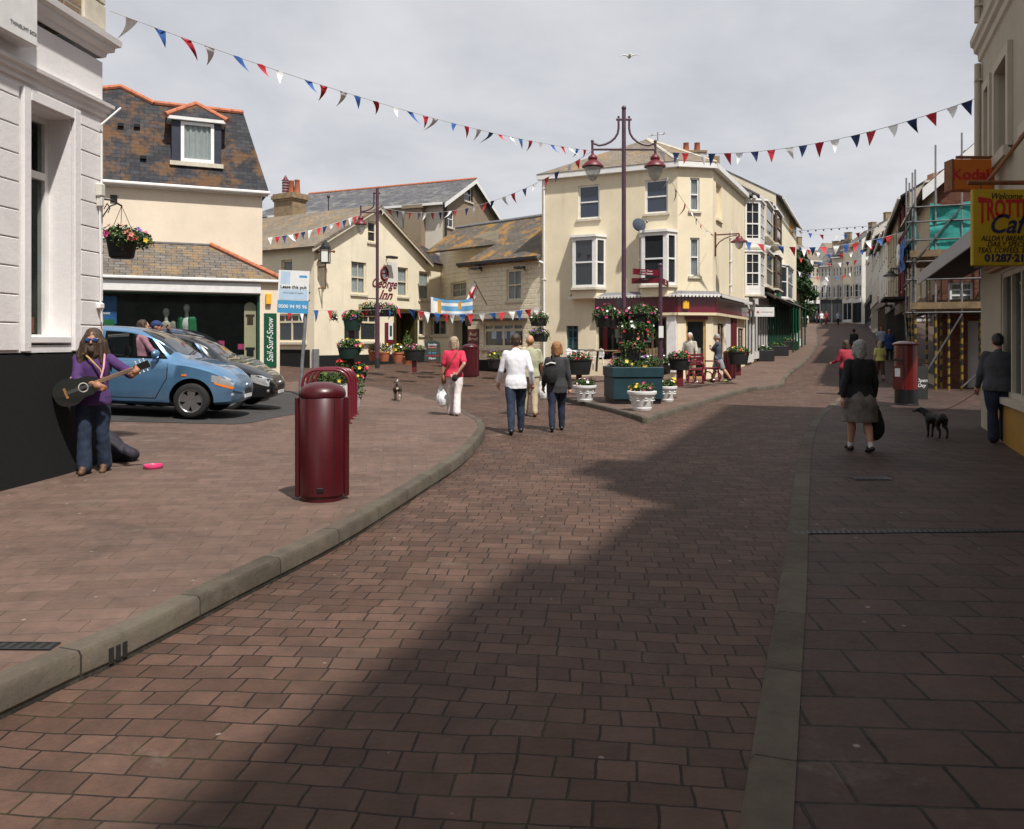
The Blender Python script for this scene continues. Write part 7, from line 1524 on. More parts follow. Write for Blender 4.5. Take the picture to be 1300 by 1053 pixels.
# pub lamp post
yq=29.0; qx=kx(479)*yq; qb=H+(HY-468)/FPX*yq; qt=H+(HY-239)/FPX*yq; k=yq/FPX
o=thing('lamp_post','slim plum lamp post with one arm standing before the pub gable','street lamp',(qx,yq,qb)); mb=MB(); mb.cyl((qx,yq,qb),(qx,yq,qb+.35),.085,n=12,mi=1); mb.cyl((qx,yq,qb+.35),(qx,yq,qb+2.3),.085,n=12); mb.cyl((qx,yq,qb+2.3),(qx,yq,qt),.055,n=12); mb.build('column',['post_plum','iron'],o,smooth=40)
mb=MB(); zz_=qt-.18; mb.cyl((qx-.15,yq,zz_),(qx+.1,yq,zz_),.03,n=8); mb.tube([(qx-.12,yq,zz_+.05),(qx-.12,yq,zz_-.4)]+[(qx-.12-.5*(1-math.cos(t)),yq,zz_-.4-.25*math.sin(t)) for t in (.4,.8,1.2,1.5)]+[(qx-21*k,yq,zz_-.72)],.026,8); mb.cyl((qx,yq,qt-31*k),(qx-22*k,yq,qt-31*k),.026,n=8); mb.cyl((qx-21*k,yq,qt-22*k),(qx-21*k,yq,qt-34*k),.03,n=8); mb.cyl((qx-.35,yq,H+(HY-379)/FPX*yq),(qx+.35,yq,H+(HY-380)/FPX*yq),.02,n=8); mb.build('arms','post_plum',o,smooth=40); lantern(o,V((qx-21*k,yq,qt-33*k)),.55)
# ---------------------------------------------------------------- bench, third bin
yb=25.6; p=V((kx(893)*yb,yb,H+(HY-486)/FPX*yb)); o=thing('bench','maroon slatted park bench with scrolled iron ends by the shop corner','bench',p); L=1.55; T=Matrix.Translation(p)@Matrix.Rotation(R(58),4,'Z')
for s,nm_ in ((-1,'end_frame'),(1,'end_frame')):
    mb=MB(T); x=s*L/2; mb.tube([(x,-.26,0),(x,-.24,.2),(x,-.22,.42)],.03,8); mb.tube([(x,.22,0),(x,.2,.22),(x,.18,.42)],.03,8); mb.tube([(x,-.26,.42),(x,.2,.42),(x,.30,.62),(x,.27,.78),(x,.36,.90)],.028,8); mb.tube([(x,-.24,.42),(x,-.28,.56),(x,-.2,.66),(x,.22,.66)],.024,8)
    for cy in (-.16,.12): mb.tube([(x,cy+.15*math.cos(a*.5236),.17+.15*math.sin(a*.5236)) for a in range(12)],.022,6,closed=True)
    mb.build(nm_,'maroon',o,smooth=True)
mb=MB(T)
for i in range(5): mb.box(-L/2,L/2,-.24+.095*i,-.165+.095*i,.435,.465,0,.006)
mb.build('seat','maroon_paint',o); mb=MB(T)
for i in range(4): mb.box(-L/2,L/2,.245+.012*i,.275+.012*i,.54+.095*i,.61+.095*i,0,.006)
mb.build('backrest','maroon_paint',o)
pb3=V((kx(926)*28.2,28.2,H+(HY-481)/FPX*28.2)); litter_bin(pb3,'maroon litter bin half hidden behind the man in grey shorts',.98,.21,R(30))
# ---------------------------------------------------------------- cafe furniture
def cafe_chair(pos,rz,mat,label,group=None):
    o=thing('cafe_chair',label,'chair',pos,group); T=Matrix.Translation(V(pos))@Matrix.Rotation(rz,4,'Z')
    for sx in (-1,1):
        for sy in (-1,1): mb=MB(T); mb.cyl((sx*.24,sy*.22,0),(sx*.2,sy*.18,.43),.02,.024,n=8); mb.build('leg',mat,o,smooth=True)
    mb=MB(T); mb.box(-.23,.23,-.22,.22,.43,.46,0,.012); mb.build('seat',mat,o)
    mb=MB(T); 
    pts=[(-.23,.19),(.23,.19),(.25,.3),(.2,.44),(0,.5),(-.2,.44),(-.25,.3)]
    mb.prism([(a,b+.26) for a,b in pts],'y',.2,.225); mb.build('backrest',mat,o); mb=MB(T)
    for sx in (-1,1): mb.tube([(sx*.24,.2,.66),(sx*.26,-.1,.66),(sx*.24,-.2,.62),(sx*.22,-.2,.46)],.02,6)
    mb.build('armrest',mat,o,smooth=True); return o
yc=29.6; zc0=H+(HY-469)/FPX*yc
cafe_chair((kx(729)*yc,yc,zc0),R(60),'white_plastic','left white plastic cafe chair by the teal table outside the corner shop')
cafe_chair((kx(755)*yc,yc-.3,zc0),R(-70),'white_plastic','right white plastic cafe chair by the teal table outside the corner shop')
def cafe_table(px,Y,py,label,top,leg,r=.4,sq=False):
    p=V((kx(px)*Y,Y,H+(HY-py)/FPX*Y)); o=thing('cafe_table',label,'table',p); mb=MB()
    if sq: mb.box(p.x-.75,p.x+.55,p.y-.35,p.y+.35,p.z+.7,p.z+.74,0,.01)
    else: mb.lathe([(.01,.7),(r,.7),(r*1.02,.715),(r,.73),(.001,.73)],24,p)
    mb.build('tabletop',top,o,smooth=40)
    for i in range(4):
        a=i*1.57+.78; rr_=(.5 if sq else r*.7); mb=MB(); mb.cyl((p.x+rr_*math.cos(a),p.y+.3*math.sin(a),p.z),(p.x+rr_*.85*math.cos(a),p.y+.28*math.sin(a),p.z+.70),.022,n=8); mb.build('leg',leg,o,smooth=True)
    return o
cafe_table(741,yc+.5,469,'round teal topped cafe table between the white chairs','teal_paint','teal_paint')
cafe_table(770,28.4,472,'long brown wooden table in front of the shop window','plank','brown_wood',sq=True)
yc2=28.0; cafe_chair((kx(786)*yc2,yc2,H+(HY-472)/FPX*yc2),R(-100),'plank','brown wooden chair beside the wooden table in front of the shop window')
wb=V((kx(816)*27.6,27.6,H+(HY-475)/FPX*27.6)); o=thing('wooden_screen','low orange brown slatted wooden screen behind the lamp post baskets','screen',wb); mb=MB()
for i in range(9): mb.box(wb.x-.55+.125*i,wb.x-.445+.125*i,wb.y-.02,wb.y+.02,wb.z,wb.z+.85+.02*(i%3),0,.006)
mb.build('slats','plank',o); mb=MB(); mb.box(wb.x-.58,wb.x+.58,wb.y+.021,wb.y+.05,wb.z+.15,wb.z+.22); mb.box(wb.x-.58,wb.x+.58,wb.y+.021,wb.y+.05,wb.z+.65,wb.z+.72); mb.build('rail','plank',o)
# white bench and pot up the street by the green shop
p=V((kx(1007)*57,57,G(kx(1007)*57,57)+.1)); o=thing('bench','small white bench outside the green shop up the street','bench',p); mb=MB(); mb.box(p.x-.7,p.x+.5,p.y-.2,p.y+.2,p.z+.42,p.z+.48); mb.build('seat','white_plastic',o)
for sx in (-.62,.42): mb=MB(); mb.box(p.x+sx-.04,p.x+sx+.04,p.y-.18,p.y+.18,p.z,p.z+.42); mb.build('leg','white_plastic',o)
p=V((kx(1009)*60,60,G(kx(1009)*60,60)+.5)); o=thing('flower_pot','white pot with a green bush outside the green shop up the street','flower pot',p); mb=MB(); mb.lathe([(.2,-.4),(.32,.35),(.34,.4)],14,p); mb.build('pot','white_plastic',o,smooth=True); foliage('foliage',[(p+V((0,0,.7)),(.4,.4,.4))],260,.12,LEAF,o,None,95)
for i,(px,Y) in enumerate(((966,40.5),(986,46),(1000,52))):
    p=V((kx(px)*Y-.0,Y,G(kx(px)*Y,Y)+.1)); o=thing('planter_box',('low dark planter box under the white shop front','dark planter box at the near end of the green shop','dark planter box at the far end of the green shop')[i],'planter',p); mb=MB(); mb.box(p.x-.6,p.x+.6,p.y-.25,p.y+.25,p.z,p.z+.55,0,.02); mb.build('box','tub_black',o); foliage('foliage',[(p+V((0,0,.62)),(.55,.25,.15))],160,.12,LEAF,o,None,96+i,FLW,8,.06)
# fallen bits of the far string lamp on the right
wall_lamp(FBs,3.0,4.6,'dark bracket lamp on the cream wall beyond the brick house',mat='iron')
# busker's pink dish and gig bag
p=ground_at(194.5,595,.14); o=thing('coin_dish','round bright pink dish with coins on the pavement by the busker','dish',p); mb=MB(); mb.lathe([(.10,.0),(.108,.012),(.112,.035),(.108,.045),(.10,.04),(.095,.015),(.001,.012)],28,p); mb.build('dish','pink_plastic',o,smooth=True)
rr=random.Random(2); mb=MB()
for i in range(16): a=rr.uniform(0,6.28); d=rr.uniform(0,.075); mb.cyl(p+V((d*math.cos(a),d*math.sin(a),.014+.002*i)),p+V((d*math.cos(a),d*math.sin(a),.017+.002*i)),.012,n=10)
mb.build('coins','coin',o)

# ---------------------------------------------------------------- parked cars
def make_car(label,pos,rz,L,Wd,Hh,paint,wb=2.48,prof=None,seats=True,kind=0,front=True):
    root=thing('parked_car',label,'car',pos,'cars parked outside the surf shop'); T=Matrix.Translation(V(pos))@Matrix.Rotation(rz,4,'Z')@Matrix.Rotation(R(2.3),4,'Y')
    hl=L/2; w=Wd/2
    # stations: x, bottom z, half width at sill / shoulder / roof, shoulder z, roof z (x forward)
    st=[(-hl,.34,.60,.68,.50,.80,.98),(-hl+.10,.27,.80,.88,.60,.90,1.18),(-hl+.40,.22,.93,.97,.66,.95,1.36),(-.95,.20,.97,1.0,.70,.93,1.465),(-.35,.20,.98,1.0,.72,.92,1.50),(.15,.20,.98,1.0,.70,.91,1.475),(.52,.20,.98,.995,.66,.91,1.36),(.82,.20,.98,.99,.66,.91,1.14),(1.00,.20,.98,.985,.68,.90,1.01),(1.25,.21,.97,.97,.66,.86,.955),(1.55,.22,.93,.925,.60,.78,.875),(hl-.16,.24,.78,.80,.48,.66,.74),(hl-.04,.28,.55,.60,.38,.56,.60),(hl,.33,.40,.44,.30,.50,.535)]
    sz=Hh/1.50; sx=L/3.88
    st=[(a*(sx if abs(a)<hl-.5 else 1) if abs(a)<hl-.45 else a,b,c*w,d*w,e*w,f*sz,g*sz) for a,b,c,d,e,f,g in st]
    def sec(x):
        x=max(-hl,min(hl,x))
        for i in range(len(st)-1):
            if st[i][0]<=x<=st[i+1][0]: break
        p0=st[max(0,i-1)];p1=st[i];p2=st[i+1];p3=st[min(len(st)-1,i+2)]; t=(x-p1[0])/(p2[0]-p1[0]); d=p2[0]-p1[0]
        o=[]
        for j in range(1,7):
            m1=(p2[j]-p0[j])/max(.05,p2[0]-p0[0])*d; m2=(p3[j]-p1[j])/max(.05,p3[0]-p1[0])*d; t2=t*t;t3=t2*t
            o.append((2*t3-3*t2+1)*p1[j]+(t3-2*t2+t)*m1+(-2*t3+3*t2)*p2[j]+(t3-t2)*m2)
        zb,ws,wh,wr,zs,zr=o
        g=max(.02,zr-zs); sill=min(zs-.1,zb+.20)
        bul=zb+(zs-zb)*.62
        return [(0,zb),(ws*.80,zb),(ws*.95,zb+.05),(ws*1.0,sill),(wh*1.005,bul),(wh*.995,zs-.05*min(1,g*4)),(wh*.965,zs),(wh*.93,zs+min(.03,g*.3)),(wr+(wh*.93-wr)*.52,zs+g*.50),(wr+(wh*.93-wr)*.14,zs+g*.86),(wr*.90,zs+g*.95),(wr*.55,zr-.008),(0,zr)]
    def sy(x,z):
        s=sec(x)
        for (y0,z0),(y1,z1) in zip(s[2:],s[3:]):
            if z0<=z<=z1 and z1>z0: return y0+(y1-y0)*(z-z0)/(z1-z0)
        return s[-2][0]
    def tz(x,y):
        s=sec(x); y=abs(y)
        for (y0,z0),(y1,z1) in zip(s[::-1],s[::-1][1:]):
            if y0<=y<=y1 and y1>y0: return z0+(z1-z0)*(y-y0)/(y1-y0)
        return s[-1][1]
    NX=72; mb=MB(); xs=[-hl+L*i/NX for i in range(NX+1)]; nP=None
    for x in xs:
        s=sec(x); ring=[(x,-y,z) for y,z in s]+[(x,y,z) for y,z in s[-2:0:-1]]; nP=len(ring); mb.v+=[V(p) for p in ring]
    for i in range(NX):
        for j in range(nP): k=(j+1)%nP; mb.f.append([i*nP+j,i*nP+k,(i+1)*nP+k,(i+1)*nP+j]); mb.m.append(0)
    mb.f.append(list(range(nP))[::-1]); mb.m.append(0); mb.f.append([NX*nP+j for j in range(nP)]); mb.m.append(0)
    wf,wr_=wb*.485,-wb*.515; rad=.292*sz**.5
    me=mb.mesh('body',[paint,'car_trim'],35); bb=bmesh.new(); bb.from_mesh(me); bmesh.ops.recalc_face_normals(bb,faces=bb.faces); bb.to_mesh(me); bb.free()
    bo=bpy.data.objects.new('body',me); COL.objects.link(bo)
    # cutters: wheel arches and the glazed opening through the cabin
    cut=MB()
    for x in (wf,wr_):
        for s in (-1,1): cut.cyl((x,s*w*.62,rad+.02),(x,s*(w+.3),rad+.02),rad+.065,n=40,mi=1)
    sill_z=sec(-.2)[6][1]+.045; roof_z=lambda x:sec(x)[9][1]-.015
    def arc(xa,xb,n=8):
        return [(xa+(xb-xa)*i/n,roof_z(xa+(xb-xa)*i/n)) for i in range(n+1)]
    xA=.80*sx; rear=-hl+.62
    front_poly=[(-.28,sill_z),(xA-.02,sill_z+.01)]+[(x,z) for x,z in arc(.46*sx,-.28)]
    rear_poly=[(rear,sill_z+.05),(-.36,sill_z)]+arc(-.36,rear+.18)
    for pl in (front_poly,rear_poly): cut.prism(pl,'y',-w*1.2,w*1.2,1)
    cm=cut.mesh('cut',[paint,'car_trim'],False)
    bb=bmesh.new(); bb.from_mesh(cm); bmesh.ops.recalc_face_normals(bb,faces=bb.faces); bb.to_mesh(cm); bb.free(); co=bpy.data.objects.new('cut',cm); COL.objects.link(co)
    m=bo.modifiers.new('b','BOOLEAN'); m.object=co; m.operation='DIFFERENCE'; m.solver='EXACT'
    cav=MB(); cav.prism([(rear+.12,sill_z-.25),(xA-.12,sill_z-.25),(xA-.12,sill_z+.02),(.42*sx,roof_z(.42*sx)-.04),(-.3,roof_z(-.3)-.03),(rear+.25,roof_z(rear+.25)-.05),(rear+.12,sill_z+.1)],'y',-w*.66,w*.66,1)
    cm2=cav.mesh('cut',[paint,'car_trim'],False); bb=bmesh.new(); bb.from_mesh(cm2); bmesh.ops.recalc_face_normals(bb,faces=bb.faces); bb.to_mesh(cm2); bb.free(); co2=bpy.data.objects.new('cut',cm2); COL.objects.link(co2)
    m=bo.modifiers.new('c','BOOLEAN'); m.object=co2; m.operation='DIFFERENCE'; m.solver='EXACT'
    bpy.context.view_layer.update(); nm=bpy.data.meshes.new_from_object(bo.evaluated_get(bpy.context.evaluated_depsgraph_get())); bpy.data.objects.remove(co); bpy.data.objects.remove(co2); bpy.data.objects.remove(bo)
    for v in nm.vertices: v.co=T@v.co-V(pos)
    nm.name='body'; body=bpy.data.objects.new('body',nm); COL.objects.link(body); body.parent=root; WL[body.name]=V(pos)
    def patch(name,mat,poly,off,parent=None,both=True,plan=False,step=.05,th=.0):
        P=[V(p) for p in poly]; pts=[]
        for a,b in zip(P,P[1:]+P[:1]):
            k=max(1,int((b-a).length/step)); pts+=[a.lerp(b,i/k) for i in range(k)]
        nb=len(pts); x0=min(p.x for p in pts);x1=max(p.x for p in pts);y0=min(p.y for p in pts);y1=max(p.y for p in pts)
        def ins(x,y):
            c=False
            for a,b in zip(P,P[1:]+P[:1]):
                if (a.y>y)!=(b.y>y) and x<(b.x-a.x)*(y-a.y)/(b.y-a.y)+a.x: c=not c
            return c
        y=y0+step*.5
        while y<y1:
            x=x0+step*.5
            while x<x1:
                if ins(x,y): pts.append(V((x,y)))
                x+=step
            y+=step
        r=delaunay_2d_cdt(pts,[],[list(range(nb))],1,1e-5); out=[]
        for s in ((-1,1) if (both and not plan) else (1,)):
            mb=MB(T)
            vs=[(p.x,p.y,tz(p.x,p.y)+off) if plan else (p.x,s*(sy(p.x,p.y)+off),p.y) for p in r[0]]
            mb.add(vs,[list(t) if (plan or s<0) else list(t)[::-1] for t in r[2]]); out.append(mb.build(name,mat,parent or root,smooth=True))
        return out
    patch('side_window','glass_car',front_poly,-.004); patch('side_window','glass_car',rear_poly,-.004)
    x1=.96*sx; x0=.26*sx; nW=10
    ws_poly=[(x0,-.60*w)]+[(x1-.16*(i/nW*2-1)**2,w*(-.80+1.6*i/nW)) for i in range(nW+1)]+[(x0,.60*w)]
    ws=patch('windscreen','glass_dark',ws_poly,.006,plan=True)
    mb=MB(T)
    for s in (-1,1):
        pts=[(x,s*.02+s*w*.25+ (s*0),tz(x,w*.25)+.02) for x in (x1-.03,)]; mb.tube([(x1-.02,s*w*.1,tz(x1-.02,w*.1)+.015),(x1-.10,s*w*.1+.5,tz(x1-.1,min(.7*w,abs(s*w*.1+.5)))+.02)],.009,6)
    mb.build('wiper','car_trim',root)
    # doors with seams, handles, mirrors
    zl=.32; dpoly=[(-.32,zl),(.62*sx,zl),(.80*sx,sill_z-.30),(.80*sx,sill_z-.05),(-.32,sill_z-.04)]
    big=[(-.335,zl-.012),(.63*sx,zl-.012),(.815*sx,sill_z-.30),(.815*sx,sill_z-.04),(-.335,sill_z-.03)]
    patch('door_seam','car_trim',big,.0015); ds=patch('door',paint,dpoly,.004)
    for d,s in zip(ds,(-1,1)):
        y=s*(sy(-.18,sill_z-.14)+.02); mb=MB(T); mb.box(-.28,-.10,y-.012,y+.012,sill_z-.16,sill_z-.125,0,.006); mb.build('handle',paint,d)
        mb=MB(T); c=(.62*sx,s*(sy(.62*sx,sill_z)+.10),sill_z+.09); mb.ball(c,(.06,.11,.075),14,10); mi=mb.build('mirror',paint if kind==0 else 'car_trim',root,smooth=True)
    patch('sill_trim','car_trim' if kind else paint,[(wr_+.45,.235),(wf-.45,.235),(wf-.45,.275),(wr_+.45,.275)],.012)
    if kind==0: patch('indicator','lamp_amber',[(wf-.16,.70),(wf-.08,.70),(wf-.08,.735),(wf-.16,.735)],.01)
    # lamps and nose
    zh=st[11][5]-.02
    patch('headlight','lamp_clear',[(hl-.42,zh-.02),(hl-.10,zh-.10),(hl-.08,zh+.0),(hl-.22,zh+.07),(hl-.42,zh+.09)],.006)
    patch('headlight_indicator','lamp_amber' if kind==0 else 'lamp_clear',[(hl-.36,zh-.065),(hl-.10,zh-.145),(hl-.09,zh-.105),(hl-.38,zh-.03)],.006)
    patch('tail_light','lamp_red',[(-hl+.12,.66),(-hl+.3,.70),(-hl+.34,.98),(-hl+.2,.98)],.008)
    mb=MB(T); xg=hl+.002; mb.box(hl-.06,xg+.004,-.26*w,.26*w,.40,.50); mb.build('grille','car_trim',root); mb=MB(T); mb.box(hl-.02,xg+.012,-.22,.22,.335,.395); mb.build('number_plate','plate_white',root); mb=MB(T); mb.ball((hl-.02,0,.545),(.035,.06,.045),12,8); mb.build('badge','alloy',root,smooth=True)
    for s in (-1,1): mb=MB(T); mb.ball((hl-.135,s*.66*w,.40),(.04,.06,.05),12,8); mb.build('fog_lamp','lamp_clear',root,smooth=True)
    # wheels
    for x in (wf,wr_):
        for s in (-1,1):
            Tw=T@Matrix.Translation((x,s*(w-.10),rad))@Matrix.Rotation(R(90)*(-s),4,'X')      # wheel axis z = outward
            mb=MB(Tw); mb.lathe([(rad*.66,-.085),(rad*.9,-.09),(rad*.99,-.06),(rad,-.02),(rad,.03),(rad*.985,.065),(rad*.9,.088),(rad*.70,.086),(rad*.67,.07)],40,caps=False); wh=mb.build('wheel','tyre',root,smooth=True)
            mb=MB(Tw); mb.lathe([(rad*.68,.075),(rad*.66,.085),(rad*.62,.07),(rad*.58,.02),(rad*.56,-.05)],40,caps=False); mb.lathe([(rad*.001,.055),(rad*.16,.055),(rad*.19,.04),(rad*.19,.0)][::-1],20)
            for i in range(5):
                a=i*2*math.pi/5+.3; ca,sa=math.cos(a),math.sin(a); q=V((-sa,ca,0)); d=V((ca,sa,0))
                A=[d*rad*.12+q*.045,d*rad*.12-q*.045,d*rad*.61-q*.075,d*rad*.61+q*.075]; mb.add([V((p.x,p.y,.058)) for p in A[:2]]+[V((p.x,p.y,.066)) for p in A[2:]]+[V((p.x,p.y,.03)) for p in A],[[0,1,2,3],[7,6,5,4],[0,4,5,1],[1,5,6,2],[2,6,7,3],[3,7,4,0]])
            mb.build('rim','alloy',wh,smooth=35); mb=MB(Tw); mb.lathe([(rad*.001,-.04),(rad*.6,-.04)][::-1],24); mb.build('brake_disc','car_trim',wh)
    if seats:
        for s in (-1,1): mb=MB(T); mb.ball((-.30,s*.36,1.06*sz),(.05,.12,.09)); mb.ball((-.34,s*.36,.80*sz),(.07,.22,.2)); mb.build('front_seat','car_trim',root,smooth=True)
    return root
def car_at(px,pyw,Y=None): pass
def place(px_front,Y,rz,L): pass
def Gk(x,y): return Gl(x,y)
# front wheel of the blue hatch sits at photo column 243
fx,fy=kx(243)*13.75,13.75; rz=R(4); wbl=2.48; c=V((fx,fy,0))-V((math.cos(rz),math.sin(rz),0))*wbl*.485+V((-math.sin(rz),math.cos(rz),0))*.73
make_car('light blue metallic hatchback parked nearest, behind the busker',(c.x,c.y,Gl(c.x,c.y)+.004),rz,3.88,1.67,1.50,'car_blue')
fx,fy=kx(292)*16.1,16.1; rz=R(3); c=V((fx,fy,0))-V((math.cos(rz),math.sin(rz),0))*1.2+V((-math.sin(rz),math.cos(rz),0))*.73
make_car('black hatchback parked in the middle of the three cars',(c.x,c.y,Gl(c.x,c.y)+.004),rz,4.02,1.72,1.47,'car_black',kind=1)
c=V((kx(222)*18.9,18.9,0)); make_car('dark blue estate car parked furthest, against the surf shop window',(c.x,c.y,Gl(c.x,c.y)+.008),R(2),4.25,1.75,1.60,'car_navy',wb=2.6,kind=1)

# ---------------------------------------------------------------- people
PI=math.pi
def on(px,Y,off=0): x=kx(px)*Y; return V((x,Y,G(x,Y)+off))
# busker
bp=ground_at(119,601,.14); bz=bp.z
b=person('long haired busker in sunglasses and purple shirt playing a black guitar',bp,PI+R(14),1.66,legs=((7,6),(-5,8)),arms=(('ik',(-.06,.27,1.045),(1,-.4,-.3),(-.6,-.6,-.4),(-.7,.25,-.35),.6),('ik',(-.47,.27,1.13),(-1,-.2,-.9),(.1,-.5,.9),(-.55,.1,.75),1.1)),build=1.0,top=('purple_shirt','rolled'),bottom=('denim','loose'),shoes='sandal_brown',hair=('hair_brown','long'),skin='skin_tan',vox=.0095,nod=4)
root=b['root']; hf=b['hf']; h=b['h']
mb=MB(b['T']); cap(mb,hf(0,.042,-.066),hf(0,.035,-.095),.030*h,.022*h); mb.ball(hf(0,.05,-.05),(.032*h,.018*h,.018*h))
o=mb.build('beard','hair_brown',root); fuse(o,.009,.006,26,1)
mb=MB(b['T'])
for s in (-1,1): mb.ball(hf(s*.021,.058,.004),(.019*h,.005*h,.014*h),14,8)
mb.build('lens','lens_blue',root,smooth=True); mb=MB(b['T']); mb.tube([hf(-.046,.0,.006),hf(-.042,.05,.010),hf(-.004,.062,.008),hf(.004,.062,.008),hf(.042,.05,.010),hf(.046,.0,.006)],.0035*h,6); mb.build('sunglasses','black_gloss',root,smooth=True)
T=b['T']; mb=MB(T); pts=[(-.14,.11,1.05),(-.10,.155,1.2),(.02,.14,1.33),(.12,.06,1.40),(.15,-.06,1.36),(.06,-.15,1.2)]; mb.tube(pts,.010,8); mb.build('waistcoat_strap','tan_strap',root,smooth=True)
# guitar: held by the busker, a thing of its own
gx=V((-.31,.29,1.0)); nd=V((-.93,.0,.36)).normalized()      # along the neck, local
up=V((0,1,0)); sd_=nd.cross(up).normalized()
gT=T@Matrix(((nd.x,sd_.x,up.x,.10),(nd.y,sd_.y,up.y,.22),(nd.z,sd_.z,up.z,.98),(0,0,0,1)))
g=thing('guitar','black acoustic guitar with pale wood neck held by the busker','guitar',gT@V((0,0,0)))
out=[]
for i in range(40):
    a=2*PI*i/40; x=math.cos(a); r=1
    xx=-.02+.24*math.cos(a); wv=.155*abs(math.sin(a))**.8*(1-.16*math.cos(a)-.22*math.exp(-((xx-.04)/.07)**2)); out.append((xx,wv if math.sin(a)>=0 else -wv))
mb=MB(gT); mb.prism(out,'z',-.05,.05); mb.build('body','guitar_black',g,smooth=40)
mb=MB(gT); mb.lathe([(.044,.0512),(.054,.0512)],24,(.06,0,0),caps=False); mb.build('rosette','pearl',g); mb=MB(gT); mb.lathe([(.001,.0509),(.044,.0509)],24,(.06,0,0)); mb.build('sound_hole','dark_void',g); mb=MB(gT); mb.box(-.14,-.115,-.06,.06,.0505,.06); mb.build('bridge','guitar_wood',g)
mb=MB(gT); mb.box(.19,.62,-.024,.024,.045,.068,0,.006); nk=mb.build('neck','guitar_wood',g); mb=MB(gT)
for i in range(12): x=.24+.36*(1-.94**(i*1.6)); mb.box(x,x+.003,-.023,.023,.0683,.0695)
mb.build('fret','steel',nk)
mb=MB(gT); mb.prism([(.62,-.026),(.64,-.036),(.79,-.042),(.80,.042),(.64,.036),(.62,.026)],'z',.035,.058); hd=mb.build('headstock','guitar_black',g); 
for i in range(3):
    for s in (-1,1): mb=MB(gT); mb.cyl((.66+.045*i,s*.036,.047),(.66+.045*i,s*.068,.047),.007,n=8); mb.ball((.66+.045*i,s*.07,.047),(.012,.008,.010),8,6); mb.build('tuning_peg','pearl',hd,smooth=True)
mb=MB(gT)
for i in range(6): y=-.016+.0064*i; mb.cyl((-.12,y,.066),(.65,y,.071),.0011,n=4)
mb.build('strings','steel',g)
mb=MB(T); mb.tube([gT@V((-.26,0,.03)) if 0 else (.30,.10,.98),(.22,-.10,1.15),(.08,-.15,1.36),(-.06,-.08,1.42),(-.13,.07,1.36),(-.14,.16,1.22),(-.12,.2,1.1)],.011,6); mb.build('strap','pink_shirt',g,smooth=True)
# gig bag behind him
gp_=ground_at(148,588,.14); o=thing('gig_bag','dark limp guitar gig bag slumped on the pavement behind the busker','bag',gp_); mb=MB(); c=gp_+V((-.18,.12,0)); chain(mb,[c+V((-.25,.05,.50)),c+V((-.12,.02,.30)),c+V((.08,0,.15)),c+V((.32,-.02,.085))],[.10,.16,.15,.085]); mb.ball(c+V((-.1,.05,.16)),(.22,.16,.16)); bo=mb.build('bag','gig_bag',o); fuse(bo,.016,.02,8,2)
mb=MB(); mb.tube([c+V((-.25,-.06,.44)),c+V((-.05,-.15,.25)),c+V((.18,-.14,.13)),c+V((.36,-.10,.07))],.007,6); mb.build('zip','plinth_black',o)
# woman in the red top
w=person('woman in a red top and white trousers walking with a white plastic bag',on(576.5,17.3,left_off(17.3)*.3),R(-4),1.69,legs=((-13,9),(13,5)),arms=(('ik',(.09,-.19,.90),(1,-.6,.2),(0,-1,0),(-.8,-.2,-.3),.5),('ang',0,12,10)),top=('red_top','short'),bottom=('white_trousers','loose'),shoes='sandal_brown',hair=('hair_light','bob'),build=1.12,vox=.012,female=True,hem=.50)
def hold_bag(w,side,label,name='carrier_bag',mat='carrier_bag',size=(.13,.09,.19),drop=.10,cat='bag',amp=.02):
    S,el,wr,a=w['arm'][0 if side>0 else 1]; d=(wr-el).normalized(); p=w['T']@(wr+d*.08); 
    if len(a)>4: p=w['T']@(wr+V(a[4]).normalized()*.07)
    o=thing(name,label,cat,p); mb=MB(); c=p-V((0,0,drop+size[2]*1.05)); mb.ball(c-V((0,0,size[2]*.25)),size); mb.ball(c+V((0,0,size[2]*.3)),(size[0]*.75,size[1]*.8,size[2]*.8)); bo=mb.build('bag',mat,o); fuse(bo,.012,amp,9,1)
    mb=MB()
    for s in (-1,1): mb.tube([c+V((s*size[0]*.45,0,size[2]*.95)),p+V((s*.02,0,-.02)),p+V((0,0,.02))],.008,6)
    mb.build('handle',mat,o,smooth=True); return o
hold_bag(w,-1,'white plastic carrier bag in the left hand of the woman in the red top')
T=w['T']; mb=MB(T); mb.tube([(.09,.06,1.41),(.10,-.04,1.435),(.05,-.125,1.30),(-.06,-.135,1.13),(-.17,-.125,.97),(-.21,-.02,.90)],.012,6); st=mb.build('shoulder_strap','leather',w['root'],smooth=True)
mb=MB(T); mb.ball((-.215,-.01,.80),(.055,.12,.12)); sb_=thing('shoulder_bag','brown leather shoulder bag at the hip of the woman in the red top','bag',T@V((-.215,0,.8))); bo=mb.build('bag','leather',sb_); fuse(bo,.012,.012,9,1)
mb=MB(T); mb.box(-.225,-.205,-.08,.08,.90,.915,0,.004); mb.build('clasp','brown_wood',sb_)
mb=MB(T); mb.ball((.045,-.235,.82),(.065,.05,.075)); hbg=thing('camera_case','small black pouch held behind the back of the woman in the red top','pouch',T@V((.045,-.235,.82))); bo=mb.build('pouch','black_fabric',hbg); fuse(bo,.01,.006,9,1); mb=MB(T); mb.tube([(.045,-.235,.88),(.06,-.22,.92),(.09,-.2,.9)],.006,6); mb.build('loop','black_fabric',hbg)
# man in the white shirt
w=person('man in a white long sleeved shirt and blue jeans walking away',on(655,14.35),R(3),1.78,legs=((17,10),(-16,6)),arms=(('ang',-14,15,42),('ang',6,16,30)),top=('white_shirt','long'),bottom=('denim','trousers'),shoes='shoe_black',hair=('hair_brown','short'),build=1.02,vox=.012,hem=.455,lean=3,turn=-6)
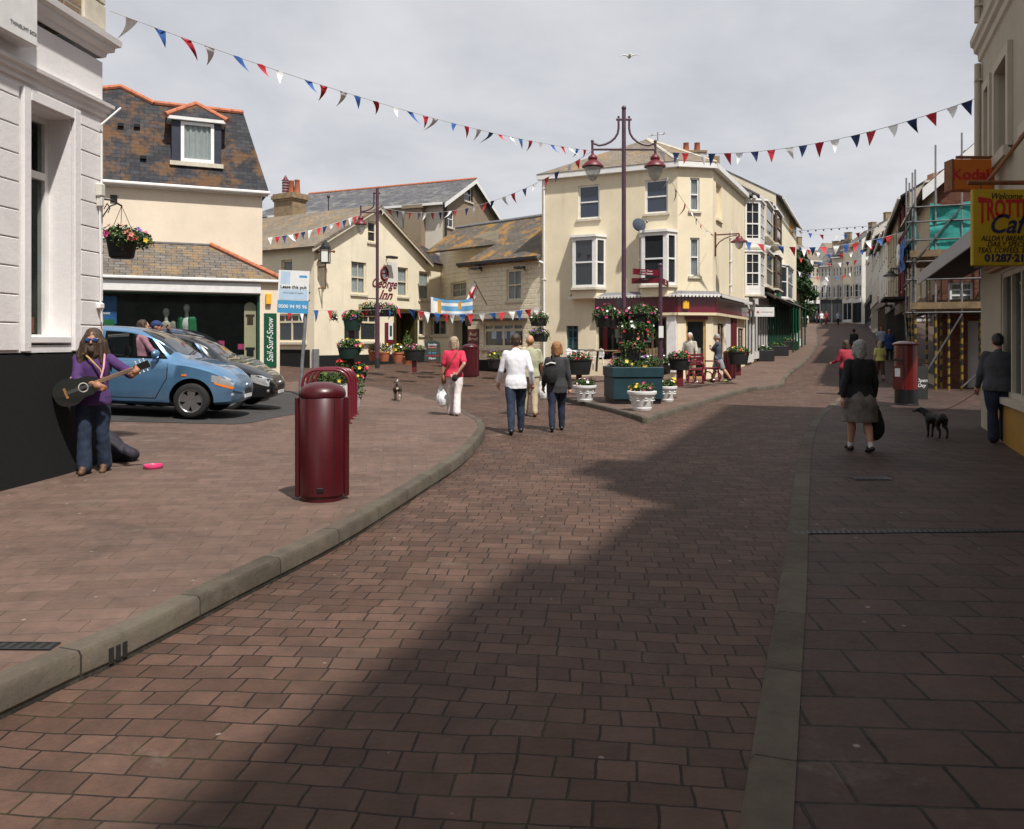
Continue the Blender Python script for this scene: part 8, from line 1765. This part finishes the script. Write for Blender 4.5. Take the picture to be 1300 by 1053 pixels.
# man in the olive shirt
w=person('man in a pale olive shirt and khaki trousers just beyond the white shirted man',on(673,17.4),R(2),1.74,legs=((-10,8),(12,6)),arms=(('ang',5,14,40),('ang',-4,12,18)),top=('olive_shirt','short'),bottom=('khaki','trousers'),shoes='leather',hair=('hair_ginger','fringe_back'),build=1.15,vox=.014,hem=.48)
hold_bag(w,1,'white plastic carrier bag in the right hand of the man in the olive shirt')
# woman in the charcoal jacket
w=person('woman in charcoal jacket and dark jeans with a black rucksack on one shoulder',on(707,14.75),R(-3),1.62,legs=((15,12),(-15,8)),arms=(('ang',-2,10,10),('ang',4,12,26)),top=('charcoal','long'),bottom=('denim_dark','trousers'),shoes='shoe_black',hair=('hair_ginger','bob'),build=1.06,vox=.012,hem=.43,female=True)
T=w['T']; rk=thing('rucksack','black rucksack hanging from the left shoulder of the woman in the charcoal jacket','bag',T@V((-.10,-.2,1.1))); mb=MB(T); mb.ball((-.11,-.20,1.02),(.12,.085,.20)); mb.ball((-.11,-.19,1.18),(.10,.07,.10)); bo=mb.build('bag','black_fabric',rk); fuse(bo,.014,.01,8,1); mb=MB(T); mb.tube([(-.06,-.19,1.26),(-.07,-.06,1.375),(-.10,.05,1.32),(-.13,.07,1.15)],.022,6); mb.build('strap','black_fabric',rk,smooth=True); mb=MB(T); mb.tube([(-.19,-.23,1.20),(-.11,-.275,1.235),(-.03,-.24,1.22)],.012,6); mb.build('trim','white_cloth',rk,smooth=True)
# two men by the corner shop
person('elderly man in a stone coloured shirt and beige shorts by the corner shop door',V((kx(876)*27.4,27.4,H+(HY-486)/FPX*27.4)),R(150),1.68,legs=((8,8),(-8,6)),arms=(('ang',0,14,20),('ang',12,14,24)),top=('stone_shirt','half'),bottom=('khaki','shorts'),shoes='sandal_brown',hair=('hair_white','short'),build=1.05,vox=.016,hem=.47)
w=person('man in slate polo shirt and grey shorts with folded arms and lime trainers',V((kx(911.5)*26.6,26.6,H+(HY-486.5)/FPX*26.6)),R(70),1.62,legs=((16,6),(-24,14)),arms=(('ik',(-.10,.24,1.13),(.6,0,-1),(-1,.2,0),(-1,-.1,.3),.6),('ik',(.09,.27,1.18),(-.6,0,-1),(1,.2,0),(1,-.1,.4),.6)),top=('slate_shirt','short'),bottom=('grey_short','shorts'),shoes='black_fabric',hair=('hair_grey','short'),build=1.14,vox=.016,nod=12,lean=2,hem=.46)
for lg in (w['LR'],w['LL']):
    an=lg[2]; ang=lg[3]; mb=MB(w['T']); f=V((0,math.cos(R(ang*.7)),math.sin(R(ang*.7)))); mb.ball(an+f*.06*1.62+V((0,0,-.045)),(.036,.10,.016),12,6); mb.build('shoe_sole','lime',w['root'],smooth=True)
# woman with the bag on the right
w=person('grey haired woman in black cardigan and tweed skirt carrying a black bag',on(1091,11.75,.06),R(2),1.60,legs=((-7,14),(9,3)),arms=(('ang',4,15,14),('ang',-14,17,12)),top=('black_fabric','long'),bottom=('tweed','skirt'),shoes='shoe_black',hair=('hair_grey','bob'),build=1.22,vox=.011,female=True,sock='shoe_white',hem=.47,skin='skin')
hold_bag(w,1,'black drawstring bag dangling from the right hand of the woman in the cardigan','handbag','black_fabric',(.16,.07,.22),.06,amp=.012)
# man with the dog
w=person('man in grey shirt and dark trousers by the shop window holding a lead',on(1268,12.75,.06),R(-22),1.70,legs=((5,4),(-6,4)),arms=(('ang',20,10,40),('ang',4,14,24)),top=('grey_shirt','long'),bottom=('denim_dark','loose'),shoes='shoe_black',hair=('hair_dark','short'),build=1.28,vox=.012,lean=6,nod=18,hem=.47)
hand_man=w['T']@w['arm'][1][2]
# more people up the street
person('woman in a lemon top and brown trousers on the right pavement',on(1117,30,.06),R(0),1.44,legs=((-8,8),(10,6)),arms=(('ang',0,10,30),('ang',0,10,14)),top=('lemon','short'),bottom=('brown_skirt','cropped'),shoes='shoe_black',hair=('hair_light','bob'),build=1.1,vox=.02,female=True,hem=.50)
person('woman in a crimson sleeved jacket half hidden behind the woman in the black cardigan',on(1073.5,23.5),R(12),1.58,legs=((-8,8),(10,6)),arms=(('ang',0,10,30),('ang',10,16,60)),top=('crimson','long'),bottom=('denim_dark','trousers'),shoes='shoe_black',hair=('hair_brown','bob'),build=1.15,vox=.02,female=True)
person('dark clad figure walking up the middle of the hill',on(1084,45),R(0),1.66,legs=((-8,8),(10,6)),top=('charcoal','long'),bottom=('black_fabric','trousers'),hair=('hair_dark','short'),build=1.15,vox=.024)
person('person in a long royal blue top beside the shops on the right',on(1129,42,.06),R(-10),1.60,legs=((-6,6),(6,6)),top=('blue_top','long'),bottom=('denim_dark','trousers'),hair=('hair_ginger','short'),build=1.2,vox=.024,hem=.36)
person('man in a pale blue shirt further up by the striped awning',on(1119,47,.06),R(160),1.68,legs=((-6,6),(6,6)),top=('pale_blue_shirt','short'),bottom=('denim','trousers'),hair=('hair_ginger','short'),build=1.1,vox=.024)
for i,(px,Y,t,bt,hr,lab,f) in enumerate(((1017,101,'pale_blue_shirt','denim','hair_grey','man in pale blue, leftmost of the distant group at the top of the street',10),(1024,102,'white_shirt','black_fabric','hair_dark','person in white top and black trousers, second from left of the distant group',0),(1037,103,'charcoal','denim_dark','hair_dark','dark clad person in the middle of the distant group up the street',180),(1043,101,'white_shirt','denim','hair_brown','person in white shirt and blue jeans in the distant group up the street',180),(1049,102,'crimson','crimson','hair_dark','person all in crimson among the distant group at the top of the street',170),(1064,100,'pale_blue_shirt','black_fabric','hair_brown','person in pale top and black trousers, rightmost of the distant group up the street',185))):
    person(lab,on(px,Y),R(f),1.70,legs=((10,10),(-10,8)),top=(t,'short'),bottom=(bt,'trousers'),hair=(hr,'short'),build=1.12,vox=.035)
# the two between the cars
person('person in a pink shirt standing just behind the light blue car',V((kx(181)*15.75,15.75,Gl(kx(181)*15.75,15.75))),R(-60),1.66,arms=(('ang',30,12,40),('ang',20,10,50)),top=('pink_shirt','long'),bottom=('grey_short','trousers'),hair=('hair_brown','bob'),build=1.15,vox=.014)
person('person in navy cap with hand raised to face between the parked cars',V((kx(197.5)*15.85,15.85,Gl(kx(197)*15.85,15.85))),R(-80),1.67,arms=(('ang',30,12,40),('ik',(-.10,.20,1.47),(-.6,.3,-1),(.5,-.6,0),(.2,.2,1),.6)),top=('black_fabric','long'),bottom=('denim_dark','trousers'),hair=('navy_cloth','cap'),build=1.05,vox=.014,skin='skin_tan')
# ---------------------------------------------------------------- dogs
def dog(label,pos,face,sh,mat,belly,hindleg=None,tail='up',headturn=0,walk=1,fat=1.0,ln=1.0):
    "sh shoulder height; +y forward"
    o=thing('dog',label,'dog',pos); T=Matrix.Translation(V(pos))@Matrix.Rotation(face,4,'Z')@Matrix.Diagonal((fat,ln,1,1)); s=sh; mb=MB(T)
    mb.ball((0,.36*s,.78*s),(.17*s,.30*s,.23*s)); mb.ball((0,.02*s,.80*s),(.145*s,.38*s,.18*s)); mb.ball((0,-.33*s,.82*s),(.155*s,.24*s,.185*s)); cap(mb,(0,.02*s,.86*s),(0,.40*s,.88*s),.11*s,.13*s)
    hd=V((headturn*.22*s,.78*s,1.10*s)); cap(mb,(0,.48*s,.90*s),hd,.135*s,.105*s); mb.ball(hd,(.115*s,.135*s,.11*s)); mz=hd+V((headturn*.22*s,.22*s,-.05*s)); cap(mb,hd+V((headturn*.05*s,.06*s,-.02*s)),mz,.075*s,.048*s)
    for sx in (-1,1):
        e=hd+V((sx*.10*s,-.02*s,.06*s)); chain(mb,[e,e+V((sx*.05*s,.0,-.04*s)),e+V((sx*.055*s,.03*s,-.13*s))],[.035*s,.035*s,.02*s])
        f=.10*s*walk*sx
        chain(mb,[(sx*.11*s,.40*s,.70*s),(sx*.11*s,.37*s+f*.4,.46*s),(sx*.11*s,.40*s+f,.24*s),(sx*.11*s,.40*s+f,.05*s)],[.085*s,.062*s,.045*s,.04*s]); mb.ball((sx*.11*s,.43*s+f,.03*s),(.048*s,.065*s,.032*s))
        f=-f
        chain(mb,[(sx*.11*s,-.36*s,.74*s),(sx*.12*s,-.27*s+f*.4,.50*s),(sx*.115*s,-.46*s+f,.28*s),(sx*.11*s,-.43*s+f,.05*s)],[.115*s,.085*s,.045*s,.038*s]); mb.ball((sx*.11*s,-.40*s+f,.03*s),(.045*s,.065*s,.032*s))
    t0=V((0,-.52*s,.90*s))
    if tail=='up': chain(mb,[t0,t0+V((0,-.10*s,.14*s)),t0+V((0,-.06*s,.32*s)),t0+V((.02*s,.02*s,.42*s))],[.045*s,.04*s,.035*s,.02*s])
    else: chain(mb,[t0,t0+V((0,-.12*s,-.10*s)),t0+V((0,-.16*s,-.32*s))],[.045*s,.04*s,.02*s])
    b=mb.build('body',mat,o); fuse(b,.012,.004,24,1)
    mb=MB(T); mb.ball(mz+V((headturn*.03*s,.035*s,.012*s)),.025*s,8,6); mb.build('nose','black_gloss',o,smooth=True); mb=MB(T)
    for sx in (-1,1): mb.ball(hd+V((sx*.06*s,.10*s,.035*s)),.018*s,8,6)
    mb.build('eyes','eye_dark',o,smooth=True)
    if hindleg:
        mb=MB(T); f=.10*s*walk; sx=1
        f=-f*sx; chain(mb,[(sx*.112*s,-.33*s+f*.6,.42*s),(sx*.117*s,-.465*s+f,.28*s),(sx*.112*s,-.435*s+f,.05*s)],[.06*s,.052*s,.046*s]); mb.ball((sx*.11*s,-.40*s+f,.032*s),(.053*s,.073*s,.036*s)); mb.ball((0,-.54*s,.74*s),(.07*s,.05*s,.10*s)); q=mb.build('pale_markings',hindleg,o); fuse(q,.009,.002,24,1)
        mb=MB(T); c=t0+V((.0*s,-.06*s,.30*s)); chain(mb,[c,c+V((.02*s,.07*s,.12*s))],[.042*s,.028*s]); mb.build('tail_tip',hindleg,o,smooth=True)
    mb=MB(T); mb.tube([(.135*s*math.cos(a*.5236)+headturn*.07*s,.60*s+.03*math.sin(a*.5236)*s,.97*s+.125*s*math.sin(a*.5236)) for a in range(12)],.02*s,6,closed=True); mb.build('collar','leather',o,smooth=True)
    return o,T,s
dp=ground_at(505,508,.03); dog('small dark brown dog with a pale hind leg trotting near the red topped woman',dp,R(4),.40,'dog_brown',None,'dog_cream','up',-.3,1,1.35,.9)
dp=ground_at(1189,556,.06); o,T,s=dog('small black dog on a lead on the shaded right pavement',dp,R(22),.40,'dog_black',None,None,'down',-.65,.5,1.45,.75)
nk=T@V((-.05*s,.62*s,1.02*s)); L=thing('dog_lead','thin dark lead stretched between the black dog and its owner','lead',nk); mb=MB(); hm=hand_man+V((-.01,.0,-.07)); mb.tube([nk.lerp(hm,t)-V((0,0,.09*math.sin(PI*t))) for t in [i/12 for i in range(13)]],.006,6); mb.build('strap','leather',L,smooth=True); mb=MB(); mb.tube([hm+V((.03*math.cos(a*.7),0,.05*math.sin(a*.7))) for a in range(9)],.006,6,closed=True); mb.build('loop','leather',L)

# ---------------------------------------------------------------- bunting
COLS=['white_cloth','blue_cloth','red_cloth']; COLS2=['white_cloth','navy_cloth','red_cloth']
bseed=[0]
def bunting(a,b,sag,n,hh,ww,label,cols=COLS,start=0,t0=.02,t1=.98,blow=.35,group=None):
    a=V(a);b=V(b); bseed[0]+=1; rr=random.Random(100+bseed[0]); f=lambda t:a.lerp(b,t)-V((0,0,4*sag*t*(1-t)))
    hh0=hh; o=thing('bunting',label,'bunting',a,group); mb=MB(); mb.tube([f(i/30) for i in range(31)],.006,5); mb.build('cord','cord_white',o)
    L=(b-a).length; hw=ww/2/L
    for i in range(n):
        t=t0+(t1-t0)*(i+.5)/n+rr.uniform(-.22,.22)/n; p=f(max(0,t-hw)); q=f(min(1,t+hw)); d=(q-p).normalized(); s=V((-d.y,d.x,0)).normalized()
        hh_,ww_=hh*rr.uniform(.82,1.08),0; bl=rr.gauss(.1,.75)*blow; al=rr.gauss(.3,.5)*blow; m=(p+q)/2; tip=m+V((0,0,-hh_))+s*hh*bl*1.3+d*hh*al
        rows=6; mb=MB()
        for j in range(rows+1):
            v=j/rows; l=p.lerp(tip,v); r=q.lerp(tip,v); bow=s*math.sin(v*PI*.9)*hh*bl*-.35; c=(l+r)/2+s*(r-l).length*.18*math.sin(v*4+i)
            mb.v+=[l+bow,c+bow,r+bow]
        for j in range(rows):
            for k in (0,1): x=j*3+k; mb.f.append([x,x+1,x+4,x+3]); mb.m.append(0)
        mb.build('pennant',cols[(i+start)%3],o,smooth=True)
    return o
lampL=V((bx-39.5*(yl/FPX),yl,za_-.03)); lampR=V((bx+39.5*(yl/FPX),yl,za_-.03))
bunting(at(140,14,10.0),lampL,.25,30,.205,.165,'longest pennant string, across the sky from the white building to the tall lamp post',COLS,0,.005,.99,.8)
bunting(lampR,at(1250,121,14.7),.42,20,.29,.20,'pennant string from the tall lamp post to the tall building at the right',['red_cloth','navy_cloth','red_cloth','white_cloth'][1:],2,.01,.99,.3)
pq=V((qx,yq,H+(HY-262)/FPX*yq)); pql=V((qx-21*(yq/FPX),yq,H+(HY-272)/FPX*yq))
bunting(lampL,pq,.75,23,.26,.2,'pennant string from the tall lamp post down to the pub lamp post',COLS2,2)
bunting(pql,at(334,303,26.0),.12,14,.27,.2,'pennant string from the pub lamp post over the pub roof to the surf shop',COLS2,2)
bunting(at(351,392,24.4),at(515,391,31.8),.08,10,.40,.27,'string of large pennants over the ground floor windows at the left of the pub',COLS,2,blow=.2)
bunting(at(515,391,31.8),at(606,398,30.8),.12,8,.40,.27,'string of large pennants over the pub door',COLS,1,blow=.2)
bunting(at(606,398,30.8),at(690,390,30.3),.05,7,.38,.26,'string of pennants along the window hood of the pub wing',COLS,0,blow=.2)
bunting(lampR,at(906,299,29.9),.3,9,.3,.24,'short twisted pennant string from the tall lamp post to the corner shop wall lamp',COLS2,2,blow=1.2)
bunting(at(925,302,30.5),at(1168,287,30),.55,17,.34,.24,'string of pennants crossing the street from the corner shop lamp',COLS,0)
bunting(at(1004,291,50),at(1133,284,47),.5,8,.34,.24,'highest string of small pennants across the upper street',COLS,0)
bunting(at(1005,308,58),at(1128,301,56),1.0,9,.40,.28,'sagging string of pennants in the middle of the upper street',COLS,1)
bunting(at(1009,325,66),at(1118,318,66),.8,9,.42,.30,'lower string of pennants crossing high up the hill',COLS,2)
bunting(at(1010,343,80),at(1108,330,82),1.2,9,.46,.32,'furthest string of pennants near the top of the hill',COLS,0)
# festoon of bulbs
a=at(1001,294,46);b_=at(1120,286,46); o=thing('festoon_lights','thin wire of small festoon bulbs across the upper street','lights',a); mb=MB(); mb.tube([a.lerp(b_,i/20) for i in range(21)],.012,5); mb.build('wire','iron',o)
for i in range(12): p=a.lerp(b_,(i+.5)/12); mb=MB(); mb.ball(p-V((0,0,.06)),.05,8,6); mb.build('bulb','slate_shirt',o)
# flags and banner on the pub wing
yb_=31.5; a=at(547,377,yb_); b_=at(600,379,yb_-.4); hh=.62
o=thing('banner','blue and white striped banner with gold bars hung over the pub wing entrance','banner',(a+b_)/2); 
def cloth_strip(name,mat,u0,u1,v0,v1,off,parent):
    mb=MB(); nu=20; nv=3; mb.v=[]
    for j in range(nv+1):
        for i in range(nu+1):
            u=u0+(u1-u0)*i/nu; v=v0+(v1-v0)*j/nv; p=a.lerp(b_,u)-V((0,0,hh*v+.10*4*u*(1-u)*(1-.5*v))); mb.v.append(p+V((0,-.06*math.sin(u*14)*v-off,0)))
    for j in range(nv):
        for i in range(nu): k=j*(nu+1)+i; mb.f.append([k,k+1,k+nu+2,k+nu+1]); mb.m.append(0)
    return mb.build(name,mat,parent,smooth=True)
plain('sky_cloth',(.12,.36,.62),.8,.1)
c_=cloth_strip('cloth','white_cloth',0,1,0,1,0,o); cloth_strip('blue_band','sky_cloth',.06,1,.0,.18,.006,c_); cloth_strip('blue_band','sky_cloth',.22,1,.42,.72,.006,c_); cloth_strip('blue_band','sky_cloth',.1,1,.9,1,.006,c_); cloth_strip('gold_bar','gold_cloth',.17,.25,.08,.95,.012,c_); cloth_strip('gold_bar','gold_cloth',.66,.73,.10,.62,.012,c_)
pw0=FE.W(FE.s_at(618),0,FE.z_at(618,387)); tipf=at(602,357,pw0.y-.9); o=thing('flag','white flag with a red cross hanging from a slanted pole on the pub wing','flag',pw0); mb=MB(); mb.cyl(pw0,tipf,.018,n=8); mb.build('pole','iron',o)
mb=MB(); nu,nv=8,12; p0=tipf; p1=tipf.lerp(pw0,.55)
for j in range(nv+1):
    for i in range(nu+1):
        u,v=i/nu,j/nv; p=p0.lerp(p1,u*.8); q=p+V((-.40*v-.06*u,0.05*math.sin(u*8+v*3),-.92*v+.16*u*v)); mb.v.append(q)
for j in range(nv):
    for i in range(nu): k=j*(nu+1)+i; mb.f.append([k,k+1,k+nu+2,k+nu+1]); mb.m.append(1 if (3<=i<=4 or 5<=j<=6) else 0)
mb.build('cloth',['white_cloth','red_cloth'],o,smooth=True)
lw_=FE.W(FE.s_at(601),-.30,FE.z_at(601,406)); o=thing('wall_lantern','black carriage lantern on the left edge of the pub wing','lantern',lw_); mb=MB(); mb.lathe([(.10,-.28),(.12,-.26),(.17,.15),(.20,.16),(.12,.28),(.03,.36)],6,lw_); mb.tube([lw_+V((0,0,.36)),lw_+V((.05,.1,.45)),FE.W(FE.s_at(601),0,lw_.z+.35)],.02,6); mb.build('frame','iron',o); mb=MB(); mb.lathe([(.105,-.24),(.155,.13)],6,lw_,0,1.02,1.02); mb.build('lamp_glass','lamp_glass',o)
# seagull in the sky
gp2=at(799,72,40); o=thing('seagull','small gull gliding high against the grey sky','bird',gp2); mb=MB(); mb.ball(gp2,(.09,.24,.08)); chain(mb,[gp2,gp2+V((-.25,0,.08)),gp2+V((-.52,-.05,.0))],[.045,.035,.012]); chain(mb,[gp2,gp2+V((.25,0,.10)),gp2+V((.50,-.05,.05))],[.045,.035,.012]); mb.ball(gp2+V((0,-.25,.03)),.06); b=mb.build('body','white_wall',o); fuse(b,.02,0)

# ---------------------------------------------------------------- finish figures, light, camera
run_text(); run_fuse()
EL=58; AZ=V((.5,-.85)).normalized()
sun=bpy.data.lights.new('sun','SUN'); sun.energy=SUN_E; sun.angle=R(1.6); sun.color=(1,.955,.89); so=bpy.data.objects.new('sun',sun); COL.objects.link(so)
d=V((AZ.x*math.cos(R(EL)),AZ.y*math.cos(R(EL)),math.sin(R(EL)))); so.rotation_euler=d.to_track_quat('Z','Y').to_euler(); so.location=(10,-20,40)
W=bpy.data.worlds.new('World'); SC.world=W; W.use_nodes=True; nt=W.node_tree; bg=nt.nodes['Background']
sk=nt.nodes.new('ShaderNodeTexSky'); sk.sky_type='NISHITA'; sk.sun_disc=False; sk.sun_elevation=R(EL); sk.sun_rotation=math.atan2(AZ.x,AZ.y); sk.air_density=1; sk.dust_density=2
tc=nt.nodes.new('ShaderNodeTexCoord'); 
sp=nt.nodes.new('ShaderNodeSeparateXYZ'); nt.links.new(tc.outputs['Generated'],sp.inputs[0])
# project the view direction on to a cloud layer
mx=nt.nodes.new('ShaderNodeMath'); mx.operation='MAXIMUM'; mx.inputs[1].default_value=.0; nt.links.new(sp.outputs[2],mx.inputs[0])
ad=nt.nodes.new('ShaderNodeMath'); ad.operation='ADD'; ad.inputs[1].default_value=.22; nt.links.new(mx.outputs[0],ad.inputs[0])
cb=nt.nodes.new('ShaderNodeCombineXYZ')
for i in (0,1):
    dv=nt.nodes.new('ShaderNodeMath'); dv.operation='DIVIDE'; nt.links.new(sp.outputs[i],dv.inputs[0]); nt.links.new(ad.outputs[0],dv.inputs[1]); nt.links.new(dv.outputs[0],cb.inputs[i])
n1=noise_n(nt,1.1,7,.55,cb.outputs[0],.35); n2=noise_n(nt,3.2,6,.6,cb.outputs[0],.2)
mm=N(nt,'ShaderNodeMath',operation='MULTIPLY_ADD'); mm.inputs[1].default_value=.35; nt.links.new(n2,mm.inputs[0]); nt.links.new(n1,mm.inputs[2])
K=10.0
cl=ramp(nt,mm.outputs[0],.48,.86,[c*SKY_D*K for c in (.90,.92,1.0)],[c*SKY_L*K for c in (.97,.975,1.0)])
mx_=mixc(nt,.93,sk.outputs[0],cl); nt.links.new(mx_,bg.inputs[0]); bg.inputs[1].default_value=.1
cam=bpy.data.cameras.new('camera'); co=bpy.data.objects.new('camera',cam); COL.objects.link(co); co.location=(0,0,H); co.rotation_euler=(R(90),0,0)
cam.sensor_width=36; cam.lens=36*FPX/1300; cam.shift_y=-(1053/2-HY)/1300; cam.clip_start=.05; cam.clip_end=4000; SC.camera=co
SC.view_settings.view_transform='Standard'; SC.view_settings.look='None'; SC.view_settings.exposure=EXPO; SC.view_settings.gamma=1
SC.cycles.max_bounces=6; SC.cycles.transparent_max_bounces=12
